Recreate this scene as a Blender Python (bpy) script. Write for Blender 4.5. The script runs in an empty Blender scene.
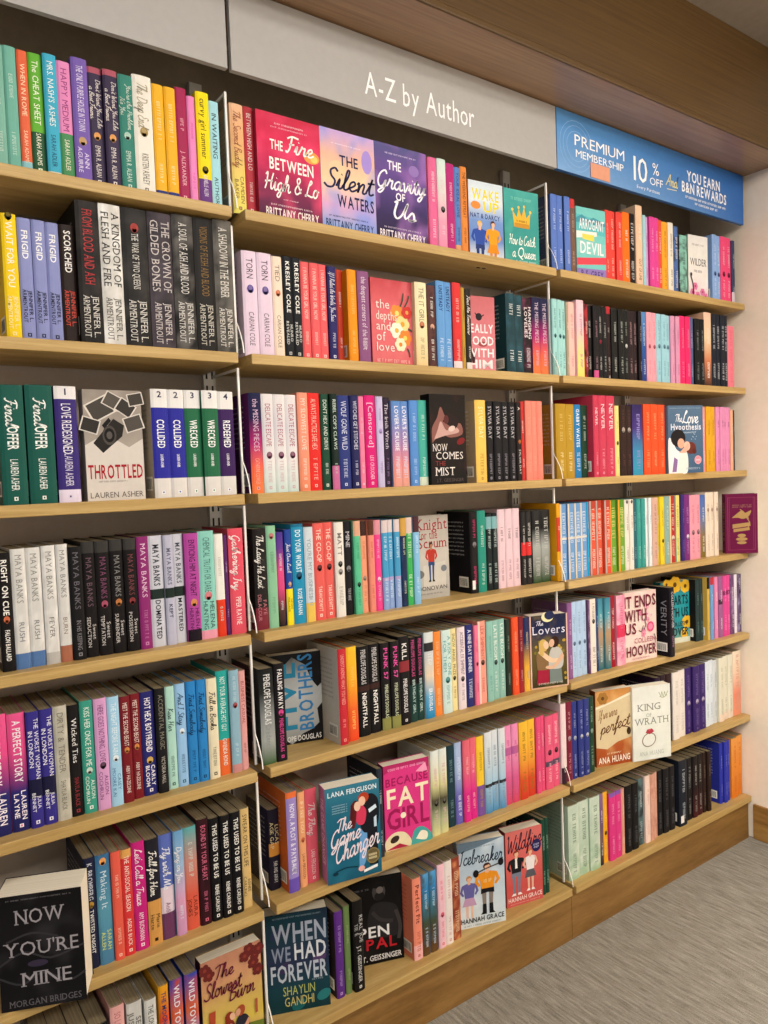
import bpy, math, random
from mathutils import Vector, Matrix, noise
from mathutils.geometry import tessellate_polygon

scene = bpy.context.scene
COL = scene.collection
scene.view_settings.view_transform = 'Standard'
scene.view_settings.look = 'None'
scene.view_settings.exposure = 0.0
scene.view_settings.gamma = 1.0

# ------------------------------------------------------------------ colours
def lin(c):
    return c/12.92 if c <= .04045 else ((c+.055)/1.055)**2.4
_hx = {}
def H(h):
    if h not in _hx:
        _hx[h] = tuple(lin(int(h[i:i+2], 16)/255) for i in (0, 2, 4))
    return _hx[h]
def mixc(a, b, t):
    t = min(1, max(0, t))
    return tuple(x+(y-x)*t for x, y in zip(a, b))

# ------------------------------------------------------------------ materials
def new_mat(name):
    m = bpy.data.materials.new(name); m.use_nodes = True
    nt = m.node_tree; p = nt.nodes['Principled BSDF']
    return m, nt, p
def N(nt, t, **kw):
    n = nt.nodes.new(t)
    for k, v in kw.items(): setattr(n, k, v)
    return n
def coords(nt, scale=(1, 1, 1), rot=(0, 0, 0), kind='Object'):
    tc = N(nt, 'ShaderNodeTexCoord'); mp = N(nt, 'ShaderNodeMapping')
    mp.inputs['Scale'].default_value = scale; mp.inputs['Rotation'].default_value = rot
    nt.links.new(tc.outputs[kind], mp.inputs['Vector'])
    return mp.outputs['Vector']
def ramp(nt, fac, stops):
    r = N(nt, 'ShaderNodeValToRGB'); e = r.color_ramp.elements
    e[0].position, e[0].color = stops[0][0], (*H(stops[0][1]), 1)
    e[1].position, e[1].color = stops[-1][0], (*H(stops[-1][1]), 1)
    for p, c in stops[1:-1]:
        q = e.new(p); q.color = (*H(c), 1)
    nt.links.new(fac, r.inputs['Fac'])
    return r.outputs['Color']
def noise_fac(nt, vec, scale, detail=3, rough=.5, dist=0):
    n = N(nt, 'ShaderNodeTexNoise'); n.inputs['Scale'].default_value = scale
    n.inputs['Detail'].default_value = detail; n.inputs['Roughness'].default_value = rough
    n.inputs['Distortion'].default_value = dist
    nt.links.new(vec, n.inputs['Vector'])
    return n.outputs['Fac']
def bump(nt, p, fac, strength, dist=.002):
    b = N(nt, 'ShaderNodeBump'); b.inputs['Strength'].default_value = strength; b.inputs['Distance'].default_value = dist
    nt.links.new(fac, b.inputs['Height']); nt.links.new(b.outputs['Normal'], p.inputs['Normal'])

def print_material(name, rough, coat):
    # printed paper: ink colours carried by the mesh, broken up by fine paper noise
    m, nt, p = new_mat(name)
    at = N(nt, 'ShaderNodeAttribute'); at.attribute_name = 'Col'
    f = noise_fac(nt, coords(nt), 60, 2)
    mr = N(nt, 'ShaderNodeMapRange'); mr.inputs['To Min'].default_value = .93; mr.inputs['To Max'].default_value = 1.07
    nt.links.new(f, mr.inputs['Value'])
    mx = N(nt, 'ShaderNodeVectorMath', operation='SCALE')
    nt.links.new(at.outputs['Color'], mx.inputs[0]); nt.links.new(mr.outputs['Result'], mx.inputs['Scale'])
    gm = N(nt, 'ShaderNodeGamma'); gm.inputs['Gamma'].default_value = 1.03
    nt.links.new(mx.outputs['Vector'], gm.inputs['Color']); nt.links.new(gm.outputs['Color'], p.inputs['Base Color'])
    p.inputs['Roughness'].default_value = rough
    p.inputs['Coat Weight'].default_value = coat; p.inputs['Coat Roughness'].default_value = .25
    p.inputs['Specular IOR Level'].default_value = .12
    return m
M_PRINT = print_material('printed_paper', .5, .03)
M_SIGN = print_material('printed_sign_board', .38, .1)

def wood(name, stops, scale, rough, bumps=.1, kind='Object', spec=.4):
    m, nt, p = new_mat(name)
    v = coords(nt, scale, kind=kind)
    f = noise_fac(nt, v, 3.0, 6, .62, .35)
    v2 = coords(nt, tuple(s*3 for s in scale), kind=kind)
    g = noise_fac(nt, v2, 9, 3, .7, .1)
    ad = N(nt, 'ShaderNodeMath', operation='MULTIPLY_ADD'); ad.inputs[1].default_value = .35
    nt.links.new(g, ad.inputs[0]); nt.links.new(f, ad.inputs[2])
    sb = N(nt, 'ShaderNodeMath', operation='SUBTRACT'); sb.inputs[1].default_value = .175
    nt.links.new(ad.outputs[0], sb.inputs[0])
    nt.links.new(ramp(nt, sb.outputs[0], stops), p.inputs['Base Color'])
    p.inputs['Roughness'].default_value = rough; p.inputs['Specular IOR Level'].default_value = spec
    bump(nt, p, sb.outputs[0], bumps)
    return m
SHELFC = [(.25, 'a4834a'), (.5, 'ba995c'), (.75, 'ccae73')]
M_SHELF = wood('light_oak_shelf', SHELFC, (1.2, 14, 30), .45)
M_PLINTH = wood('plinth_oak', [(.25, '6c4b20'), (.5, '866130'), (.75, '9a743e')], (1.3, 10, 9), .5)
M_SOFFIT = wood('bulkhead_oak', [(.25, '3f2b0e'), (.5, '513918'), (.75, '5f4520')], (.8, 30, 60), .45, .04)
M_SOFFIT_UNDER = wood('bulkhead_underside_lit', [(.25, '7c5c40'), (.5, '907052'), (.75, 'a28362')], (1.0, 40, 26), .3, .03, spec=.6)  # paler copy of the bulkhead oak, reflected light put into its colour

def plaster(name, a, b, rough=.85, s=40, bm=.08):
    m, nt, p = new_mat(name)
    f = noise_fac(nt, coords(nt), s, 4)
    nt.links.new(ramp(nt, f, [(.3, a), (.7, b)]), p.inputs['Base Color'])
    p.inputs['Roughness'].default_value = rough
    bump(nt, p, f, bm, .001)
    return m
M_WALL = plaster('cream_wall_paint', 'f0dfc9', 'f4e5d0')
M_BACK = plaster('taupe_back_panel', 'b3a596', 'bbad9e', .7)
M_BACKTOP = plaster('shadowed_back_panel', '8a7c68', '94866f', .7)  # top of the same back panel, the sign's shadow put into its colour
M_CEIL = plaster('taupe_ceiling_paint', '857a6e', '8c8175')
M_SIGNGREY = plaster('brushed_silver_sign', 'a9a6a3', 'adaaa7', .5, 60, .0)
M_STEEL = plaster('painted_steel', 'd0cbc2', 'd8d3ca', .4)
M_SLOT = plaster('slot_shadow', '17140f', '1d1914', .9)
M_RIM = plaster('bright_steel_rim', 'efece6', 'f5f2ec', .35)

def carpet():
    m, nt, p = new_mat('streaked_grey_carpet')
    a = noise_fac(nt, coords(nt, (120, 11, 1)), 1.0, 6, .78)
    b = noise_fac(nt, coords(nt, (520, 330, 1)), 1.0, 3, .75)
    ad = N(nt, 'ShaderNodeMath', operation='MULTIPLY_ADD'); ad.inputs[1].default_value = .75
    nt.links.new(b, ad.inputs[0]); nt.links.new(a, ad.inputs[2])
    sb = N(nt, 'ShaderNodeMath', operation='SUBTRACT'); sb.inputs[1].default_value = .375
    nt.links.new(ad.outputs[0], sb.inputs[0])
    nt.links.new(ramp(nt, sb.outputs[0], [(.25, '645f55'), (.45, '8d887d'), (.58, 'a29d92'), (.75, 'bdb8ac')]), p.inputs['Base Color'])
    p.inputs['Roughness'].default_value = .95; p.inputs['Specular IOR Level'].default_value = .1
    bump(nt, p, sb.outputs[0], .6, .004)
    return m
M_CARPET = carpet()

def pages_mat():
    m, nt, p = new_mat('shaded_page_block_paper')
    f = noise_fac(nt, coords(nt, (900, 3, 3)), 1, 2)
    nt.links.new(ramp(nt, f, [(.3, '75684d'), (.7, '928467')]), p.inputs['Base Color'])  # browner than bare paper: shade under the shelves put into the colour
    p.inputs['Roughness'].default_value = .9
    m2, nt, p = new_mat('page_block_white_paper')
    f = noise_fac(nt, coords(nt, (3, 900, 3)), 1, 2)
    nt.links.new(ramp(nt, f, [(.3, 'e2d9c4'), (.7, 'f3ecda')]), p.inputs['Base Color'])
    p.inputs['Roughness'].default_value = .9
    return m, m2
M_PAGES, M_PAGES_W = pages_mat()

def acrylic():
    m, nt, p = new_mat('clear_acrylic')
    out = nt.nodes['Material Output']
    tr = N(nt, 'ShaderNodeBsdfTransparent'); tr.inputs['Color'].default_value = (.93, .94, .93, 1)
    gl = N(nt, 'ShaderNodeBsdfGlossy'); gl.inputs['Roughness'].default_value = .12
    f = noise_fac(nt, coords(nt), 8)
    mr = N(nt, 'ShaderNodeMapRange'); mr.inputs['To Min'].default_value = .05; mr.inputs['To Max'].default_value = .12
    nt.links.new(f, mr.inputs['Value'])
    mx = N(nt, 'ShaderNodeMixShader')
    nt.links.new(mr.outputs['Result'], mx.inputs['Fac'])
    nt.links.new(tr.outputs[0], mx.inputs[1]); nt.links.new(gl.outputs[0], mx.inputs[2])
    nt.links.new(mx.outputs[0], out.inputs['Surface'])
    return m
M_ACRYLIC = acrylic()

# ------------------------------------------------------------------ mesh builder (corner colours)
class MB:
    def __init__(s): s.v = []; s.f = []; s.c = []; s.m = []
    def face(s, pts, col=(.5, .5, .5), mi=0):
        b = len(s.v); s.v += pts; s.f.append(tuple(range(b, b+len(pts)))); s.m.append(mi)
        if isinstance(col, list): s.c += col
        else: s.c += [col]*len(pts)
    def box(s, x0, x1, y0, y1, z0, z1, col=(.5, .5, .5), mi=0, skip=''):
        P = lambda x, y, z: (x, y, z)
        q = {'f': [P(x0, y0, z0), P(x1, y0, z0), P(x1, y0, z1), P(x0, y0, z1)],
             'b': [P(x1, y1, z0), P(x0, y1, z0), P(x0, y1, z1), P(x1, y1, z1)],
             'l': [P(x0, y1, z0), P(x0, y0, z0), P(x0, y0, z1), P(x0, y1, z1)],
             'r': [P(x1, y0, z0), P(x1, y1, z0), P(x1, y1, z1), P(x1, y0, z1)],
             't': [P(x0, y0, z1), P(x1, y0, z1), P(x1, y1, z1), P(x0, y1, z1)],
             'd': [P(x0, y1, z0), P(x1, y1, z0), P(x1, y0, z0), P(x0, y0, z0)]}
        for k, pts in q.items():
            if k not in skip: s.face(pts, col, mi)
    def add(s, o, off):
        b = len(s.v); s.v += [(x+off[0], y+off[1], z+off[2]) for x, y, z in o.v]
        s.f += [tuple(i+b for i in f) for f in o.f]; s.c += o.c; s.m += [0]*len(o.f)
    def build(s, name, mats, parent=None, loc=None):
        me = bpy.data.meshes.new(name); me.from_pydata(s.v, [], s.f)
        if not isinstance(mats, (list, tuple)): mats = [mats]
        for m in mats: me.materials.append(m)
        if len(mats) > 1: me.polygons.foreach_set('material_index', s.m)
        a = me.color_attributes.new('Col', 'FLOAT_COLOR', 'CORNER')
        flat = [t for c in s.c for t in (c[0], c[1], c[2], 1.0)]
        a.data.foreach_set('color', flat)
        me.update()
        o = bpy.data.objects.new(name, me); COL.objects.link(o)
        if parent: o.parent = parent
        if loc: o.location = loc
        return o
def empty(name, loc, rz=0, label=None, cat=None, group=None):
    o = bpy.data.objects.new(name, None); COL.objects.link(o)
    o.empty_display_size = .03; o.location = loc; o.rotation_euler = (0, 0, rz)
    if label: o['label'] = label
    if cat: o['category'] = cat
    if group: o['group'] = group
    return o
def bevel(o, w=.002, seg=2):
    # round the edges of a board: merge the loose quads first, then bevel
    import bmesh
    bm = bmesh.new(); bm.from_mesh(o.data); bmesh.ops.remove_doubles(bm, verts=bm.verts, dist=1e-5)
    bmesh.ops.bevel(bm, geom=list(bm.edges), offset=w, segments=seg, affect='EDGES', profile=.5)
    bm.to_mesh(o.data); bm.free(); return o

# ------------------------------------------------------------------ lettering
GLY = {}
def glyph(ch, bold):
    k = (ch, bold)
    if k in GLY: return GLY[k]
    cu = bpy.data.curves.new('g', 'FONT'); cu.body = ch; cu.resolution_u = 2; cu.size = 1; cu.fill_mode = 'BOTH'
    cu.offset = .018 if bold else 0.0
    ob = bpy.data.objects.new('g', cu); COL.objects.link(ob)
    dg = bpy.context.evaluated_depsgraph_get(); dg.update()
    me = ob.evaluated_get(dg).to_mesh()
    vs = [(v.co.x, v.co.y) for v in me.vertices]; fs = [tuple(p.vertices) for p in me.polygons]
    ec = {}
    for f in fs:
        for i in range(len(f)):
            e = tuple(sorted((f[i], f[(i+1) % len(f)]))); ec[e] = ec.get(e, 0)+1
    edges = [e for e, n in ec.items() if n == 1]
    bpy.data.objects.remove(ob); bpy.data.curves.remove(cu)
    if vs:
        x0 = min(v[0] for v in vs); x1 = max(v[0] for v in vs)
        vs = [(x-x0, y) for x, y in vs]; adv = x1-x0
    else: adv = .2
    GLY[k] = (vs, fs, adv, edges)
    return GLY[k]
CAP = None
def cap():
    global CAP
    if CAP is None: CAP = max(v[1] for v in glyph('H', False)[0])
    return CAP
def layout(s, font):
    """polygons of a line of text, capital height 1, starting at x = 0"""
    if font == 's': return script(s)
    bold = font == 'b'; serif = font == '1'; k = 1/cap(); polys = []; x = 0
    for ch in s:
        if ch == ' ': x += .46; continue
        vs, fs, adv, edges = glyph(ch, bold)
        vs = [(a*k, b*k) for a, b in vs]; adv *= k
        for f in fs: polys.append([(vs[i][0]+x, vs[i][1]) for i in f])
        if serif:
            for a, b in edges:
                (ax, ay), (bx, by) = vs[a], vs[b]
                for lv in (0, 1):
                    if abs(ay-lv) < .02 and abs(by-lv) < .02 and .05 < abs(ax-bx) < .36:
                        l, r = min(ax, bx)-.1+x, max(ax, bx)+.1+x; y0, y1 = (0, .07) if lv == 0 else (.93, 1)
                        polys.append([(l, y0), (r, y0), (r, y1), (l, y1)])
        x += adv+(.17 if serif else .15)
    return polys, max(.01, x-.15)
# hand-drawn cursive alphabet: centre lines, x-height .5, ascender 1
SC = {
'a': ('.45,.42 .3,.5 .1,.36 .06,.14 .2,0 .36,.14 .45,.44 .44,.12 .52,0 .66,.1', .62),
'b': ('0,.1 .2,.6 .26,.95 .16,1 .1,.7 .1,.1 .22,0 .38,.12 .38,.34 .28,.42 .4,.36 .56,.4', .52),
'c': ('.42,.4 .3,.5 .1,.36 .07,.12 .22,0 .4,.06 .5,.16', .46),
'd': ('.42,.4 .28,.5 .08,.34 .06,.12 .2,0 .36,.14 .5,.7 .56,1|.56,1 .46,.5 .46,.1 .54,0 .66,.1', .62),
'e': ('0,.1 .2,.2 .36,.36 .28,.5 .12,.4 .08,.16 .22,0 .38,.06 .5,.16', .46),
'f': ('0,.1 .24,.5 .36,.9 .3,1 .2,.8 .1,-.1 .04,-.36 .14,-.3 .2,0 .34,.14|.04,.46 .36,.5', .34),
'g': ('.42,.4 .28,.5 .1,.36 .08,.14 .2,.02 .36,.16 .45,.46 .36,-.1 .22,-.38 .06,-.3 .2,-.08 .6,.12', .56),
'h': ('0,.1 .22,.6 .28,.95 .18,1 .12,.6 .08,0 .16,.3 .3,.48 .4,.4 .38,.1 .46,0 .6,.1', .56),
'i': ('0,.1 .14,.5 .12,.1 .2,0 .34,.1|.19,.72 .22,.75', .3),
'j': ('0,.1 .16,.5 .1,-.2 0,-.38 -.08,-.28 .3,.1|.2,.72 .23,.75', .28),
'k': ('0,.1 .22,.6 .28,.95 .18,1 .12,.6 .08,0 .14,.28 .36,.48 .3,.28 .18,.26 .36,.02 .54,.1', .5),
'l': ('0,.1 .22,.6 .28,.95 .18,1 .12,.6 .1,.1 .2,0 .34,.1', .3),
'm': ('0,.4 .1,.5 .08,0 .16,.3 .28,.48 .32,.36 .28,0 .36,.3 .5,.48 .56,.38 .52,.08 .6,0 .74,.1', .7),
'n': ('0,.4 .1,.5 .08,0 .16,.3 .3,.48 .38,.4 .34,.08 .42,0 .56,.1', .52),
'o': ('.3,.48 .14,.46 .06,.2 .16,.02 .32,.06 .4,.28 .3,.48 .36,.38 .52,.44', .48),
'p': ('0,.1 .14,.5 .04,-.38 .14,.3 .3,.5 .42,.36 .36,.08 .2,.02 .5,.1', .5),
'q': ('.42,.4 .28,.5 .1,.36 .08,.14 .2,.02 .36,.16 .45,.46 .36,-.38 .46,-.2 .56,.1', .52),
'r': ('0,.1 .12,.4 .14,.54 .24,.44 .36,.46 .32,.12 .4,0 .52,.1', .48),
's': ('0,.1 .2,.5 .34,.2 .26,0 .08,.04 .3,.02 .46,.12', .42),
't': ('0,.1 .2,.6 .24,.85 .16,.3 .18,.06 .28,0 .42,.1|.02,.58 .4,.62', .36),
'u': ('0,.1 .12,.5 .1,.12 .2,0 .34,.14 .44,.5 .42,.1 .5,0 .62,.1', .58),
'v': ('0,.4 .08,.5 .16,.02 .24,.04 .38,.46 .34,.5 .5,.42', .44),
'w': ('0,.4 .08,.5 .12,.06 .22,.02 .32,.4 .32,.06 .44,.02 .56,.48 .68,.42', .64),
'x': ('0,.4 .1,.5 .3,.02 .46,.1|.38,.5 .04,0', .44),
'y': ('0,.1 .12,.5 .12,.14 .22,.04 .36,.2 .46,.5 .36,-.1 .2,-.38 .06,-.28 .3,-.04 .6,.14', .56),
'z': ('0,.44 .36,.48 .06,.04 .2,0 .46,.1', .44),
'A': ('0,0 .36,.6 .58,1 .6,.4 .66,0|.2,.36 .66,.42', .74), 'B': ('.16,.9 .14,.4 .1,0|.1,.9 .4,1 .56,.82 .2,.54 .56,.4 .5,.08 .1,0', .66),
'C': ('.62,.8 .5,1 .2,.8 .06,.36 .2,.02 .5,.1 .66,.3', .66), 'D': ('.2,.95 .14,.04 .5,.1 .7,.5 .5,.9 .04,.94', .74),
'E': ('.52,.86 .34,1 .16,.82 .34,.56 .1,.34 .12,.06 .36,0 .56,.16', .56), 'F': ('.3,.94 .24,.3 .1,0 0,.1|0,.84 .3,1 .72,.94|.16,.5 .5,.54', .56),
'G': ('.6,.8 .46,1 .18,.8 .06,.36 .2,.02 .44,.1 .58,.44 .5,-.1 .3,-.34 .16,-.24 .66,.14', .7), 'H': ('.06,.84 .2,1 .18,.4 .08,0|.66,1 .54,.5 .56,.06 .72,.08|.02,.44 .4,.5 .64,.5', .74),
'I': ('.06,.9 .4,1|.24,.96 .18,.3 .08,0 -.02,.06', .4), 'J': ('.1,.9 .5,1 .36,.3 .2,-.2 .04,-.1', .5),
'K': ('.1,.86 .22,1 .16,.4 .08,0|.62,1 .2,.5 .44,.2 .64,0', .66), 'L': ('.3,.7 .5,.9 .38,1 .24,.6 .12,.06 .02,.06 .2,.1 .6,.02 .72,.16', .66),
'M': ('0,0 .16,.6 .24,1 .34,.4 .4,.1 .7,1 .7,.4 .76,0', .86), 'N': ('0,0 .14,.6 .2,1 .36,.5 .54,0 .66,.6 .78,1', .74),
'O': ('.4,1 .12,.76 .08,.3 .3,0 .6,.2 .66,.66 .4,1', .74), 'P': ('.2,.9 .16,.4 .06,0|.04,.86 .36,1 .6,.82 .46,.54 .18,.5', .6),
'R': ('.2,.9 .16,.4 .06,0|.04,.86 .36,1 .58,.82 .2,.52 .44,.24 .66,0', .64), 'S': ('.6,.84 .44,1 .24,.86 .3,.6 .52,.36 .46,.06 .2,0 0,.16', .62),
'T': ('0,.84 .3,1 .76,.94|.42,.98 .32,.4 .2,0', .58), 'U': ('.04,.9 .16,1 .12,.3 .3,0 .52,.3 .68,1 .62,.3 .74,.04', .78),
'W': ('.04,.9 .14,1 .16,.3 .24,0 .46,.7 .48,.2 .58,0 .8,.6 .92,1', .9), 'Y': ('.04,.9 .14,1 .2,.6 .34,.56 .6,1 .44,.3 .24,-.3 .08,-.2', .6),
'&': ('.6,.1 .2,.8 .34,1 .44,.8 .1,.3 .2,.02 .44,.1 .6,.4', .66), "'": ('.1,1 .06,.84', .14), ',': ('.08,.06 .02,-.12', .14), '.': ('.04,0 .08,.04', .16)}
_scs = {}
def catmull(p, n=4):
    if len(p) < 3: return p
    q = [p[0]]+p+[p[-1]]; out = []
    for i in range(1, len(q)-2):
        for j in range(n):
            t = j/n; a, b, c, d = q[i-1], q[i], q[i+1], q[i+2]
            out.append(tuple(.5*(2*b[k]+(c[k]-a[k])*t+(2*a[k]-5*b[k]+4*c[k]-d[k])*t*t+(3*b[k]-a[k]-3*c[k]+d[k])*t**3) for k in (0, 1)))
    out.append(p[-1]); return out
def ribbon(p, w):
    """flat polygon strip along a poly-line"""
    L, R = [], []
    for i in range(len(p)):
        a = p[max(0, i-1)]; b = p[min(len(p)-1, i+1)]; dx, dy = b[0]-a[0], b[1]-a[1]; d = math.hypot(dx, dy) or 1
        nx, ny = -dy/d*w/2, dx/d*w/2
        L.append((p[i][0]+nx, p[i][1]+ny)); R.append((p[i][0]-nx, p[i][1]-ny))
    return [[R[i], R[i+1], L[i+1], L[i]] for i in range(len(p)-1)]
SCW = .105
def script(s):
    polys = []; x = 0
    for ch in s:
        if ch == ' ': x += .3; continue
        if ch not in SC:
            vs, fs, adv, _ = glyph(ch, False); k = 1/cap()
            for f in fs: polys.append([(vs[i][0]*k+x+vs[i][1]*k*.2, vs[i][1]*k) for i in f])
            x += adv*k+.1; continue
        d, adv = SC[ch]
        if ch not in _scs:
            _scs[ch] = [r for st in d.split('|') for r in ribbon(catmull([tuple(map(float, q.split(','))) for q in st.split()]), SCW)]
        for r in _scs[ch]: polys.append([(a+x+.18*b, b) for a, b in r])
        x += adv
    return polys, max(.01, x)
def dashes(n, rnd):
    """blocks standing in for print too small to read"""
    polys = []; x = 0
    R = lambda a, b, c, e: polys.append([(a, b), (c, b), (c, e), (a, e)])
    for i in range(n):
        k = rnd.randrange(6); w = .5
        if rnd.random() < .17 and i: x += .45
        if k == 0: R(x, 0, x+.15, 1); w = .15
        elif k == 1: R(x, 0, x+.15, 1); R(x+.15, .85, x+w, 1); R(x+.15, .43, x+w*.9, .57); R(x+.15, 0, x+w, .15)
        elif k == 2: R(x, 0, x+.15, 1); R(x+w-.15, 0, x+w, 1); R(x+.15, .43, x+w-.15, .57)
        elif k == 3: R(x, 0, x+.15, 1); R(x+w-.15, 0, x+w, 1); R(x+.15, 0, x+w-.15, .14); R(x+.15, .86, x+w-.15, 1)
        elif k == 4: R(x+.17, 0, x+.32, 1); R(x, .86, x+w, 1)
        else: R(x, 0, x+.15, 1); R(x+w-.15, .5, x+w, 1); R(x+.15, .86, x+w-.15, 1); R(x+.15, .43, x+w-.15, .57)
        x += w+.17
    return polys, max(.1, x)
def put_text(mb, s, font, L, Hc, place, col, rnd=None, align='c', maxst=1.15, minst=.42, shear=0):
    """fit a line into length L and capital height Hc; place(a, b) maps text coordinates to 3-D"""
    if s[:1] == '~':
        polys, W = dashes(int(s[1:] or 6), rnd or random)
    else: polys, W = layout(s, font)
    sy = Hc; sx = min(sy*maxst, L/W)
    if sx < minst*sy: sy = sx/minst
    off = {'c': (L-sx*W)/2, 'l': 0, 'r': L-sx*W}[align]; oy = (Hc-sy)/2
    for p in polys: mb.face([place(off+x*sx+shear*y*sy, oy+y*sy) for x, y in p], col)

# ------------------------------------------------------------------ a book standing spine outwards
def parse(o):
    d = {}
    for t in o.split():
        if '=' in t: k, v = t.split('=', 1); d.setdefault(k, []).append(v)
        else: d[t] = ['1']
    return d
def spine_color(d, base, seed):
    B = H(base); G = [H(c) for c in d['G'][0].split(':')] if 'G' in d else None
    bands = []
    for v in d.get('T', []): f, c = v.split(':'); bands.append((0, float(f), H(c)))
    for v in d.get('B', []): f, c = v.split(':'); bands.append((float(f), 1, H(c)))
    for v in d.get('M', []): f, g, c = v.split(':'); bands.append((float(f), float(g), H(c)))
    Nn = H(d['N'][0]) if 'N' in d else None
    def smooth(x, t):
        c = B
        if G:
            q = t*(len(G)-1); i = min(len(G)-2, int(q)); c = mixc(G[i], G[i+1], q-i)
        if Nn:
            n = noise.noise((x*1.5+seed*3.1, t*7, seed*1.7))+.6*noise.noise((x*3, t*19+seed, seed))
            c = mixc(c, Nn, n*1.3+.15)
        return c
    return smooth, bands, (32 if Nn else 12 if G else 1)
def spine_mesh(w, h, base, title, author, d, seed):
    rnd = random.Random(seed); mb = MB(); smooth, bands, nz = spine_color(d, base, seed)
    nx = 6
    ts = sorted(set([i/nz for i in range(nz+1)]+[b[0] for b in bands]+[b[1] for b in bands]))
    cur = lambda x: .0026*(2*x/w)**4
    for a, b in zip(ts, ts[1:]):
        if b-a < 1e-6: continue
        m = (a+b)/2; bc = None
        for q in bands:
            if q[0] <= m <= q[1]: bc = q[2]
        for i in range(nx):
            x0, x1 = -w/2+w*i/nx, -w/2+w*(i+1)/nx
            P = [(x0, cur(x0), h*(1-b)), (x1, cur(x1), h*(1-b)), (x1, cur(x1), h*(1-a)), (x0, cur(x0), h*(1-a))]
            if bc: col = bc
            else: col = [smooth(i/nx, b), smooth((i+1)/nx, b), smooth((i+1)/nx, a), smooth(i/nx, a)]
            mb.face(P, col)
    mb.face([(-w/2, .0026, h), (w/2, .0026, h), (w/2, .0034, h), (-w/2, .0034, h)], smooth(.5, 0))
    mb.face([(-w/2, .0034, 0), (w/2, .0034, 0), (w/2, .0026, 0), (-w/2, .0026, 0)], smooth(.5, 1))
    if 'ed' in d:
        c = H(d['ed'][0]); mb.face([(-w*.49, .0009, 0), (-w*.3, -.0002, 0), (-w*.3, -.0002, h), (-w*.49, .0009, h)], c)
    tc = H(d.get('t', ['f0ece4'])[0]); ac = H(d['a'][0]) if 'a' in d else tc
    font = 'b' if 'b' in d else d.get('f', ['r'])[0]
    Y = -.00035
    def line(s, fn, f0, f1, c, b0, bw):
        put_text(mb, s, fn, (f1-f0)*h, bw, lambda a, b: (b0+b, Y, h*(1-f0)-a), c, rnd)
    def block(s, fn, rg, c, frac):
        f0, f1 = rg; fr2 = frac > .4; B = H(base); ls = s.split('/'); n = len(ls)
        for i, l in enumerate(ls):
            if not l: continue
            dim = l[:1] == '~'
            if dim: c = mixc(c, B, .3)
            if n == 1:
                bw = min(((.4 if fn == 'b' else .3) if dim else frac)*w, .019); line(l, fn, f0, f1, c, -bw/2, bw)
            else:
                bw = (.33 if fr2 else .27)*w; line(l, fn, f0, f1, c, (.07 if i == 0 else -.07-bw/w)*w, bw)
    tr = [float(x) for x in d['tr'][0].split(':')] if 'tr' in d else (.06, .58)
    ar = [float(x) for x in d['ar'][0].split(':')] if 'ar' in d else (.65, .91)
    for e in d.get('E', []):
        f = float(e.split(':')[0])
        if f < .3 and tr[0] < f: tr = (max(tr[0], f+.04), tr[1]) if f < tr[0]+.12 else tr; continue
        if f < tr[0]+.2: continue
        tr = (tr[0], min(tr[1], f-.035)); ar = (max(ar[0], f+.05), ar[1]) if f < .75 else ar
    if title:
        if 'sub' in d:   # a script word followed by a word in capitals
            block(title, 's', (.11, .34), tc, .6); block(d['sub'][0], 'b', (.35, .54), tc, .42)
        else: block(title, font, tr, tc, .43 if font != 's' else .54)
    if author: block(author, 'b' if 'b' in d else '1' if font == '1' else 'r', ar, ac, .35)
    def disc(f, r, c, yy=Y-.0002):
        mb.face([(r*math.cos(k*.5236), yy, h*(1-f)+r*1.15*math.sin(k*.5236)) for k in range(12)], c)
    for e in d.get('E', []):
        f, c = e.split(':'); r = min(.24*w, .0075)
        disc(float(f), r, H(c)); disc(float(f)+.018, r*.55, H(c)); disc(float(f)-.012, r*.6, mixc(H(c), H(base), .15), Y-.0003)
    if 'L' in d:
        r = min(.15*w, .0032)
        mb.face([(-r, Y, h*.035), (r, Y, h*.035), (r, Y, h*.035+2*r), (-r, Y, h*.035+2*r)], ac)
        mb.face([(-r*.4, Y-.0002, h*.035+r*.5), (r*.4, Y-.0002, h*.035+r*.5), (r*.4, Y-.0002, h*.035+1.5*r), (-r*.4, Y-.0002, h*.035+1.5*r)], H(base))
    if 'num' in d:
        put_text(mb, d['num'][0], 'b', w, .011, lambda a, b: (-w/2+a, Y, h*.925+b), H('3a3550'))
    return mb
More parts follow.
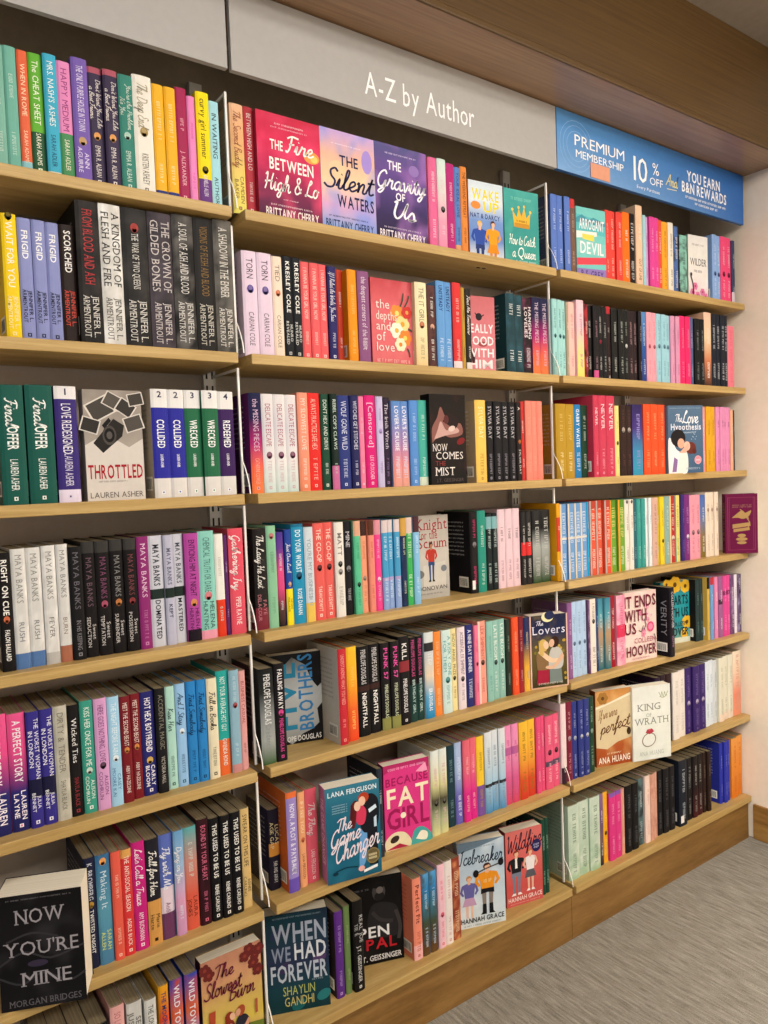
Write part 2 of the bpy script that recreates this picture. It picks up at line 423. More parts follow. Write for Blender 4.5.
def cover_mesh(w, h, D, base, d, seed):
    rnd = random.Random(seed+5); mb = MB(); c = H(d['back'][0]) if 'back' in d else mixc(H(base), (0, 0, 0), .12)
    t = .0006
    mb.box(-w/2, -w/2+t, .0026, D, 0, h, c); mb.box(w/2-t, w/2, .0026, D, 0, h, mixc(H(base), (0, 0, 0), .1))
    x = -w/2-.0003
    pl = lambda y0: (lambda a, b: (x, D-.012-a, y0+b))
    bl = sum(c) < .9; tc = mixc(c, (1, 1, 1), .45) if bl else mixc(c, (0, 0, 0), .5)
    if 'sidetext' in d:
        put_text(mb, d['sidetext'][0], 'r', h*.56, .02, lambda a, b: (x, .033-b, h*.84-a), H('8a8a92'))
    elif w > .013:
        for i in range(9):   # blurb on the back cover
            put_text(mb, '~%d' % rnd.randint(16, 26), 'r', D*.72, .0034, pl(h*.86-i*.0105), tc, rnd, 'l', maxst=9)
    mb.face([(x, .048, h*.07), (x, .012, h*.07), (x, .012, h*.2), (x, .048, h*.2)], H('eeece6'))
    for i in range(11):
        y = .046-i*.0028; mb.face([(x-.0002, y, h*.085), (x-.0002, y-.0014*rnd.choice((.5, 1, 1.3)), h*.085), (x-.0002, y-.0012, h*.18), (x-.0002, y, h*.18)], H('1a1a1a'))
    if 'barcode' in d and d['barcode'][0] == '1':
        mb.face([(-w*.4, -.0004, h*.05), (0, -.0004, h*.05), (0, -.0004, h*.16), (-w*.4, -.0004, h*.16)], H('e8e6e2'))
    return mb
def pages_mesh(w, h, D, x0=None):
    mb = MB(); mb.box(-w/2+.0007, w/2-.0007,   .0036, D-.003, .001, h-.0012, (.6, .55, .45)); return mb

ZS = [1.8783, 1.5916, 1.3087, 1.0232, 0.7392, 0.4472, 0.1563]
TH = .021
BAYN = {'L': 'left', 'M': 'middle', 'R': 'right'}
SHN = ['top', 'second', 'third', 'fourth', 'fifth', 'sixth', 'bottom']
BOOKS = r'''L1|-0.4441|-0.4227|0.2071|0.028|7fb5a4|~14|~8|t=d8e4d8|0|teal paperback, at photo edge left of teal, top shelf, left bay
L1|-0.4227|-0.4019|0.2095|0.028|74b3a2|~10|~9|t=cfe6da|1|teal paperback, between teal and coral, top shelf, left bay
L1|-0.4019|-0.3840|0.2079|0.028|e46a48|WHEN IN ROME|SARAH ADAMS|t=f4d9b8 B=.9:8fc3c9|1|coral paperback with pale teal foot, between teal and green, top shelf, left bay
L1|-0.3840|-0.3608|0.2094|0.028|67b03a|The CHEAT SHEET|SARAH ADAMS|t=f2f4dc B=.64:2f5a3c L|1|green paperback with dark green foot, between coral and teal, top shelf, left bay
L1|-0.3608|-0.3377|0.2121|0.028|46aecb|MRS. NASH'S ASHES|SARAH ADLER|t=e9f3ee B=.95:d9d9c0 a=1d3f55|1|teal paperback with pale grey foot, between green and pink, top shelf, left bay
L1|-0.3377|-0.3136|0.2085|0.028|e48fc0|HAPPY MEDIUM|SARAH ADLER|t=9c3f7c B=.6:4f8f5e a=e8e6d0|1|pink paperback with green foot, between teal and purple, top shelf, left bay
L1|-0.3136|-0.2849|0.2206|0.028|7a61b0|THE ONLY PURPLE HOUSE IN TOWN|ANN/AGUIRRE|t=e8def2 E=.66:c9a35f|1|purple paperback with tan emblem, between pink and charcoal, top shelf, left bay
L1|-0.2849|-0.2588|0.2144|0.028|40364f|Don't Want You Like/a Best Friend|EMMA R. ALBAN|f=s t=e6dcd8 T=.05:b05a6a E=.57:e8a55c L|1|first of two alike charcoal paperbacks between purple and teal, top shelf, left bay
L1|-0.2588|-0.2326|0.2144|0.028|40364f|Don't Want You Like/a Best Friend|EMMA R. ALBAN|f=s t=e6dcd8 T=.05:b05a6a E=.57:e8a55c L|1|second of two alike charcoal paperbacks between purple and teal, top shelf, left bay
L1|-0.2326|-0.2056|0.2122|0.028|3d8577|You're the Problem,/It's You|EMMA R. ALBAN|f=s t=cfe0d4 E=.52:b7d3c4 L|1|teal paperback with mint green emblem, between charcoal and white, top shelf, left bay
L1|-0.2056|-0.1690|0.2202|0.028|ece7dc|The Deep End|KRISTEN ASHLEY|f=s t=b0a78e a=6a6152 E=.47:a88b45 L|1|white paperback with golden emblem, between teal and golden, top shelf, left bay
L1|-0.1690|-0.1462|0.2121|0.028|f0b530|~13|~7|t=fae9b4 B=.93:33407f|1|first of two alike golden paperbacks between white and magenta, top shelf, left bay
L1|-0.1462|-0.1234|0.2121|0.028|f0b530|~13|~7|t=fae9b4 B=.93:33407f|1|second of two alike golden paperbacks between white and magenta, top shelf, left bay
L1|-0.1234|-0.1000|0.2187|0.028|a52d58|~4|J. ALEXANDER|t=f2b8c4 ar=.55:.85 L|1|magenta paperback, between golden and pink, top shelf, left bay
L1|-0.1000|-0.0830|0.2082|0.028|ec8cc4|~10|~6|t=d060a0|1|pink paperback, between magenta and yellow, top shelf, left bay
L1|-0.0830|-0.0553|0.2203|0.028|f5dc1c|curvy girl summer|DANIELLE ALLEN|t=1d1a12 B=.76:6c3f86 E=.68:20180f a=e8dcec|1|yellow paperback with black emblem, between pink and pale teal, top shelf, left bay
L1|-0.0553|-0.0326|0.2113|0.028|a6d8e4|IN WAITING|AUTHOR|t=23323c ar=.7:.95 a=2c3c48|1|pale teal paperback with charcoal title, right of yellow, top shelf, left bay
L2|-0.4417|-0.4167|0.2135|0.028|f1cd1d|WAIT FOR YOU|JENNIFER L./ARMENTROUT|b t=f7efd0 a=f8e6a0 E=.02:2a2410 L|1|golden paperback with black emblem, between teal and periwinkle, second shelf, left bay
L2|-0.4167|-0.3939|0.2100|0.028|8c92c4|FRIGID|JENNIFER L./ARMENTROUT|b t=f1f0f2 a=2a2a40 tr=.09:.34 ar=.58:.85 L|1|first of three alike periwinkle paperbacks between golden and black, second shelf, left bay
L2|-0.3939|-0.3711|0.2100|0.028|8c92c4|FRIGID|JENNIFER L./ARMENTROUT|b t=f1f0f2 a=2a2a40 tr=.09:.34 ar=.58:.85 L|1|second of three alike periwinkle paperbacks between golden and black, second shelf, left bay
L2|-0.3711|-0.3483|0.2100|0.028|8c92c4|FRIGID|JENNIFER L./ARMENTROUT|b t=f1f0f2 a=2a2a40 tr=.09:.34 ar=.58:.85 L|1|third of three alike periwinkle paperbacks between golden and black, second shelf, left bay
L2|-0.3483|-0.3217|0.2103|0.028|2b1f1c|SCORCHED|JENNIFER L./ARMENTROUT|b t=efe9e4 a=c7483a tr=.05:.4 ar=.55:.85|1|black paperback with white title, between periwinkle and black, second shelf, left bay
L2|-0.3217|-0.2813|0.2548|0.020|1e1c1b|FROM BLOOD AND ASH|JENNIFER L./ARMENTROUT|f=1 t=b4393c a=d9d4cc N=332e2c ar=.66:.95|1|black paperback with red title, between black and pale grey, second shelf, left bay
L2|-0.2813|-0.2416|0.2556|0.020|cfccc6|A KINGDOM OF/FLESH AND FIRE|JENNIFER L./ARMENTROUT|f=1 t=2d2b28 a=54504a N=f2f0ec ar=.66:.96|1|pale grey paperback with black title, between black and black, second shelf, left bay
L2|-0.2416|-0.1931|0.2560|0.020|211f1e|THE WAR OF TWO QUEENS|JENNIFER L./ARMENTROUT|f=1 t=d9d5ce N=3a3735 E=.14:a8403a ar=.66:.96|1|black paperback with dusty red emblem, between pale grey and charcoal, second shelf, left bay
L2|-0.1931|-0.1465|0.2562|0.020|4d444c|THE CROWN OF/GILDED BONES|JENNIFER L./ARMENTROUT|f=1 t=cfc6c4 N=2c272c ar=.66:.96|1|charcoal paperback with pale grey title, between black and black, second shelf, left bay
L2|-0.1465|-0.1029|0.2594|0.020|1d1c1c|A SOUL OF ASH AND BLOOD|JENNIFER L./ARMENTROUT|f=1 t=dad6d0 N=6a6662 ar=.64:.94|1|black paperback with pale grey title, between charcoal and black, second shelf, left bay
L2|-0.1029|-0.0626|0.2600|0.020|232120|VISIONS OF FLESH AND BLOOD|JENNIFER L./ARMENTROUT|f=1 t=8a6a3a a=cfc9bc ar=.64:.95|1|black paperback with tan title, between black and charcoal, second shelf, left bay
L2|-0.0626|-0.0218|0.2635|0.020|6b6761|A SHADOW IN THE EMBER|JENNIFER L./ARMENTROUT|f=1 t=ded9d0 N=2b2a28 ar=.66:.95|1|charcoal paperback with white title, right of black, second shelf, left bay
L3|-0.4636|-0.4227|0.2053|0.028|1c584d|Final|LAUREN ASHER|f=s sub=OFFER t=eef2ec L ar=.62:.88|1|dark teal paperback with white title, between green and dark teal, third shelf, left bay
L3|-0.4206|-0.3754|0.2071|0.028|1c584d|Final|LAUREN ASHER|f=s sub=OFFER t=eef2ec L ar=.62:.88|1|dark teal paperback with white title, between dark teal and navy, third shelf, left bay
L3|-0.3726|-0.3341|0.2071|0.028|3d2e77|LOVE REDESIGNED|LAUREN ASHER|T=.11:e6e2e2 B=.89:e4d8ea t=f0ecf2 a=d9d2e6 num=1 tr=.15:.58 ar=.58:.86 L|1|navy paperback with white foot, between dark teal and face-out cover, third shelf, left bay
FACE|L3|throttled|-0.3242|0.0300|-0.2190|0.0300|0.2031|0.030|beige face-out paperback with camera and photographs and red capitals, left bay
L3|-0.2014|-0.1680|0.2079|0.028|2f309a|COLLIDED|LAUREN ASHER|b back=b3a99c T=.17:e6e3e0 B=.82:dcd8d4 t=f0f0f4 num=2 tr=.28:.54 ar=.6:.72 L|1|first of two alike blue paperbacks between face-out cover and teal, third shelf, left bay
L3|-0.1680|-0.1347|0.2079|0.028|2f309a|COLLIDED|LAUREN ASHER|b back=b3a99c T=.17:e6e3e0 B=.82:dcd8d4 t=f0f0f4 num=2 tr=.28:.54 ar=.6:.72 L|1|second of two alike blue paperbacks between face-out cover and teal, third shelf, left bay
L3|-0.1347|-0.1006|0.2084|0.028|286a49|WRECKED|LAUREN ASHER|b T=.17:e6e3e0 B=.82:dcd8d4 t=f0f4f0 num=3 tr=.28:.54 ar=.6:.72 L|1|first of two alike teal paperbacks between blue and dark purple, third shelf, left bay
L3|-0.1006|-0.0665|0.2084|0.028|286a49|WRECKED|LAUREN ASHER|b T=.17:e6e3e0 B=.82:dcd8d4 t=f0f4f0 num=3 tr=.28:.54 ar=.6:.72 L|1|second of two alike teal paperbacks between blue and dark purple, third shelf, left bay
L3|-0.0665|-0.0324|0.2075|0.028|3e225a|REDEEMED|LAUREN ASHER|b T=.17:e6e3e0 B=.82:dcd8d4 t=f0f0f4 num=4 tr=.28:.54 ar=.6:.72 L|1|dark purple paperback with white foot, right of teal, third shelf, left bay
L4|-0.4805|-0.4586|0.2051|0.028|191616|RIGHT ON CUE|FALON BALLARD|b t=f3efe8 E=.56:d0704c|1|black paperback with coral emblem, between rust and pale grey, fourth shelf, left bay
L4|-0.4586|-0.4339|0.2095|0.028|d4d2ce|MAYA BANKS|RUSH|t=8d8b88 a=75777a B=.87:5577a8 N=e8e6e2 tr=.05:.45 ar=.58:.8|1|first of two alike pale grey paperbacks between black and pale grey, fourth shelf, left bay
L4|-0.4339|-0.4092|0.2095|0.028|d4d2ce|MAYA BANKS|RUSH|t=8d8b88 a=75777a B=.87:5577a8 N=e8e6e2 tr=.05:.45 ar=.58:.8|1|second of two alike pale grey paperbacks between black and pale grey, fourth shelf, left bay
L4|-0.4092|-0.3853|0.2110|0.028|d4d2ce|MAYA BANKS|FEVER|t=8d8b88 a=77726e B=.9:b9b6b2 N=e8e6e2 tr=.05:.45 ar=.56:.82|1|pale grey paperback with grey foot, between pale grey and pale grey, fourth shelf, left bay
L4|-0.3853|-0.3644|0.2115|0.028|d4d2ce|MAYA BANKS|BURN|t=8d8b88 a=8a7468 B=.86:a86a52 N=e8e6e2 tr=.05:.45 ar=.58:.8|1|pale grey paperback with rust foot, between pale grey and black, fourth shelf, left bay
L4|-0.3644|-0.3413|0.2055|0.028|1b1a1b|MAYA BANKS|IN HIS KEEPING|t=6d6870 a=8a868c tr=.05:.55 L|1|black paperback with charcoal title, between pale grey and black, fourth shelf, left bay
L4|-0.3413|-0.3178|0.2126|0.028|1a1718|MAYA BANKS|Sweet/SEDUCTION|t=6f5560 a=cfc8c4 T=.1:3a3836 tr=.14:.56|1|black paperback with mauve title, between black and black, fourth shelf, left bay
L4|-0.3178|-0.2920|0.2118|0.028|1a1718|MAYA BANKS|Sweet/TEMPTATION|t=7d4a66 a=cfc8c4 T=.1:3a3836 E=.55:b0566e tr=.14:.5|1|black paperback with mauve emblem, between black and black, fourth shelf, left bay
L4|-0.2920|-0.2675|0.2129|0.028|1a1718|MAYA BANKS|Sweet/SURRENDER|t=8a8886 a=cfc8c4 T=.1:3a3836 E=.55:c07a45 tr=.14:.5|1|black paperback with tan emblem, between black and black, fourth shelf, left bay
L4|-0.2675|-0.2431|0.2129|0.028|1a1718|MAYA BANKS|Sweet/POSSESSION|t=7a4448 a=cfc8c4 T=.1:3a3836 E=.55:8a3a3c tr=.14:.5|1|black paperback with dusty red emblem, between black and magenta, fourth shelf, left bay
L4|-0.2431|-0.2202|0.2142|0.028|8d2e70|MAYA BANKS|~10|t=e6c4da a=c887b2 tr=.05:.55 L|1|magenta paperback with pale pink title, between black and pale grey, fourth shelf, left bay
L4|-0.2202|-0.1922|0.2141|0.028|c9cad4|MAYA BANKS|DOMINATED|b t=34363c a=1e1f24 M=.48:.57:22302c tr=.08:.45 ar=.58:.93|1|pale grey paperback with charcoal title, between magenta and grey, fourth shelf, left bay
L4|-0.1922|-0.1730|0.2136|0.028|b9b9cc|MAYA BANKS|KEPT|b t=6a6a80 a=3c3c50 M=.48:.57:22302c tr=.12:.45 ar=.6:.78|1|grey paperback with grey title, between pale grey and pale grey, fourth shelf, left bay
L4|-0.1730|-0.1507|0.2140|0.028|c9cad4|MAYA BANKS|MASTERED|b t=5a5a66 a=1e1f24 M=.48:.57:22302c tr=.08:.45 ar=.58:.9|1|pale grey paperback with charcoal title, between grey and mauve, fourth shelf, left bay
L4|-0.1507|-0.1219|0.2134|0.028|b0499c|ENTICING HIM AT NIGHT|HELENA/HUNTING|t=2c1028 a=3a1a34 B=.89:1d1520 E=.64:d8904c|1|mauve paperback with orange emblem, between pale grey and pale teal, fourth shelf, left bay
L4|-0.1219|-0.0881|0.2157|0.028|8bcabd|CHEMICAL TRUTH OR DARE|HELENA/HUNTING|t=48706c a=2c4844 B=.92:e79cb0 E=.6:d8707c|1|pale teal paperback with pink emblem, between mauve and white, fourth shelf, left bay
L4|-0.0881|-0.0679|0.2077|0.028|e9e6de|~10|~6|t=b8b2a8 B=.64:dd4026|1|white paperback with red foot, between pale teal and dark purple, fourth shelf, left bay
L4|-0.0679|-0.0578|0.2045|0.028|5c2a66|~10|~6|t=d0b0d4|0|dark purple paperback, between white and red, fourth shelf, left bay
L4|-0.0578|-0.0245|0.2165|0.028|dd5466|Gathering Ivy|PIPER RAYNE|f=s t=f6e6e4|1|red paperback with white title, right of dark purple, fourth shelf, left bay
L5|-0.5219|-0.4795|0.2114|0.028|e0508c|A PERFECT STORY|LAUREN/LAYNE|b G=e85a92:e0508c:2c2c70:26265c t=f4eaf0|1|magenta paperback with white title, at photo edge left of magenta, fifth shelf, left bay
L5|-0.4795|-0.4503|0.2085|0.028|e0508c|A PERFECT STORY|LAUREN/LAYNE|b G=e85a92:e0508c:2c2c70:26265c t=f4eaf0 L|1|magenta paperback with white title, between magenta and blue, fifth shelf, left bay
L5|-0.4503|-0.4283|0.2069|0.028|3a3288|THE WORST WOMAN/IN LONDON|JULIA/BENNET|t=f0eef6 M=.58:.74:1d1c3c L|1|first of two alike blue paperbacks between magenta and grey, fifth shelf, left bay
L5|-0.4283|-0.4063|0.2069|0.028|3a3288|THE WORST WOMAN/IN LONDON|JULIA/BENNET|t=f0eef6 M=.58:.74:1d1c3c L|1|second of two alike blue paperbacks between magenta and grey, fifth shelf, left bay
L5|-0.4063|-0.3818|0.2078|0.028|b3afa1|DIRTY & TENDER|SHAYLA BLACK|t=7d7668 a=6a6454 N=c8c4b6|1|grey paperback with charcoal title, between blue and black, fifth shelf, left bay
L5|-0.3818|-0.3605|0.2043|0.028|1c191a|Wicked Ties|SHAYLA BLACK|f=1 t=eceae6 a=a33a3e L|1|black paperback with white title, between grey and teal, fifth shelf, left bay
L5|-0.3605|-0.3370|0.2080|0.028|3d9884|KISS HER ONCE FOR ME|ALISON/COCHRUN|t=e4efe6 E=.62:d0dcd0 L|1|teal paperback with pale grey emblem, between black and lilac, fifth shelf, left bay
L5|-0.3370|-0.3129|0.2077|0.028|d69fcb|HERE GOES NOTHING, LOVE|ALISON/COCHRUN|t=7a3f74 E=.6:3a2a30|1|lilac paperback with charcoal emblem, between teal and light blue, fifth shelf, left bay
L5|-0.3129|-0.2903|0.2063|0.028|a4cfe9|THE NIGHT BEFORE RAIN|CASEY/MOORE KAI|t=e8f2f8 E=.56:e8ecee a=4b7ca4|1|light blue paperback with white emblem, between lilac and red, fifth shelf, left bay
L5|-0.2903|-0.2702|0.2019|0.028|7a2028|MEET THE SECOND BEAST|ABBY HAZELDINE|t=ecdcd4 E=.5:d88e4c|1|first of two alike red paperbacks between light blue and navy, fifth shelf, left bay
L5|-0.2702|-0.2500|0.2019|0.028|7a2028|MEET THE SECOND BEAST|ABBY HAZELDINE|t=ecdcd4 E=.5:d88e4c|1|second of two alike red paperbacks between light blue and navy, fifth shelf, left bay
L5|-0.2500|-0.2235|0.2013|0.028|2c2c70|HOT HEX BOYFRIEND|CARLY/BLOOM|b t=f0ecf0 E=.66:d6b05a L|1|navy paperback with golden emblem, between red and black, fifth shelf, left bay
L5|-0.2235|-0.2027|0.2041|0.028|1e1d20|ACCIDENTAL MAGIC|VICTORIA HALL|t=8a8678 a=c8c0b4|1|black paperback with grey title, between navy and pale teal, fifth shelf, left bay
L5|-0.2027|-0.1822|0.2028|0.028|aed7ca|Kiss Her|~9|f=s t=2f4a48 L|1|pale teal paperback with dark teal title, between black and light blue, fifth shelf, left bay
L5|-0.1822|-0.1608|0.2043|0.028|98c2e7|And I Stay|~9|f=s t=2c4a6a E=.46:e8eef2 L|1|light blue paperback with white emblem, between pale teal and blue, fifth shelf, left bay
L5|-0.1608|-0.1402|0.2053|0.028|2f84c6|Find Somebody|~9|f=s t=14365e a=14365e L|1|first of two alike blue paperbacks between light blue and cream, fifth shelf, left bay
L5|-0.1402|-0.1197|0.2053|0.028|2f84c6|Find Somebody|~9|f=s t=14365e a=14365e L|1|second of two alike blue paperbacks between light blue and cream, fifth shelf, left bay
L5|-0.1197|-0.0971|0.2043|0.028|e5dabc|Fall in Books|~9|f=s t=3a352c L|1|cream paperback with charcoal title, between blue and teal, fifth shelf, left bay
L5|-0.0971|-0.0711|0.2141|0.028|2ba39c|NOT YOUR AVERAGE HOT GUY|GWENDA BOND|t=e6f0ea B=.66:e36b35|1|teal paperback with coral foot, between cream and light blue, fifth shelf, left bay
L5|-0.0711|-0.0492|0.2119|0.028|8db2c4|~12|~5|t=c8d8e0 E=.34:a03c3c B=.92:c88c8c|1|light blue paperback with dusty red emblem, between teal and coral pink, fifth shelf, left bay
L5|-0.0492|-0.0334|0.2070|0.028|dfa09e|BUSINESS CASUAL|~6|t=a04c4c|0|coral pink paperback with dusty red title, right of light blue, fifth shelf, left bay
FACE|L6|now_youre_mine|-0.5170|0.0070|-0.3910|-0.0470|0.2000|0.068|large black face-out paperback with silver serif capitals, jutting over the shelf edge, left bay
L6|-0.3688|-0.3481|0.2089|0.028|22253f|K. BROMBERG|TWISTED KNIGHT|b t=c6c9d4 a=e6e4e0 E=.42:c59a3c tr=.05:.38 ar=.46:.86|1|navy paperback with golden emblem, between face-out cover and blue, sixth shelf, left bay
L6|-0.3481|-0.3216|0.2079|0.028|4880a8|Making It|SARAH/ALLEN|t=c8dce6 a=d0dc6a G=3a6c98:5a98b0:4a7ca0 E=.06:e8a04c|1|blue paperback with orange emblem, between navy and red, sixth shelf, left bay
L6|-0.3216|-0.3028|0.2074|0.028|df5f4e|~10|~7|t=f4cdbc L|1|red paperback, between blue and red, sixth shelf, left bay
L6|-0.3028|-0.2822|0.2045|0.028|d33a3b|THE ANTI-SOCIAL SEASON|ADELE BUCK|t=f3e3dc T=.08:d8a058 L|1|red paperback with white title, between red and magenta, sixth shelf, left bay
L6|-0.2822|-0.2564|0.2111|0.028|c2257b|Let's Call a Truce|AMY BUCHANAN|f=s t=f6e6f0 L|1|magenta paperback with white title, between red and black, sixth shelf, left bay
L6|-0.2564|-0.2293|0.2084|0.028|24222a|Fall for Him|Marie/Harte|f=s t=f2efe8 B=.58:cf9852 a=4a3014 L|1|black paperback with tan foot, between magenta and blue, sixth shelf, left bay
L6|-0.2293|-0.2024|0.2085|0.028|5c6eb8|Fly with Me|Andie Burke|f=s t=eef0f8 M=.5:.75:e3d0dc B=.75:6c3f62 a=7a3860|1|blue paperback with mauve foot, between black and light blue, sixth shelf, left bay
L6|-0.2024|-0.1816|0.2098|0.028|7fb0d0|Dying on You|~7|f=s t=f2f0f0 G=6aa0cc:9cb8d8:d8a0c0:c894bc|1|light blue paperback with white title, between blue and teal, sixth shelf, left bay
L6|-0.1816|-0.1528|0.2080|0.028|60a8a8|~9|LAURA/JONES|t=e6d4c8 G=58a8aa:c88c80:d85e48:d85e48 a=5e1c16|1|teal paperback, between light blue and dark plum, sixth shelf, left bay
L6|-0.1528|-0.1281|0.2169|0.028|3a1620|BOUND BY YOUR HEART|~7|t=d8708c N=1e1216 L|1|dark plum paperback with pink title, between teal and black, sixth shelf, left bay
L6|-0.1281|-0.1055|0.2121|0.028|171619|THIS USED TO BE US|RENEE CARLINO|b t=ebe8e2 L|1|first of three alike black paperbacks between dark plum and tan, sixth shelf, left bay
L6|-0.1055|-0.0828|0.2121|0.028|171619|THIS USED TO BE US|RENEE CARLINO|b t=ebe8e2 L|1|second of three alike black paperbacks between dark plum and tan, sixth shelf, left bay
L6|-0.0828|-0.0602|0.2121|0.028|171619|THIS USED TO BE US|RENEE CARLINO|b t=ebe8e2 L|1|third of three alike black paperbacks between dark plum and tan, sixth shelf, left bay
L6|-0.0602|-0.0378|0.2102|0.028|d7b77a|SWEAR ON THIS LIFE|RENEE/CARLINO|t=4a3820 a=4a3820|1|tan paperback with dark brown title, right of black, sixth shelf, left bay
L7|-0.4689|-0.4388|0.2057|0.028|2a2a2e|~9|~7||1|black paperback, at photo edge left of charcoal, bottom shelf, left bay
L7|-0.4385|-0.4075|0.1967|0.028|403438|~9|~7||1|charcoal paperback, between black and black, bottom shelf, left bay
L7|-0.4070|-0.3752|0.1913|0.028|1c1a1c|~9|~7||1|black paperback, between charcoal and black, bottom shelf, left bay
L7|-0.3747|-0.3420|0.1857|0.028|17171a|~9|d|b|1|black paperback, between black and coral pink, bottom shelf, left bay
L7|-0.3373|-0.3103|0.2044|0.028|e2a8a4|SO LATE TO THE GAME|~7|t=b06470|1|coral pink paperback with dusty red title, between black and grey, bottom shelf, left bay
L7|-0.3069|-0.2773|0.1969|0.028|c9c8c4|SEE YOU/JUST WHEN|~7|b t=77746e N=dcdcd8|1|grey paperback with charcoal title, between coral pink and pale grey, bottom shelf, left bay
L7|-0.2743|-0.2507|0.1912|0.028|d0d0cb|THE LONELIEST NIGHT|~7|b t=6e6c68 N=e0e0dc|1|pale grey paperback with charcoal title, between grey and golden, bottom shelf, left bay
L7|-0.2469|-0.2268|0.2079|0.028|e8b030|THE MOON HOUSE|~7|b t=2a3c70 G=e8a828:d84828:e8e4e0:e8e4e0|1|golden paperback with navy title, between pale grey and blue, bottom shelf, left bay
L7|-0.2233|-0.1974|0.2079|0.028|3350a8|WILD TOWN|~7|b t=e8e4ec G=2c48a8:d86838:8088c0:d8d4e0 N=c84c2c|1|blue paperback with white title, between golden and blue, bottom shelf, left bay
L7|-0.1939|-0.1666|0.2076|0.028|3350a8|WILD TOWN|~7|b t=e8e4ec G=2c48a8:d86838:8088c0:d8d4e0 N=c84c2c|1|blue paperback with white title, between blue and face-out cover, bottom shelf, left bay
FACE|L7|slowest_burn|-0.1589|0.0300|-0.0270|0.0300|0.2147|0.030|golden face-out paperback with maroon script and embracing couple, lowest in left bay
M1|-0.0099|0.0200|0.2184|0.028|e6b48a|The Second Buddy|CAMDEN/BAKER|f=s t=a86a4c G=ecba94:e6b07c:e8d070:e8dc6c a=8a6a3c L|1|peach paperback with rust title, left of red, top shelf, middle bay
M1|0.0200|0.0426|0.2189|0.028|b63a45|BETWEEN HIGH AND LO|~8|t=f0d8d4 L|1|red paperback with pale pink title, between peach and face-out cover, top shelf, middle bay
FACE|M1|fire_between|0.0426|0.0200|0.1921|0.0200|0.2147|0.030|crimson and pink face-out paperback with white lettering, first of three on top shelf
FACE|M1|silent_waters|0.1932|0.0200|0.3359|0.0200|0.2158|0.030|pastel watercolour face-out paperback with dark script, between the crimson and violet covers
FACE|M1|gravity_us|0.3366|0.0200|0.4866|0.0200|0.2169|0.030|dark violet face-out paperback with white script beside the pastel one, top shelf
M1|0.4984|0.5262|0.2178|0.028|e06a98|~12|~8|t=f6dce4|1|pink paperback, between face-out cover and white, top shelf, middle bay
M1|0.5262|0.5546|0.2198|0.028|d3dcd8|~4|~4|G=cfe4dc:dcd8d4:e8a0b8:e890b0 E=.55:3a2420 t=e8c0c8|1|white paperback with dark red emblem, between pink and magenta, top shelf, middle bay
M1|0.5546|0.5804|0.2142|0.028|b82e78|~8|~8|t=f0c8dc|1|magenta paperback, between white and blue, top shelf, middle bay
M1|0.5804|0.6004|0.2104|0.028|5f86c4|YOUR IDEAL LOVE|~8|t=28406c B=.9:d8a070|0|blue paperback with tan foot, between magenta and orange, top shelf, middle bay
M1|0.6004|0.6230|0.2159|0.028|e18a40|THE WEEKEND RETREAT|~8|t=7a3c18|1|orange paperback with dark brown title, between blue and face-out cover, top shelf, middle bay
FACE|M1|wake_up|0.6380|0.0400|0.7480|0.0300|0.1959|0.030|face-out paperback with yellow capitals and couple in blue and orange, top shelf
FACE|M1|catch_queen|0.7520|0.0300|0.8700|0.0200|0.1941|0.030|teal face-out paperback with a golden crown, right end of top middle shelf
R1|0.9329|0.9575|0.2122|0.028|5f7ec8|~10|~8|t=d8e0f4 back=41557f|1|first of three alike periwinkle paperbacks before rust, top shelf, right bay
R1|0.9575|0.9820|0.2122|0.028|5f7ec8|~10|~8|t=d8e0f4 back=41557f|0|second of three alike periwinkle paperbacks before rust, top shelf, right bay
R1|0.9820|1.0066|0.2122|0.028|5f7ec8|~10|~8|t=d8e0f4 back=41557f|0|third of three alike periwinkle paperbacks before rust, top shelf, right bay
R1|1.0066|1.0283|0.2110|0.028|7a5c4c|~10|~8|T=.12:c83c3c t=c8b4a8|0|rust paperback, between periwinkle and face-out cover, top shelf, right bay
FACE|R1|arrogant_devil|1.0460|0.0400|1.1620|0.0300|0.2011|0.030|face-out paperback with turquoise, white, red and purple stripes, top shelf of right bay
R1|1.1630|1.1814|0.2083|0.028|e64a40|~14|~8|t=f6ccc0|0|first of three alike red paperbacks between face-out cover and orange, top shelf, right bay
R1|1.1814|1.2098|0.2083|0.028|e64a40|~14|~8|t=f6ccc0|1|second of three alike red paperbacks between face-out cover and orange, top shelf, right bay
R1|1.2098|1.2383|0.2083|0.028|e64a40|~14|~8|t=f6ccc0|1|third of three alike red paperbacks between face-out cover and orange, top shelf, right bay
R1|1.2383|1.2734|0.2140|0.028|ef751d|~4|~8||1|orange paperback, between red and black, top shelf, right bay
R1|1.2734|1.3038|0.2168|0.028|1e1b1c|~9|~8|b t=e8e4e0|1|black paperback, between orange and peach, top shelf, right bay
R1|1.3038|1.3369|0.2454|0.028|ecc6a6|~6|OUT OF LINE|a=3c3430|1|peach paperback, between black and pale teal, top shelf, right bay
R1|1.3369|1.3510|0.2205|0.028|a4d4dc|~10|~8|t=e8f4f4|0|pale teal paperback, between peach and lilac, top shelf, right bay
R1|1.3510|1.3683|0.2185|0.028|cfa8d8|~10|~8|t=8858a0|0|lilac paperback, between pale teal and magenta, top shelf, right bay
R1|1.3683|1.3915|0.2209|0.028|e04898|~12|~8|t=f4c0dc|0|first of two alike magenta paperbacks between lilac and red, top shelf, right bay
R1|1.3915|1.4147|0.2209|0.028|e04898|~12|~8|t=f4c0dc|0|second of two alike magenta paperbacks between lilac and red, top shelf, right bay
R1|1.4147|1.4375|0.2199|0.028|e2563c|~12|~8||0|red paperback, between magenta and orange, top shelf, right bay
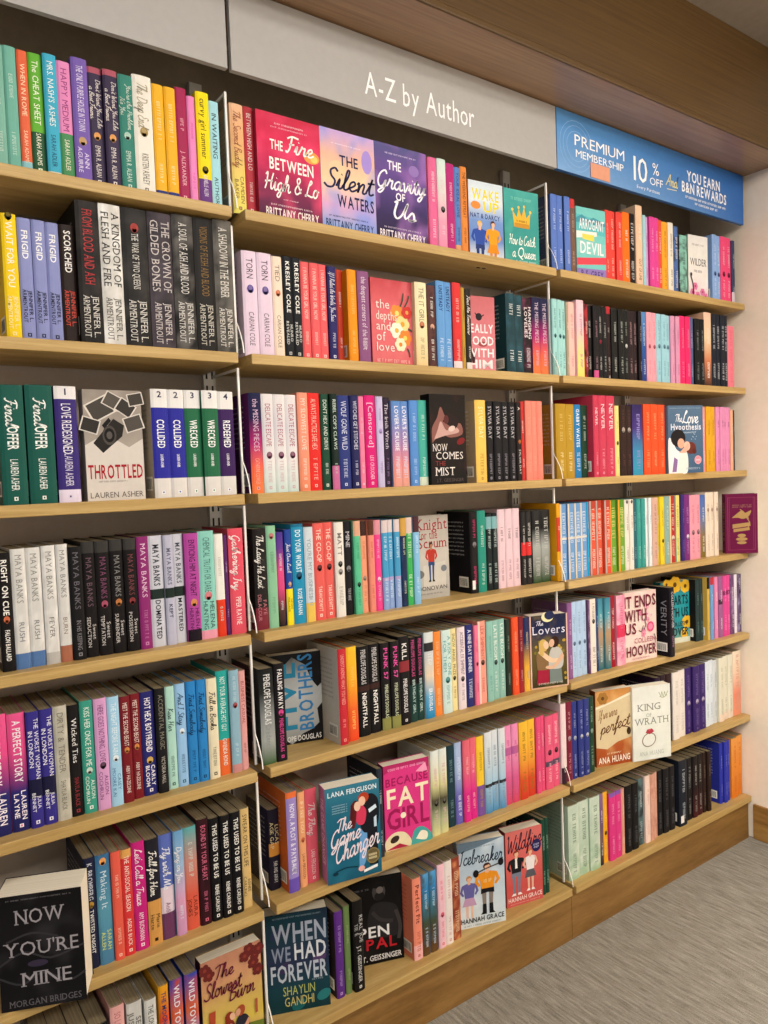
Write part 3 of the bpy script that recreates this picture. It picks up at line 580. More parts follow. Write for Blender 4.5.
R1|1.4375|1.4688|0.2181|0.028|f0a832|~12|~8|t=a06820|1|orange paperback, between red and white, top shelf, right bay
R1|1.4688|1.4972|0.2206|0.028|ece4d4|~12|~8|t=605848|0|white paperback, between orange and blue, top shelf, right bay
R1|1.4972|1.5210|0.2126|0.028|4f6fa8|~9|~8|b t=e8e4e0 N=2a2c38|0|blue paperback, between white and black, top shelf, right bay
R1|1.5210|1.5312|0.1883|0.028|1c1b1c|~12|~8||0|black paperback, between blue and pale teal, top shelf, right bay
R1|1.5312|1.5745|0.1924|0.028|8cc4b4|~12|~8|N=2a2a2c t=20201e|1|pale teal paperback, between black and face-out cover, top shelf, right bay
FACE|R1|wilder|1.5940|0.0400|1.6900|0.0300|0.2061|0.030|cream face-out paperback with pink flowers at its foot, top shelf of right bay
R1|1.7154|1.7423|0.2213|0.028|8fb0e2|~10|~8|t=e0e8f4 E=.58:2c3c6c|0|first of two alike light blue paperbacks between face-out cover and pink, top shelf, right bay
R1|1.7423|1.7693|0.2213|0.028|8fb0e2|~10|~8|t=e0e8f4 E=.58:2c3c6c|0|second of two alike light blue paperbacks between face-out cover and pink, top shelf, right bay
R1|1.7693|1.8018|0.2235|0.028|ef4f7e|~10|~8|t=f8d0dc E=.56:601830|0|first of two alike pink paperbacks between light blue and navy, top shelf, right bay
R1|1.8018|1.8343|0.2235|0.028|ef4f7e|~10|~8|t=f8d0dc E=.56:601830|0|second of two alike pink paperbacks between light blue and navy, top shelf, right bay
R1|1.8343|1.8551|0.2184|0.028|3a4060|~12|~8|B=.8:d8c8d0|0|navy paperback with pale grey foot, right of pink, top shelf, right bay
M2|0.0001|0.0340|0.2133|0.028|e3cddf|TORN|CARIAN COLE|t=4a3a48 a=5c4c58 E=.36:5c4a94 tr=.07:.26 ar=.58:.9|1|first of two alike white paperbacks before cream, second shelf, middle bay
M2|0.0340|0.0680|0.2133|0.028|e3cddf|TORN|CARIAN COLE|t=4a3a48 a=5c4c58 E=.36:5c4a94 tr=.07:.26 ar=.58:.9|1|second of two alike white paperbacks before cream, second shelf, middle bay
M2|0.0680|0.0928|0.2106|0.028|efdac6|TIED|CARIAN COLE|t=8c7c70 a=7c6c60 E=.36:d06a3c tr=.07:.26 ar=.58:.9|1|cream paperback with coral emblem, between white and black, second shelf, middle bay
M2|0.0928|0.1150|0.2139|0.028|1b1d22|KRESLEY COLE|MUNRO/REVEALED|b t=f0eee8 a=c8c8c4 tr=.05:.55 ar=.62:.88 L|1|first of two alike black paperbacks between cream and pink, second shelf, middle bay
M2|0.1150|0.1371|0.2139|0.028|1b1d22|KRESLEY COLE|MUNRO/REVEALED|b t=f0eee8 a=c8c8c4 tr=.05:.55 ar=.62:.88 L|1|second of two alike black paperbacks between cream and pink, second shelf, middle bay
M2|0.1371|0.1591|0.2089|0.028|ec6366|I WANNA BE YOUR GIRL NOW|~7|t=f8cfc6 L|1|first of three alike pink paperbacks between black and navy, second shelf, middle bay
M2|0.1591|0.1811|0.2089|0.028|ec6366|I WANNA BE YOUR GIRL NOW|~7|t=f8cfc6 L|1|second of three alike pink paperbacks between black and navy, second shelf, middle bay
M2|0.1811|0.2031|0.2089|0.028|ec6366|I WANNA BE YOUR GIRL NOW|~7|t=f8cfc6 L|1|third of three alike pink paperbacks between black and navy, second shelf, middle bay
M2|0.2031|0.2257|0.2071|0.028|2c2a64|If I Ruled the World, You Said|~6|f=s t=e4e0ee L|1|navy paperback with white title, between pink and red, second shelf, middle bay
M2|0.2394|0.2570|0.2101|0.050|c8432c|~10|~6||0|red paperback, between navy and orange, second shelf, middle bay
M2|0.2570|0.2826|0.2082|0.028|f0951d|~12|~8|t=f8c878|1|orange paperback, between red and mauve, second shelf, middle bay
M2|0.2826|0.3148|0.2075|0.028|8d5783|the deepest corners of the heart|~4|t=e6d4e0 tr=.06:.85|1|mauve paperback with white title, between orange and face-out cover, second shelf, middle bay
FACE|M2|depths_love|0.3257|0.0400|0.4448|0.0400|0.2013|0.030|salmon pink face-out paperback with a bouquet of flowers, second shelf, middle bay
M2|0.4448|0.4807|0.2016|0.028|ebdfb6|THE IT GIRL|~7|t=8a8268 G=ece0b8:ecdfb4:e8c890 E=.5:c06848|1|cream paperback with coral emblem, between face-out cover and dusty red, second shelf, middle bay
M2|0.4843|0.5115|0.1995|0.028|5e3a36|~8|~8|E=.5:d8a890 N=3c2628|1|dusty red paperback with peach emblem, between cream and blue, second shelf, middle bay
M2|0.5115|0.5371|0.2125|0.028|679dd4|UNSTEADY|~9|b t=1c3c70 a=d8e4f0 tr=.05:.34|1|first of two alike blue paperbacks between dusty red and red, second shelf, middle bay
M2|0.5371|0.5627|0.2125|0.028|679dd4|UNSTEADY|~9|b t=1c3c70 a=d8e4f0 tr=.05:.34|1|second of two alike blue paperbacks between dusty red and red, second shelf, middle bay
M2|0.5627|0.5913|0.2144|0.028|d83839|~9|~9|t=f4c8c0 B=.9:e8d8d8|1|red paperback with white foot, between blue and golden, second shelf, middle bay
M2|0.5913|0.6053|0.2053|0.028|b8923c|~9|~9|t=705418|0|golden paperback, between red and black, second shelf, middle bay
M2|0.6053|0.6251|0.2043|0.028|2c2624|Find Me Tomorrow|~8|f=s t=ece4dc B=.9:e4dcd4|0|black paperback with white foot, between golden and face-out cover, second shelf, middle bay
FACE|M2|really_good|0.6100|0.0450|0.7070|0.0300|0.1923|0.030|dusty pink face-out paperback with white capitals and dark bird, second shelf, middle bay
M2|0.7445|0.7785|0.2075|0.028|1e3f48|~4|~4|b t=e4e8e4 tr=.06:.34 N=2c5560|1|first of two alike dark teal paperbacks between face-out cover and black, second shelf, middle bay
M2|0.7785|0.8125|0.2075|0.028|1e3f48|~4|~4|b t=e4e8e4 tr=.06:.34 N=2c5560|1|second of two alike dark teal paperbacks between face-out cover and black, second shelf, middle bay
M2|0.8125|0.8457|0.2036|0.028|241c22|HANGING/LOVELIES|~8|b t=e4dade N=70304c|1|black paperback with white title, between dark teal and mauve, second shelf, middle bay
M2|0.8457|0.8765|0.2086|0.028|6c2a6a|THE MISSING PIECES|~6|t=d8c4d0 G=1d2046:28204c:b02a72:ee6a4c:f08048|1|first of two alike mauve paperbacks after black, second shelf, middle bay
M2|0.8765|0.9074|0.2086|0.028|6c2a6a|THE MISSING PIECES|~6|t=d8c4d0 G=1d2046:28204c:b02a72:ee6a4c:f08048|1|second of two alike mauve paperbacks after black, second shelf, middle bay
R2|0.9219|0.9419|0.2117|0.028|a3d5d2|~13|~9|t=3c6468 E=.47:2c5860|0|first of three alike pale teal paperbacks before tan, second shelf, right bay
R2|0.9419|0.9620|0.2117|0.028|a3d5d2|~13|~9|t=3c6468 E=.47:2c5860|0|second of three alike pale teal paperbacks before tan, second shelf, right bay
R2|0.9620|0.9821|0.2117|0.028|a3d5d2|~13|~9|t=3c6468 E=.47:2c5860|0|third of three alike pale teal paperbacks before tan, second shelf, right bay
R2|0.9821|0.9939|0.2098|0.028|b0a088|~8|~8||0|tan paperback, between pale teal and coral pink, second shelf, right bay
R2|0.9939|1.0216|0.2118|0.028|f0c0b4|~10|~6|t=c87888|1|coral pink paperback, between tan and pale pink, second shelf, right bay
R2|1.0216|1.0525|0.2192|0.028|eec4cc|~10|~6|t=a05870 G=eec4cc:eec4cc:ecd890:ece070|1|pale pink paperback, between coral pink and red, second shelf, right bay
R2|1.0525|1.0709|0.2108|0.028|b03038|~10|~8|t=e8d0c8 N=2a1c1c|0|red paperback, between pale pink and black, second shelf, right bay
R2|1.0709|1.0936|0.2084|0.028|1d1a1c|~10|~8|t=d0ccc8|0|black paperback, between red and black, second shelf, right bay
R2|1.0936|1.1158|0.2106|0.028|1d1a1c|~10|~8|t=b88c9c B=.88:d05890|0|black paperback with magenta foot, between black and black, second shelf, right bay
R2|1.1158|1.1370|0.2106|0.028|1a191b|~10|~8|t=d4d0cc E=.48:9c3048|0|black paperback with red emblem, between black and black, second shelf, right bay
R2|1.1370|1.1583|0.2104|0.028|1a191b|~10|~8|t=c8c8c4|0|fourth black paperback right of the red one, second shelf, right bay
R2|1.1583|1.1799|0.2157|0.028|2a1a1c|~4|~8|T=.1:b02c34 t=c8c0bc L|0|fifth black paperback right of the red one, second shelf, right bay
R2|1.1799|1.2091|0.2105|0.028|191a19|~10|~8|t=d0d4cc|1|sixth black paperback right of the red one, second shelf, right bay
R2|1.2091|1.2350|0.2109|0.028|191a19|~10|~8|t=c8d0c8|0|fifth black paperback left of the blue one, second shelf, right bay
R2|1.2350|1.2575|0.2109|0.028|191a19|~10|~8|t=a8b0a8 E=.5:e0dcd8|0|black paperback with white emblem, between black and black, second shelf, right bay
R2|1.2575|1.2816|0.2119|0.028|2c1f22|~12|~8|t=c8a0a4|0|first of two alike black paperbacks between black and black, second shelf, right bay
R2|1.2816|1.3056|0.2119|0.028|2c1f22|~12|~8|t=c8a0a4|0|second of two alike black paperbacks between black and black, second shelf, right bay
R2|1.3056|1.3211|0.2150|0.028|221c20|~12|~8|t=c8b8b8|0|black paperback, between black and blue, second shelf, right bay
R2|1.3211|1.3478|0.2146|0.028|2f5a9c|~12|~8|t=dce4f0 G=5c8cc0:2f5a9c:28408a|0|blue paperback, between black and pink, second shelf, right bay
R2|1.3478|1.3725|0.2163|0.028|f0a2ae|~10|~8|t=e07890 E=.48:a85064|0|first of two alike pink paperbacks between blue and pale teal, second shelf, right bay
R2|1.3725|1.3973|0.2163|0.028|f0a2ae|~10|~8|t=e07890 E=.48:a85064|0|second of two alike pink paperbacks between blue and pale teal, second shelf, right bay
R2|1.3973|1.4228|0.2160|0.028|9dccd8|~10|~8|t=7098a8 E=.46:587c90|0|first of three alike pale teal paperbacks between pink and pink, second shelf, right bay
R2|1.4228|1.4484|0.2160|0.028|9dccd8|~10|~8|t=7098a8 E=.46:587c90|0|second of three alike pale teal paperbacks between pink and pink, second shelf, right bay
R2|1.4484|1.4739|0.2160|0.028|9dccd8|~10|~8|t=7098a8 E=.46:587c90|0|third of three alike pale teal paperbacks between pink and pink, second shelf, right bay
R2|1.4739|1.4964|0.2167|0.028|d898b6|~10|~8|t=b06890|0|first of two alike pink paperbacks between pale teal and magenta, second shelf, right bay
R2|1.4964|1.5189|0.2167|0.028|d898b6|~10|~8|t=b06890|0|second of two alike pink paperbacks between pale teal and magenta, second shelf, right bay
R2|1.5189|1.5480|0.2204|0.028|ed2b6c|~10|~8|t=f8a0c0|0|first of two alike magenta paperbacks between pink and blue, second shelf, right bay
R2|1.5480|1.5772|0.2204|0.028|ed2b6c|~10|~8|t=f8a0c0|0|second of two alike magenta paperbacks between pink and blue, second shelf, right bay
R2|1.5772|1.6011|0.2217|0.028|5a648c|~10|~8|t=b0b8d0|0|blue paperback, between magenta and black, second shelf, right bay
R2|1.6011|1.6296|0.2192|0.028|17181a|~10|~8|t=98a0a0|0|first of two alike black paperbacks between blue and peach, second shelf, right bay
R2|1.6296|1.6580|0.2192|0.028|17181a|~10|~8|t=98a0a0|0|second of two alike black paperbacks between blue and peach, second shelf, right bay
R2|1.6580|1.7015|0.2453|0.028|e4b496|~6|~6|G=eec4ac:ecd0a8:c87850:3c2c28|1|peach paperback, between black and black, second shelf, right bay
R2|1.7015|1.7269|0.2443|0.028|20242f|~10|~8|b t=ccd0d4|0|first of four alike black paperbacks between peach and pink, second shelf, right bay
R2|1.7269|1.7522|0.2443|0.028|20242f|~10|~8|b t=ccd0d4|0|second of four alike black paperbacks between peach and pink, second shelf, right bay
R2|1.7522|1.7776|0.2443|0.028|20242f|~10|~8|b t=ccd0d4|0|third of four alike black paperbacks between peach and pink, second shelf, right bay
R2|1.7776|1.8029|0.2443|0.028|20242f|~10|~8|b t=ccd0d4|0|fourth of four alike black paperbacks between peach and pink, second shelf, right bay
R2|1.8029|1.8494|0.2140|0.028|ef8494|~10|~8|t=e46c80|1|pink paperback, right of black, second shelf, right bay
M3|0.0009|0.0292|0.2071|0.028|6c2a6a|the MISSING PIECES|CATHERINE COWLES|t=d8b8d0 a=f4b0a0 G=1d2046:28204c:b02a72:ee6a4c:f08048 L|1|mauve paperback with pale pink title, left of white, third shelf, middle bay
M3|0.0292|0.0574|0.2060|0.028|dcd9d9|DELICATE ESCAPE|~8|t=a85868 a=c8a8b0 G=e4dede:d8d4da:e4e0e0:c8dcd8 E=.62:7c3c5c tr=.1:.53 L|1|first of three alike white paperbacks between mauve and peach, third shelf, middle bay
M3|0.0574|0.0856|0.2060|0.028|dcd9d9|DELICATE ESCAPE|~8|t=a85868 a=c8a8b0 G=e4dede:d8d4da:e4e0e0:c8dcd8 E=.62:7c3c5c tr=.1:.53 L|1|second of three alike white paperbacks between mauve and peach, third shelf, middle bay
M3|0.0856|0.1138|0.2060|0.028|dcd9d9|DELICATE ESCAPE|~8|t=a85868 a=c8a8b0 G=e4dede:d8d4da:e4e0e0:c8dcd8 E=.62:7c3c5c tr=.1:.53 L|1|third of three alike white paperbacks between mauve and peach, third shelf, middle bay
M3|0.1138|0.1399|0.2113|0.028|ed987e|MY SLOWEST LOVE|~9|t=f6dccf G=ee9a80:ee9a80:e88c68 L|1|peach paperback with cream title, between white and red, third shelf, middle bay
M3|0.1399|0.1737|0.2123|0.028|de302c|ALWAYS PRACTICE SAFE HEX|~6|t=f2c0b4 L|1|red paperback with coral pink title, between peach and dark teal, third shelf, middle bay
M3|0.1737|0.1966|0.2107|0.028|1e4937|DON'T HEX AND DRIVE|~6|t=dce4da L|1|dark teal paperback with white title, between red and black, third shelf, middle bay
M3|0.1966|0.2162|0.2114|0.028|1a2a24|REBEL COP'S CLAWS|~4|t=cfe0d4 B=.75:c86c9c|1|black paperback with magenta foot, between dark teal and navy, third shelf, middle bay
M3|0.2162|0.2493|0.2092|0.028|2f3b7c|WOLF GONE WILD|~6|t=d4d8ec L|1|navy paperback with white title, between black and navy, third shelf, middle bay
M3|0.2493|0.2728|0.2101|0.028|252658|WITCHES GET STITCHES|~6|t=d8d8ea L|1|navy paperback with white title, between navy and pink, third shelf, middle bay
M3|0.2728|0.2896|0.2086|0.028|ef80a2|~10|~7|t=f8d0dc L|0|pink paperback, between navy and magenta, third shelf, middle bay
M3|0.2896|0.3204|0.2115|0.028|d61f78|[Censored]|LEX CROUCHER|t=f4c4dc L|1|magenta paperback with pale pink title, between pink and pale blue, third shelf, middle bay
M3|0.3204|0.3404|0.2096|0.028|c6bde0|~7|~7|t=8470a8 E=.38:a890cc|1|pale blue paperback with lilac emblem, between magenta and charcoal, third shelf, middle bay
M3|0.3404|0.3627|0.2081|0.028|2d2136|The Irish Witch|~8|f=1 t=d8ccdc a=8870a0 L|1|charcoal paperback with pale grey title, between pale blue and periwinkle, third shelf, middle bay
M3|0.3627|0.3886|0.2004|0.028|8090c8|LOVER'S CRUISE|~9|b t=ecebf2 G=5c8cc8:8090c8:b088b4:e89090:e0a090|1|first of two alike periwinkle paperbacks between charcoal and blue, third shelf, middle bay
M3|0.3886|0.4145|0.2004|0.028|8090c8|LOVER'S CRUISE|~9|b t=ecebf2 G=5c8cc8:8090c8:b088b4:e89090:e0a090|1|second of two alike periwinkle paperbacks between charcoal and blue, third shelf, middle bay
M3|0.4145|0.4408|0.2031|0.028|5a8ed0|~10|~7|t=b8d0ec L|1|blue paperback, between periwinkle and teal, third shelf, middle bay
M3|0.4408|0.4682|0.2039|0.028|4db1a0|~9|~8|t=d8ece4 B=.9:d0dcc8|1|teal paperback with pale grey foot, between blue and face-out cover, third shelf, middle bay
FACE|M3|comes_mist|0.4682|0.0150|0.5817|0.0150|0.2194|0.035|black face-out paperback with a pale face and white serif title, third shelf
M3|0.6268|0.6642|0.2103|0.028|efc460|SYLVIA DAY|~8|t=f8e8b8 a=a87830 tr=.08:.46 back=a4927c L|1|golden paperback with cream title, between face-out cover and black, third shelf, middle bay
M3|0.6642|0.6911|0.2081|0.028|1a191d|SYLVIA DAY|~9|t=c8c4ca a=9c98a4 tr=.06:.46 L|1|first of four alike black paperbacks between golden and black, third shelf, middle bay
M3|0.6911|0.7181|0.2081|0.028|1a191d|SYLVIA DAY|~9|t=c8c4ca a=9c98a4 tr=.06:.46 L|1|second of four alike black paperbacks between golden and black, third shelf, middle bay
M3|0.7181|0.7451|0.2081|0.028|1a191d|SYLVIA DAY|~9|t=c8c4ca a=9c98a4 tr=.06:.46 L|1|third of four alike black paperbacks between golden and black, third shelf, middle bay
M3|0.7451|0.7720|0.2081|0.028|1a191d|SYLVIA DAY|~9|t=c8c4ca a=9c98a4 tr=.06:.46 L|1|fourth of four alike black paperbacks between golden and black, third shelf, middle bay
M3|0.7720|0.7923|0.2080|0.028|241c1c|A|SYLVIA DAY|t=e8e0d8 E=.5:c87838 tr=.04:.12 ar=.6:.92|0|black paperback with tan emblem, between black and red, third shelf, middle bay
M3|0.7923|0.8075|0.2103|0.028|c83432|~10|~8||0|red paperback, between black and coral pink, third shelf, middle bay
M3|0.8075|0.8309|0.2133|0.028|ef8a78|~9|~9|t=f4a494|0|first of three alike coral pink paperbacks after red, third shelf, middle bay
M3|0.8309|0.8543|0.2133|0.028|ef8a78|~9|~9|t=f4a494|0|second of three alike coral pink paperbacks after red, third shelf, middle bay
M3|0.8543|0.8777|0.2133|0.028|ef8a78|~9|~9|t=f4a494|0|third of three alike coral pink paperbacks after red, third shelf, middle bay
R3|0.9237|0.9640|0.2080|0.028|b58f2b|~8|~8|t=d8bc70 a=f0e0a8|1|first of two alike golden paperbacks before blue, third shelf, right bay
R3|0.9640|1.0044|0.2080|0.028|b58f2b|~8|~8|t=d8bc70 a=f0e0a8|1|second of two alike golden paperbacks before blue, third shelf, right bay
R3|1.0044|1.0346|0.2080|0.028|2a7db6|GABBY WAITES|~7|b t=e0ecf4|1|blue paperback with white title, between golden and dark teal, third shelf, right bay
R3|1.0346|1.0653|0.2066|0.028|1f4030|~10|~7|t=c8d0c4|1|dark teal paperback, between blue and red, third shelf, right bay
R3|1.0653|1.0891|0.2343|0.010|c83e58|NEVER|~8|f=1 t=f4dce0 a=e8a0b0 tr=.1:.42 D=.15 L|0|first of three alike red paperbacks between dark teal and golden, third shelf, right bay
R3|1.0891|1.1227|0.2343|0.010|c83e58|NEVER|~8|f=1 t=f4dce0 a=e8a0b0 tr=.1:.42 D=.15 L|1|second of three alike red paperbacks between dark teal and golden, third shelf, right bay
R3|1.1227|1.1624|0.2343|0.010|c83e58|NEVER|~8|f=1 t=f4dce0 a=e8a0b0 tr=.1:.42 D=.15 L|1|third of three alike red paperbacks between dark teal and golden, third shelf, right bay
R3|1.1860|1.2081|0.2092|0.028|eadc8a|~5|~5|t=b0a050 E=.53:2c2820|0|golden paperback with black emblem, between red and black, third shelf, right bay
R3|1.2081|1.2382|0.2111|0.028|33201c|~10|~6|t=684844 E=.35:b8aca4|1|first of two alike black paperbacks between golden and blue, third shelf, right bay
R3|1.2382|1.2683|0.2111|0.028|33201c|~10|~6|t=684844 E=.35:b8aca4|1|second of two alike black paperbacks between golden and blue, third shelf, right bay
R3|1.2683|1.3187|0.2148|0.028|4c3c8c|~8|~10|t=b0a8e0 G=2c2458:4a3480:3c8cb4:3898b8|1|blue paperback, between black and coral, third shelf, right bay
R3|1.3225|1.3589|0.2169|0.028|f0552a|~10|~8|t=f8a878|1|first of three alike coral paperbacks between blue and face-out cover, third shelf, right bay
R3|1.3589|1.3954|0.2169|0.028|f0552a|~10|~8|t=f8a878|1|second of three alike coral paperbacks between blue and face-out cover, third shelf, right bay
R3|1.3954|1.4318|0.2169|0.028|f0552a|~10|~8|t=f8a878|1|third of three alike coral paperbacks between blue and face-out cover, third shelf, right bay
FACE|R3|love_hypothesis|1.4330|0.0180|1.5560|-0.0250|0.2137|0.030|slate blue face-out paperback with a kissing couple in white, third shelf, right bay
R3|1.6409|1.6654|0.2165|0.028|e89c98|~10|~8||0|coral pink paperback, between face-out cover and golden, third shelf, right bay
R3|1.6654|1.6929|0.2174|0.028|dfa72a|~8|~8|t=b07c1c|0|first of two alike golden paperbacks between coral pink and pink, third shelf, right bay
R3|1.6929|1.7204|0.2174|0.028|dfa72a|~8|~8|t=b07c1c|0|second of two alike golden paperbacks between coral pink and pink, third shelf, right bay
R3|1.7204|1.7442|0.2175|0.028|e292ba|~4|~10|t=783c64 a=c060a0 tr=.04:.5|0|first of four alike pink paperbacks between golden and peach, third shelf, right bay
R3|1.7442|1.7680|0.2175|0.028|e292ba|~4|~10|t=783c64 a=c060a0 tr=.04:.5|0|second of four alike pink paperbacks between golden and peach, third shelf, right bay
R3|1.7680|1.7918|0.2175|0.028|e292ba|~4|~10|t=783c64 a=c060a0 tr=.04:.5|0|third of four alike pink paperbacks between golden and peach, third shelf, right bay
R3|1.7918|1.8156|0.2175|0.028|e292ba|~4|~10|t=783c64 a=c060a0 tr=.04:.5|0|fourth of four alike pink paperbacks between golden and peach, third shelf, right bay
R3|1.8156|1.8326|0.2101|0.028|e8b090|~10|~8||0|peach paperback, between pink and charcoal, third shelf, right bay
R3|1.8326|1.8411|0.2092|0.028|3c3030|~10|~8||0|charcoal paperback, right of peach, third shelf, right bay
M4|-0.0032|0.0270|0.2120|0.028|201c1c|The Lady He Lost|FAYE/DELACOUR|f=s t=ece8e2 a=c07a84 N=2c2a28 B=.78:7a2c38|1|black paperback with dusty red foot, left of mint green, fourth shelf, middle bay
M4|0.0270|0.0502|0.2165|0.028|8cc09c|~11|~8|t=588c70 a=6a9c7c E=.1:c86c74|1|mint green paperback with dusty red emblem, between black and purple, fourth shelf, middle bay
M4|0.0502|0.0687|0.2012|0.028|50348c|~10|~6|G=4a3490:6a3c94:e0508c:d84c80:5c3c38:241c20|1|purple paperback, between mint green and blue, fourth shelf, middle bay
M4|0.0704|0.0874|0.2057|0.028|2a489c|Just Our Luck|DENISE/WILLIAMS|f=s t=eef0f4 B=.62:efdb24 a=7c6c14 E=.57:e0b080|0|blue paperback with orange emblem, between purple and blue, fourth shelf, middle bay
M4|0.0874|0.1174|0.2157|0.028|2590b8|DO YOUR WORST|ROSIE DANAN|b t=dcecf2 E=.52:28405c T=.03:1c6c8c|1|blue paperback with dark blue emblem, between blue and pale grey, fourth shelf, middle bay
M4|0.1174|0.1409|0.2072|0.028|ccd6de|YOU'RE MY BUSINESS|~4|t=8c98a4 B=.8:e4c05c tr=.12:.75|1|pale grey paperback with golden foot, between blue and red, fourth shelf, middle bay
M4|0.1409|0.1675|0.2139|0.028|e1615b|THE CO-OP|TARAH DEWITT|t=f4dcd0 E=.46:3c2428 tr=.06:.4 L|1|first of two alike red paperbacks between pale grey and white, fourth shelf, middle bay
M4|0.1675|0.1941|0.2139|0.028|e1615b|THE CO-OP|TARAH DEWITT|t=f4dcd0 E=.46:3c2428 tr=.06:.4 L|1|second of two alike red paperbacks between pale grey and white, fourth shelf, middle bay
M4|0.1941|0.2190|0.2128|0.028|e6e0d8|MATT|~8|b t=8c8680 E=.44:1c1a1c E=.52:8c8884 a=a09a94|1|white paperback with grey emblem, between red and black, fourth shelf, middle bay
M4|0.2190|0.2436|0.2123|0.028|18171b|MINE|~7|t=c8c4c8 E=.5:8c888c tr=.08:.3|1|black paperback with grey emblem, between white and teal, fourth shelf, middle bay
M4|0.2436|0.2635|0.2124|0.028|5dbd92|~10|~8|T=.16:d8a488 E=.68:1c2c28 t=3c8c68|1|teal paperback with black emblem, between black and peach, fourth shelf, middle bay
M4|0.2635|0.2829|0.2106|0.028|eda07e|~10|~8|T=.16:3c2420 E=.62:94887c t=c8704c|1|peach paperback with grey emblem, between teal and coral pink, fourth shelf, middle bay
M4|0.2829|0.3007|0.2110|0.028|e58c78|~10|~8|T=.16:5c3424 t=c05c50|0|coral pink paperback, between peach and magenta, fourth shelf, middle bay
M4|0.3007|0.3207|0.2108|0.028|e8458e|~10|~8|T=.16:d8909c E=.65:f4e0e4 t=f8c0d4|1|magenta paperback with white emblem, between coral pink and blue, fourth shelf, middle bay
M4|0.3207|0.3389|0.2090|0.028|4a9cc8|~10|~8|b T=.14:d8c8c8 t=e4eef4 M=.64:.68:b0a0cc B=.66:8ca4d4|0|first of three alike blue paperbacks between magenta and dark blue, fourth shelf, middle bay
M4|0.3389|0.3571|0.2090|0.028|4a9cc8|~10|~8|b T=.14:d8c8c8 t=e4eef4 M=.64:.68:b0a0cc B=.66:8ca4d4|0|second of three alike blue paperbacks between magenta and dark blue, fourth shelf, middle bay
M4|0.3571|0.3753|0.2090|0.028|4a9cc8|~10|~8|b T=.14:d8c8c8 t=e4eef4 M=.64:.68:b0a0cc B=.66:8ca4d4|0|third of three alike blue paperbacks between magenta and dark blue, fourth shelf, middle bay
M4|0.3753|0.3947|0.2107|0.028|1e2c4c|~10|~8|t=d8dcb8 T=.2:c89c4c N=26406c|0|dark blue paperback, between blue and green, fourth shelf, middle bay
M4|0.3947|0.4159|0.2109|0.028|3eae5a|~10|~8|b t=e4f4e4 T=.18:d8c0b8|1|green paperback, between dark blue and light blue, fourth shelf, middle bay
M4|0.4159|0.4360|0.2124|0.028|86bce0|~10|~8|T=.18:4c2c34 t=dcecf8|0|light blue paperback, between green and face-out cover, fourth shelf, middle bay
FACE|M4|knight_scrum|0.4430|0.0740|0.5590|0.0690|0.2085|0.030|grey beige face-out paperback with red lettering and seated woman in jeans, fourth shelf
M4|0.6125|0.6394|0.2112|0.045|1a1719|~8|~8|t=d83c78 E=.4:8c8488 D=.145 back=17161a barcode|1|black paperback with grey emblem, between face-out cover and teal, fourth shelf, middle bay
M4|0.6394|0.6684|0.2127|0.045|2b907e|~12|~9|t=e0ece4|1|teal paperback, between black and black, fourth shelf, middle bay
M4|0.6731|0.6943|0.2029|0.050|1c2628|~9|~9|b t=c8dcd8 M=.04:.2:80b0b4|0|first of two alike black paperbacks between teal and pale pink, fourth shelf, middle bay
M4|0.6943|0.7155|0.2029|0.050|1c2628|~9|~9|b t=c8dcd8 M=.04:.2:80b0b4|0|second of two alike black paperbacks between teal and pale pink, fourth shelf, middle bay
M4|0.7204|0.7480|0.2114|0.055|e6c8d0|~6|~10|t=2c2428 a=a06c80|1|first of three alike pale pink paperbacks between black and black, fourth shelf, middle bay
M4|0.7480|0.7757|0.2114|0.055|e6c8d0|~6|~10|t=2c2428 a=a06c80|1|second of three alike pale pink paperbacks between black and black, fourth shelf, middle bay
M4|0.7757|0.8034|0.2114|0.055|e6c8d0|~6|~10|t=2c2428 a=a06c80|1|third of three alike pale pink paperbacks between black and black, fourth shelf, middle bay
M4|0.8034|0.8210|0.2005|0.050|2a2828|~10|~10|b t=d8d4d0 M=.42:.6:d83434|0|first of two alike black paperbacks between pale pink and charcoal, fourth shelf, middle bay
M4|0.8210|0.8438|0.2005|0.050|2a2828|~10|~10|b t=d8d4d0 M=.42:.6:d83434|0|second of two alike black paperbacks between pale pink and charcoal, fourth shelf, middle bay
M4|0.8438|0.8774|0.2012|0.047|3c3c3c|~8|~10|b t=d8d8d4 G=2c2c2c:1c1c1c:a8aca8:8c9088:2c4c24|1|first of two alike charcoal paperbacks after black, fourth shelf, middle bay
M4|0.8774|0.9141|0.2012|0.047|3c3c3c|~8|~10|b t=d8d8d4 G=2c2c2c:1c1c1c:a8aca8:8c9088:2c4c24|1|second of two alike charcoal paperbacks after black, fourth shelf, middle bay
R4|0.9191|0.9346|0.2174|0.028|e8a51c|~4|~4|M=.18:.62:d0402c|0|golden paperback, left of blue, fourth shelf, right bay
R4|0.9346|0.9638|0.2140|0.028|6e9bcd|~10|~10|b t=dcE8f4 a=e8f0f8 M=.44:.47:dcd4c8 ed=dccfb8|1|first of four alike blue paperbacks between golden and blue, fourth shelf, right bay
R4|0.9638|0.9930|0.2140|0.028|6e9bcd|~10|~10|b t=dcE8f4 a=e8f0f8 M=.44:.47:dcd4c8 ed=dccfb8|1|second of four alike blue paperbacks between golden and blue, fourth shelf, right bay
R4|0.9930|1.0222|0.2140|0.028|6e9bcd|~10|~10|b t=dcE8f4 a=e8f0f8 M=.44:.47:dcd4c8 ed=dccfb8|1|third of four alike blue paperbacks between golden and blue, fourth shelf, right bay
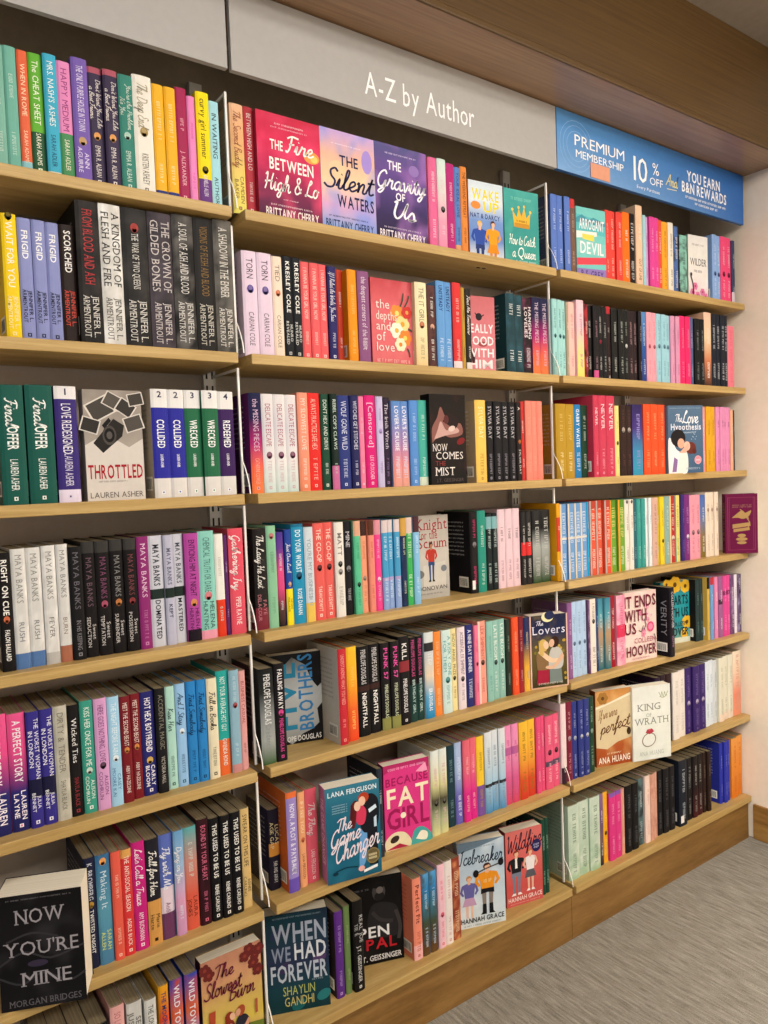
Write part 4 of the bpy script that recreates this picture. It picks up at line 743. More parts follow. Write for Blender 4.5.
R4|1.0222|1.0514|0.2140|0.028|6e9bcd|~10|~10|b t=dcE8f4 a=e8f0f8 M=.44:.47:dcd4c8 ed=dccfb8|1|fourth of four alike blue paperbacks between golden and blue, fourth shelf, right bay
R4|1.0514|1.0618|0.2152|0.028|1ca0cc|~10|~8||0|blue paperback, between blue and red, fourth shelf, right bay
R4|1.0618|1.0918|0.2163|0.028|da573c|~10|~10|b t=f4d8cc a=f8e0d4 ed=b8a8a0 T=.12:b84434|1|first of three alike red paperbacks between blue and green, fourth shelf, right bay
R4|1.0918|1.1218|0.2163|0.028|da573c|~10|~10|b t=f4d8cc a=f8e0d4 ed=b8a8a0 T=.12:b84434|1|second of three alike red paperbacks between blue and green, fourth shelf, right bay
R4|1.1218|1.1519|0.2163|0.028|da573c|~10|~10|b t=f4d8cc a=f8e0d4 ed=b8a8a0 T=.12:b84434|1|third of three alike red paperbacks between blue and green, fourth shelf, right bay
R4|1.1519|1.1851|0.2143|0.028|70a038|~9|~10|b t=e4d488 ed=e8a030 T=.14:5c8c2c a=d8e4c0|1|first of two alike green paperbacks between red and white, fourth shelf, right bay
R4|1.1851|1.2184|0.2143|0.028|70a038|~9|~10|b t=e4d488 ed=e8a030 T=.14:5c8c2c a=d8e4c0|1|second of two alike green paperbacks between red and white, fourth shelf, right bay
R4|1.2184|1.2393|0.2131|0.028|e4dcd0|~10|~9|t=6c5c54 E=.03:4c4444|0|first of two alike white paperbacks between green and teal, fourth shelf, right bay
R4|1.2393|1.2602|0.2131|0.028|e4dcd0|~10|~9|t=6c5c54 E=.03:4c4444|0|second of two alike white paperbacks between green and teal, fourth shelf, right bay
R4|1.2602|1.2818|0.2116|0.028|2c6470|~12|~8|t=88b4b8|0|teal paperback, between white and teal, fourth shelf, right bay
R4|1.2818|1.3029|0.2124|0.028|3f9a92|~10|~9|t=74c0b4 a=a8dcd0|0|first of two alike teal paperbacks between teal and white, fourth shelf, right bay
R4|1.3029|1.3241|0.2124|0.028|3f9a92|~10|~9|t=74c0b4 a=a8dcd0|0|second of two alike teal paperbacks between teal and white, fourth shelf, right bay
R4|1.3241|1.3393|0.2131|0.028|dfe4e4|~9|~9|t=8c9aa8|0|first of two alike white paperbacks between teal and peach, fourth shelf, right bay
R4|1.3393|1.3545|0.2131|0.028|dfe4e4|~9|~9|t=8c9aa8|0|second of two alike white paperbacks between teal and peach, fourth shelf, right bay
R4|1.3545|1.3828|0.2132|0.028|d0a898|~12|~8|t=a46858|0|peach paperback, between white and golden, fourth shelf, right bay
R4|1.3828|1.3951|0.2122|0.028|c8b040|~10|~8||0|golden paperback, between peach and golden, fourth shelf, right bay
R4|1.3951|1.4182|0.2140|0.028|e4c82c|~10|~8|t=a08c18 E=.65:3c3418|0|golden paperback with dark brown emblem, between golden and teal, fourth shelf, right bay
R4|1.4182|1.4468|0.2139|0.028|8aa8a0|~10|~8|t=d4e0dc|0|teal paperback, between golden and red, fourth shelf, right bay
R4|1.4468|1.4784|0.2141|0.028|b4352a|~8|~8|b t=e8c4b0 E=.63:ecd8c4 ed=e8c898|0|red paperback with cream emblem, between teal and golden, fourth shelf, right bay
R4|1.4784|1.5087|0.2143|0.028|e4d474|~10|~8|t=8c9848 ed=3c8c90|0|golden paperback, between red and purple, fourth shelf, right bay
R4|1.5087|1.5273|0.2154|0.028|3c2a70|~10|~8|t=8070b8|0|purple paperback, between golden and mauve, fourth shelf, right bay
R4|1.5273|1.5574|0.2143|0.028|782c78|~10|~8|t=c890c4 E=.64:e4d8e4|0|mauve paperback with white emblem, between purple and pink, fourth shelf, right bay
R4|1.5574|1.5890|0.2111|0.028|e69aaa|~8|~8|t=c06880 E=.58:886c70|0|first of two alike pink paperbacks between mauve and blue, fourth shelf, right bay
R4|1.5890|1.6207|0.2111|0.028|e69aaa|~8|~8|t=c06880 E=.58:886c70|0|second of two alike pink paperbacks between mauve and blue, fourth shelf, right bay
R4|1.6207|1.6522|0.2089|0.028|5c74a8|~8|~8|G=4c6cb0:6078a8:887040:7c6c30|0|blue paperback, between pink and cream, fourth shelf, right bay
R4|1.6522|1.6763|0.2162|0.028|e6d4c0|~10|~10|t=b09c8c E=.27:a88c7c|0|first of three alike cream paperbacks between blue and face-out cover, fourth shelf, right bay
R4|1.6763|1.7004|0.2162|0.028|e6d4c0|~10|~10|t=b09c8c E=.27:a88c7c|0|second of three alike cream paperbacks between blue and face-out cover, fourth shelf, right bay
R4|1.7004|1.7245|0.2162|0.028|e6d4c0|~10|~10|t=b09c8c E=.27:a88c7c|0|third of three alike cream paperbacks between blue and face-out cover, fourth shelf, right bay
FACE|R4|burgundy|1.7720|0.0300|1.8530|-0.0400|0.2050|0.030|burgundy hardback with gold ornament turned face-out at right end of fourth shelf
M5|-0.0069|0.0269|0.2034|0.020|3c3e3d|PENELOPE DOUGLAS|Credence|b t=dcdcda a=8c9094 G=1c1e1e:2a2c2c:8c9090:a4a8a4:3c5c34 ar=.58:.84 back=2a2c2c|1|charcoal paperback with white title, left of black, fifth shelf, middle bay
M5|0.0269|0.0521|0.2095|0.018|1d191d|FALLING AWAY|PENELOPE DOUGLAS|b t=f0ecec a=d84c94 E=.5:e05098 ar=.56:.9 L|1|black paperback with magenta emblem, between charcoal and face-out cover, fifth shelf, middle bay
FACE|M5|five_brothers|0.0560|0.1060|0.1740|0.0760|0.2053|0.030|grey and black splattered face-out paperback with blue capitals turned sideways, fifth shelf
M5|0.1810|0.2033|0.2157|0.012|c52f3b|UNDERSTANDING WHAT YOU NEED|~4|t=f0a498 back=cfc9c0 L|1|red paperback with coral pink title, between face-out cover and orange, fifth shelf, middle bay
M5|0.2085|0.2364|0.2146|0.020|f0a42c|~8|~8|t=f8c870 G=f0c034:f0b02c:ec6830:e84c28|1|orange paperback, between red and black, fifth shelf, middle bay
M5|0.2417|0.2746|0.2086|0.028|161517|PENELOPE DOUGLAS|NIGHTFALL|b t=c8c4c4 a=f4f0ec tr=.04:.42 ar=.52:.9 M=.44:.5:3c2420|1|first of two alike black paperbacks between orange and black, fifth shelf, middle bay
M5|0.2746|0.3075|0.2086|0.028|161517|PENELOPE DOUGLAS|NIGHTFALL|b t=c8c4c4 a=f4f0ec tr=.04:.42 ar=.52:.9 M=.44:.5:3c2420|1|second of two alike black paperbacks between orange and black, fifth shelf, middle bay
M5|0.3075|0.3342|0.2067|0.028|1c191b|PUNK 57|PENELOPE DOUGLAS|b t=e054a0 a=c8d0b0 tr=.06:.42 ar=.48:.86 B=.86:8c8c50|1|first of two alike black paperbacks between black and black, fifth shelf, middle bay
M5|0.3342|0.3609|0.2067|0.028|1c191b|PUNK 57|PENELOPE DOUGLAS|b t=e054a0 a=c8d0b0 tr=.06:.42 ar=.48:.86 B=.86:8c8c50|1|second of two alike black paperbacks between black and black, fifth shelf, middle bay
M5|0.3609|0.3926|0.2134|0.028|191619|KILL|PENELOPE DOUGLAS|b t=e4e0e0 a=e8e4e4 M=.28:.4:8c3038 tr=.08:.26 ar=.48:.86 L|1|black paperback with white title, between black and black, fifth shelf, middle bay
M5|0.3926|0.4145|0.2060|0.028|1b161b|PENELOPE DOUGLAS|BIRTHDAY GIRL|b t=c04c84 a=bcd4d0 B=.56:20403c tr=.03:.46 ar=.5:.9|1|first of two alike black paperbacks between black and pale blue, fifth shelf, middle bay
M5|0.4145|0.4364|0.2060|0.028|1b161b|PENELOPE DOUGLAS|BIRTHDAY GIRL|b t=c04c84 a=bcd4d0 B=.56:20403c tr=.03:.46 ar=.5:.9|1|second of two alike black paperbacks between black and pale blue, fifth shelf, middle bay
M5|0.4364|0.4659|0.2119|0.028|b8ccd8|~4|SERA DOUGLAS|b G=d8e0e0:c8ccd0:e4d0b8:60a8d0:1c84b8 M=.12:.22:2c2c30 a=f4f4f4|1|pale blue paperback, between black and orange, fifth shelf, middle bay
M5|0.4659|0.4922|0.2088|0.028|ec8a3e|~12|~8|t=f4c89c|1|orange paperback, between pale blue and white, fifth shelf, middle bay
M5|0.4922|0.5227|0.2092|0.028|cde2de|A RISKY ONE/FOR THEM|~7|t=58a4a4 a=58a4a4 E=.6:3c8c88|1|white paperback with teal emblem, between orange and cream, fifth shelf, middle bay
M5|0.5227|0.5437|0.2083|0.028|ecdca0|SNOW ANGEL PRIZE|~7|t=5c4c2c a=7c6c40 E=.6:3c3428|0|cream paperback with charcoal emblem, between white and white, fifth shelf, middle bay
M5|0.5437|0.5697|0.2089|0.028|e8d8dc|ACCIDENTAL EX SHIPMENT|~7|t=5c3858 a=806880 E=.63:342430|1|white paperback with charcoal emblem, between cream and navy, fifth shelf, middle bay
M5|0.5697|0.5969|0.2110|0.028|2b2f70|A NINE DAY DINNER|~7|b t=dcdcec|1|navy paperback with white title, between white and pink, fifth shelf, middle bay
M5|0.5969|0.6131|0.2066|0.028|ef789a|~11|~7|t=c83c68 E=.48:3c2428|0|pink paperback with charcoal emblem, between navy and coral pink, fifth shelf, middle bay
M5|0.6131|0.6402|0.2138|0.028|f1a08e|LEX SHIPMENT|~7|t=c05c54 E=.5:4c3430 ed=f8d8cc|1|coral pink paperback with dark red emblem, between pink and pale teal, fifth shelf, middle bay
M5|0.6402|0.6628|0.2102|0.028|8fc0b4|~10|~8|t=5c9488|1|pale teal paperback, between coral pink and pale teal, fifth shelf, middle bay
M5|0.6628|0.6875|0.2088|0.028|8fbdb2|LATE BLOOM|~8|t=eef2ea E=.53:38403c a=e0e8e0|1|first of two alike pale teal paperbacks between pale teal and black, fifth shelf, middle bay
M5|0.6875|0.7122|0.2088|0.028|8fbdb2|LATE BLOOM|~8|t=eef2ea E=.53:38403c a=e0e8e0|1|second of two alike pale teal paperbacks between pale teal and black, fifth shelf, middle bay
M5|0.7122|0.7313|0.2051|0.028|26322a|~10|~8|t=8ca08c|0|black paperback, between pale teal and coral, fifth shelf, middle bay
M5|0.7313|0.7559|0.2083|0.028|e7552e|~11|~8|t=f4b08c|1|coral paperback, between black and red, fifth shelf, middle bay
M5|0.7559|0.7782|0.2069|0.028|6c1c24|~11|~8|t=e0a0a0 G=7c1c28:7c1c28:a02c30|0|red paperback, between coral and navy, fifth shelf, middle bay
M5|0.7782|0.8026|0.2005|0.028|32406c|~9|~4|G=28305c:28305c:e0a83c:e8b444 t=d8c8a0|1|navy paperback, between red and face-out cover, fifth shelf, middle bay
FACE|M5|the_lovers|0.8000|0.0280|0.9110|-0.0070|0.2014|0.035|face-out paperback with embracing couple and moon on night blue, at middle bay right end
R5|0.9512|0.9724|0.2181|0.028|8c5c90|~9|~9|t=d8b8d8|0|mauve paperback, left of light blue, fifth shelf, right bay
R5|0.9724|0.9951|0.2168|0.028|b3cce8|~11|~10|t=7c98b8 E=.55:586c8c|0|first of three alike light blue paperbacks between mauve and mauve, fifth shelf, right bay
R5|0.9951|1.0177|0.2168|0.028|b3cce8|~11|~10|t=7c98b8 E=.55:586c8c|0|second of three alike light blue paperbacks between mauve and mauve, fifth shelf, right bay
R5|1.0177|1.0403|0.2168|0.028|b3cce8|~11|~10|t=7c98b8 E=.55:586c8c|0|third of three alike light blue paperbacks between mauve and mauve, fifth shelf, right bay
R5|1.0403|1.0486|0.2142|0.028|6c4c70|~9|~9|N=a88cb0|0|mauve paperback, between light blue and white, fifth shelf, right bay
R5|1.0486|1.0752|0.2166|0.028|eadfd4|~9|~9|b t=58544c E=.3:303030|1|white paperback with black emblem, between mauve and blue, fifth shelf, right bay
R5|1.0752|1.0893|0.2163|0.028|34507c|~9|~9|N=1c3050 t=b0c8e0|0|blue paperback, between white and teal, fifth shelf, right bay
R5|1.0893|1.1163|0.2121|0.028|5c94a0|~8|~8|t=dce8e8 G=3c8098:58a0b0:b89470:8c8c80:2c6c78|0|first of two alike teal paperbacks between blue and red, fifth shelf, right bay
R5|1.1163|1.1433|0.2121|0.028|5c94a0|~8|~8|t=dce8e8 G=3c8098:58a0b0:b89470:8c8c80:2c6c78|0|second of two alike teal paperbacks between blue and red, fifth shelf, right bay
R5|1.1433|1.1653|0.2153|0.028|9c1c2c|~10|~9|b t=f0d0d0|0|red paperback, between teal and pink, fifth shelf, right bay
R5|1.1690|1.2101|0.2124|0.028|e58ca8|~8|~8|N=f0b8c8 M=.42:.6:d8385c t=c85c80|1|pink paperback, between red and face-out cover, fifth shelf, right bay
FACE|R5|it_ends|1.2090|0.0320|1.3450|0.0130|0.2138|0.030|pale pink floral face-out paperback with dark red capitals, fifth shelf of right bay
R5|1.3692|1.3947|0.2173|-0.020|1b1820|COLLEEN HOOVER|~8|t=d4ccd4 a=c890c0 D=.14 back=17151c sidetext=VERITY|0|black paperback with pale grey title, between face-out cover and face-out cover, fifth shelf, right bay
FACE|R5|it_starts|1.4820|0.0900|1.6120|0.0700|0.2097|0.030|teal and yellow floral face-out paperback behind the jutting black book, right bay
R5|1.6124|1.6346|0.2095|0.045|2a3c3c|~8|~8|t=70908c back=17181a|0|first of two alike charcoal paperbacks between face-out cover and golden, fifth shelf, right bay
R5|1.6346|1.6568|0.2095|0.045|2a3c3c|~8|~8|t=70908c back=17181a|0|second of two alike charcoal paperbacks between face-out cover and golden, fifth shelf, right bay
R5|1.6568|1.6717|0.2131|0.028|d0ac50|~8|~8|T=.18:1c1814 t=8c6c28|0|golden paperback, between charcoal and light blue, fifth shelf, right bay
R5|1.6717|1.6853|0.2121|0.028|6f9ed0|~8|~9|T=.12:c43034 t=b8d4ee|0|first of two alike light blue paperbacks between golden and pink, fifth shelf, right bay
R5|1.6853|1.6991|0.2121|0.028|6f9ed0|~8|~9|T=.12:c43034 t=b8d4ee|0|second of two alike light blue paperbacks between golden and pink, fifth shelf, right bay
R5|1.6991|1.7196|0.2102|0.028|e088b0|~8|~8||0|pink paperback, between light blue and mauve, fifth shelf, right bay
R5|1.7196|1.7454|0.2106|0.028|9c6090|~8|~8|M=.38:.46:402c40|0|mauve paperback, between pink and magenta, fifth shelf, right bay
R5|1.7454|1.7690|0.2095|0.028|d94a92|~9|~9|M=.25:.32:8c2460 t=f4a8d0|0|first of two alike magenta paperbacks between mauve and mauve, fifth shelf, right bay
R5|1.7690|1.7926|0.2095|0.028|d94a92|~9|~9|M=.25:.32:8c2460 t=f4a8d0|0|second of two alike magenta paperbacks between mauve and mauve, fifth shelf, right bay
R5|1.7926|1.8193|0.2067|0.028|6c4870|~8|~8|N=a080a8|0|mauve paperback, between magenta and white, fifth shelf, right bay
R5|1.8193|1.8431|0.2058|0.028|e8e0ec|~8|~8|t=b0a0b8|0|white paperback, between mauve and purple, fifth shelf, right bay
R5|1.8431|1.8681|0.2043|0.028|5e4868|~8|~8|N=988cac E=.3:2c2430|0|purple paperback with black emblem, right of white, fifth shelf, right bay
M6|0.0157|0.0418|0.1780|0.055|221d2c|LUCAS/AGE GAP|FAR AND AWAY|t=d8c898 a=ece8e0 M=.42:.58:d08c3c back=1f1e40 D=.11|1|black paperback with golden title, left of lilac, sixth shelf, middle bay
M6|0.0425|0.0689|0.2196|0.020|9a88c8|NOW, A PLOT & PAYBACK|~3|b t=e8e4f0 a=e8e4f0 T=.06:e0703c B=.86:6c54b4 D=.15 back=cf6a2f tr=.12:.82|1|lilac paperback with purple foot, between black and orange, sixth shelf, middle bay
M6|0.0728|0.0915|0.2106|0.025|eea878|IF I SEE YOU|LANA FERGUSON|t=f8e0b8 a=8c4c30 E=.5:c86040|1|orange paperback with coral emblem, between lilac and pink, sixth shelf, middle bay
M6|0.0932|0.1230|0.2102|0.028|df5f70|The Fling|LANA FERGUSON|f=s t=f4d4d0 a=f4d4d0 L|1|pink paperback with pale pink title, between orange and face-out cover, sixth shelf, middle bay
FACE|M6|game_changer|0.1240|-0.0040|0.2500|-0.0290|0.2129|0.040|blue teal face-out paperback with embracing couple and white script, at sixth shelf edge
M6|0.2787|0.2948|0.2105|0.020|2c3440|~9|~9|t=c8d0d8 D=.13|0|charcoal paperback, between face-out cover and face-out cover, sixth shelf, middle bay
FACE|M6|fat_girl|0.3060|0.0340|0.4290|0.0160|0.2051|0.030|hot pink face-out paperback with large cream and maroon capitals, sixth shelf
M6|0.4386|0.4646|0.2121|0.020|dce0d4|~9|~6|t=d08ca0 G=dce4e0:e0e0d0:dcd8a0:2c2420:b0b890:d8d498 E=.62:2a201c|1|first of two alike white paperbacks between face-out cover and dark blue, sixth shelf, middle bay
M6|0.4646|0.4905|0.2121|0.020|dce0d4|~9|~6|t=d08ca0 G=dce4e0:e0e0d0:dcd8a0:2c2420:b0b890:d8d498 E=.62:2a201c|1|second of two alike white paperbacks between face-out cover and dark blue, sixth shelf, middle bay
M6|0.4973|0.5244|0.2080|0.028|1e3a44|~9|~8|t=80a0a4|1|dark blue paperback, between white and light blue, sixth shelf, middle bay
M6|0.5244|0.5480|0.2097|0.028|9ab0dc|~9|~8|b t=e8ecf4 G=a8bce0:a8bce0:6c64b8:6c64b8|1|light blue paperback, between dark blue and pink, sixth shelf, middle bay
M6|0.5480|0.5721|0.2114|0.028|e2627c|~9|~9|t=f4c0c8 G=e06878:e46c80:d82c8c:d82c8c|1|first of two alike pink paperbacks between light blue and golden, sixth shelf, middle bay
M6|0.5721|0.5963|0.2114|0.028|e2627c|~9|~9|t=f4c0c8 G=e06878:e46c80:d82c8c:d82c8c|1|second of two alike pink paperbacks between light blue and golden, sixth shelf, middle bay
M6|0.5963|0.6226|0.2087|0.028|efc63a|~9|~8|t=8c6c1c B=.62:7c54a0|1|golden paperback with purple foot, between pink and pale grey, sixth shelf, middle bay
M6|0.6226|0.6474|0.2143|0.028|c6d4de|~10|~9|t=5c6c80 M=.64:.68:2c2c34 G=dce0e4:ccd8e0:a0c4dc:4c8cbc|1|first of three alike pale grey paperbacks between golden and pink, sixth shelf, middle bay
M6|0.6474|0.6723|0.2143|0.028|c6d4de|~10|~9|t=5c6c80 M=.64:.68:2c2c34 G=dce0e4:ccd8e0:a0c4dc:4c8cbc|1|second of three alike pale grey paperbacks between golden and pink, sixth shelf, middle bay
M6|0.6723|0.6971|0.2143|0.028|c6d4de|~10|~9|t=5c6c80 M=.64:.68:2c2c34 G=dce0e4:ccd8e0:a0c4dc:4c8cbc|1|third of three alike pale grey paperbacks between golden and pink, sixth shelf, middle bay
M6|0.6971|0.7235|0.2137|0.028|e58db4|~9|~9|t=c04c84 G=e88cb8:e494bc:d86094:d04868 M=.28:.38:b8609c|1|first of two alike pink paperbacks between pale grey and golden, sixth shelf, middle bay
M6|0.7235|0.7498|0.2137|0.028|e58db4|~9|~9|t=c04c84 G=e88cb8:e494bc:d86094:d04868 M=.28:.38:b8609c|1|second of two alike pink paperbacks between pale grey and golden, sixth shelf, middle bay
M6|0.7498|0.7816|0.2122|0.028|efb63a|~11|~8|t=4c3c20 G=f0bc3c:f0b83c:e8a03c:d8542c:cc3c2c|1|first of two alike golden paperbacks between pink and magenta, sixth shelf, middle bay
M6|0.7816|0.8134|0.2122|0.028|efb63a|~11|~8|t=4c3c20 G=f0bc3c:f0b83c:e8a03c:d8542c:cc3c2c|1|second of two alike golden paperbacks between pink and magenta, sixth shelf, middle bay
M6|0.8134|0.8321|0.2127|0.028|e0507c|~10|~9|t=f4b8c4|0|first of two alike magenta paperbacks between golden and pink, sixth shelf, middle bay
M6|0.8321|0.8508|0.2127|0.028|e0507c|~10|~9|t=f4b8c4|0|second of two alike magenta paperbacks between golden and pink, sixth shelf, middle bay
M6|0.8508|0.8810|0.2067|0.028|e25c80|~9|~9|t=f8ccd4 E=.5:402c34 M=.62:.69:5c4c60|1|first of two alike pink paperbacks after magenta, sixth shelf, middle bay
M6|0.8810|0.9113|0.2067|0.028|e25c80|~9|~9|t=f8ccd4 E=.5:402c34 M=.62:.69:5c4c60|1|second of two alike pink paperbacks after magenta, sixth shelf, middle bay
R6|0.9133|0.9363|0.2291|0.028|ecd4d8|~9|~9|B=.8:402838|0|white paperback with charcoal foot, left of magenta, sixth shelf, right bay
R6|0.9363|0.9628|0.2285|0.028|7a2038|~9|~9|t=d0a0a8 E=.46:b8a8b0|1|magenta paperback with grey emblem, between white and navy, sixth shelf, right bay
R6|0.9628|0.9867|0.2238|0.028|323c84|~9|~9|t=a8b0d8 E=.47:c8ccd8 L|0|first of three alike navy paperbacks between magenta and dark green, sixth shelf, right bay
R6|0.9867|1.0106|0.2238|0.028|323c84|~9|~9|t=a8b0d8 E=.47:c8ccd8 L|0|second of three alike navy paperbacks between magenta and dark green, sixth shelf, right bay
R6|1.0106|1.0345|0.2238|0.028|323c84|~9|~9|t=a8b0d8 E=.47:c8ccd8 L|0|third of three alike navy paperbacks between magenta and dark green, sixth shelf, right bay
R6|1.0345|1.0590|0.2245|0.028|1f4230|~9|~9|t=a0b8a0 E=.45:98b0a0|0|dark green paperback with grey emblem, between navy and face-out cover, sixth shelf, right bay
FACE|R6|perfect|1.0800|0.0400|1.2000|0.0050|0.2280|0.030|amber and gold face-out paperback with torn paper band, beside the white ring cover
FACE|R6|king_wrath|1.1970|-0.0020|1.3230|-0.0450|0.2257|0.030|white face-out paperback with a ruby ring, jutting over the shelf edge, right bay
R6|1.3556|1.3820|0.2197|0.028|2c1a34|~9|~9|t=806890|0|dark purple paperback, between face-out cover and black, sixth shelf, right bay
R6|1.3820|1.4131|0.2224|0.028|2c1a24|~9|~9|t=806c78|1|black paperback, between dark purple and black, sixth shelf, right bay
R6|1.4131|1.4448|0.2209|0.028|301c20|~9|~9|t=8c6c70|1|black paperback, between black and white, sixth shelf, right bay
R6|1.4448|1.4819|0.2204|0.028|e4dcd4|~9|~9|t=b8b0a8|1|first of two alike white paperbacks between black and dark purple, sixth shelf, right bay
R6|1.4819|1.5190|0.2204|0.028|e4dcd4|~9|~9|t=b8b0a8|1|second of two alike white paperbacks between black and dark purple, sixth shelf, right bay
R6|1.5190|1.5571|0.2200|0.028|3a2668|~9|~9|t=7c68a8 E=.54:c0b4d0 L|1|first of three alike dark purple paperbacks between white and white, sixth shelf, right bay
R6|1.5571|1.5952|0.2200|0.028|3a2668|~9|~9|t=7c68a8 E=.54:c0b4d0 L|1|second of three alike dark purple paperbacks between white and white, sixth shelf, right bay
R6|1.5952|1.6333|0.2200|0.028|3a2668|~9|~9|t=7c68a8 E=.54:c0b4d0 L|1|third of three alike dark purple paperbacks between white and white, sixth shelf, right bay
R6|1.6333|1.6595|0.2222|0.028|d8e0e8|~9|~9|t=98a8b8|0|first of two alike white paperbacks between dark purple and pale grey, sixth shelf, right bay
R6|1.6595|1.6857|0.2222|0.028|d8e0e8|~9|~9|t=98a8b8|0|second of two alike white paperbacks between dark purple and pale grey, sixth shelf, right bay
R6|1.6857|1.7113|0.2183|0.028|cdd2d4|~9|~9|t=98a0a0|0|pale grey paperback, between white and pale grey, sixth shelf, right bay
R6|1.7113|1.7429|0.2224|0.028|e0dcc8|~9|~9|t=a8a488 B=.88:e8d4c0|0|first of three alike pale grey paperbacks between pale grey and peach, sixth shelf, right bay
R6|1.7429|1.7745|0.2224|0.028|e0dcc8|~9|~9|t=a8a488 B=.88:e8d4c0|0|second of three alike pale grey paperbacks between pale grey and peach, sixth shelf, right bay
R6|1.7745|1.8060|0.2224|0.028|e0dcc8|~9|~9|t=a8a488 B=.88:e8d4c0|0|third of three alike pale grey paperbacks between pale grey and peach, sixth shelf, right bay
R6|1.8060|1.8571|0.2277|0.028|eac4ac|~9|~9|t=c89078 G=ecdcc4:eccab0:e88c70:e89878|1|peach paperback, right of pale grey, sixth shelf, right bay
FACE|M7|when_forever|0.0060|0.0820|0.1360|0.0280|0.2247|0.036|dark teal face-out paperback with big pale capitals, bottom left of middle bay
M7|0.1553|0.1779|0.2017|0.030|5c2f84|~12|~8|t=b898d0 L back=24181e|1|purple paperback, between face-out cover and green, bottom shelf, middle bay
M7|0.1798|0.1970|0.2056|0.030|6c8450|~12|~8|t=a8b888|0|green paperback, between purple and black, bottom shelf, middle bay
M7|0.1995|0.2273|0.2137|0.022|191717|REAL JOE/~4|J.T. GEISSINGER|t=c8c8c4 a=d8d8d4 L ar=.5:.9|1|black paperback with grey title, between green and face-out cover, bottom shelf, middle bay
FACE|M7|pen_pal|0.2430|0.0980|0.3640|0.0560|0.2144|0.030|black face-out paperback with shadowy man and white and red title, bottom shelf
M7|0.3738|0.4012|0.2034|0.026|ec8f76|Perfect Fit|~6|b t=7c2c24 a=c06450 back=e2866a B=.82:eeb4b4 L|1|peach paperback with coral pink foot, between face-out cover and blue, bottom shelf, middle bay
M7|0.4012|0.4251|0.2047|0.026|3f8cc0|~9|~9|G=5ca0d0:2f84c0:3c7890:44503c:5c4028:6c4c2c N=4c5c5c t=d4e4ec|1|first of two alike blue paperbacks between peach and pale pink, bottom shelf, middle bay
M7|0.4251|0.4490|0.2047|0.026|3f8cc0|~9|~9|G=5ca0d0:2f84c0:3c7890:44503c:5c4028:6c4c2c N=4c5c5c t=d4e4ec|1|second of two alike blue paperbacks between peach and pale pink, bottom shelf, middle bay
M7|0.4507|0.4743|0.2128|0.028|eec0cc|~9|~8|t=d8506c E=.6:d84c6c L|1|pale pink paperback with red emblem, between blue and white, bottom shelf, middle bay
M7|0.4743|0.4992|0.2133|0.028|eae0dc|~10|~8|t=c88484 L|1|white paperback, between pale pink and red, bottom shelf, middle bay
M7|0.4992|0.5280|0.2111|0.028|8e3a2c|~8|~8|N=d89060 t=f0d0a8 b|1|red paperback, between white and face-out cover, bottom shelf, middle bay
FACE|M7|icebreaker|0.5400|0.0530|0.6640|0.0100|0.2275|0.030|pale icy face-out paperback with skater and orange-jersey hockey player, bottom shelf
FACE|M7|wildfire|0.7030|0.0450|0.8180|0.0210|0.2081|0.035|coral face-out paperback with a walking couple, right of the icy blue cover, bottom shelf
M7|0.8252|0.8410|0.2133|0.028|1f4638|~9|~9|b t=98b8a4|0|first of two alike dark teal paperbacks after face-out cover, bottom shelf, middle bay
M7|0.8410|0.8568|0.2133|0.028|1f4638|~9|~9|b t=98b8a4|0|second of two alike dark teal paperbacks after face-out cover, bottom shelf, middle bay
R7|0.9359|0.9812|0.2180|0.028|b9cdb9|~9|~9|t=587058 N=cfdccb back=b4c8b4 G=c4d4c4:bccfbc:a4c4a4|1|first of three alike grey paperbacks before mauve, bottom shelf, right bay
R7|0.9812|1.0266|0.2180|0.028|b9cdb9|~9|~9|t=587058 N=cfdccb back=b4c8b4 G=c4d4c4:bccfbc:a4c4a4|1|second of three alike grey paperbacks before mauve, bottom shelf, right bay
R7|1.0266|1.0719|0.2180|0.028|b9cdb9|~9|~9|t=587058 N=cfdccb back=b4c8b4 G=c4d4c4:bccfbc:a4c4a4|1|third of three alike grey paperbacks before mauve, bottom shelf, right bay
R7|1.0719|1.0913|0.2160|0.028|5a3c54|~9|~8|G=8c6c98:705080:7c5c58:2c2028|0|mauve paperback, between grey and golden, bottom shelf, right bay
R7|1.0913|1.1153|0.2146|0.028|efae2c|~9|~8|t=f8d878 E=.58:3c2c18|0|golden paperback with dark brown emblem, between mauve and magenta, bottom shelf, right bay
R7|1.1153|1.1450|0.2063|0.028|d93c84|~9|~9|t=f4a0c8 T=.06:8c5cb0|1|first of two alike magenta paperbacks between golden and peach, bottom shelf, right bay
R7|1.1450|1.1748|0.2063|0.028|d93c84|~9|~9|t=f4a0c8 T=.06:8c5cb0|1|second of two alike magenta paperbacks between golden and peach, bottom shelf, right bay
R7|1.1748|1.1899|0.2047|0.028|dca088|~9|~8||0|peach paperback, between magenta and black, bottom shelf, right bay
R7|1.1899|1.2228|0.2082|0.028|1a181a|~9|~9|t=68686c|1|first of two alike black paperbacks between peach and teal, bottom shelf, right bay
R7|1.2228|1.2556|0.2082|0.028|1a181a|~9|~9|t=68686c|1|second of two alike black paperbacks between peach and teal, bottom shelf, right bay
R7|1.2556|1.2889|0.2105|0.028|5c7478|~9|~8|N=1c1c1e t=c8d0d0|1|teal paperback, between black and pale pink, bottom shelf, right bay
R7|1.2889|1.3154|0.2139|0.028|f0d4c8|~9|~8|t=d8a494|0|pale pink paperback, between teal and peach, bottom shelf, right bay
R7|1.3154|1.3358|0.2115|0.028|d8a490|~9|~8|t=b87c68 N=c48c78|0|first of two alike peach paperbacks between pale pink and black, bottom shelf, right bay
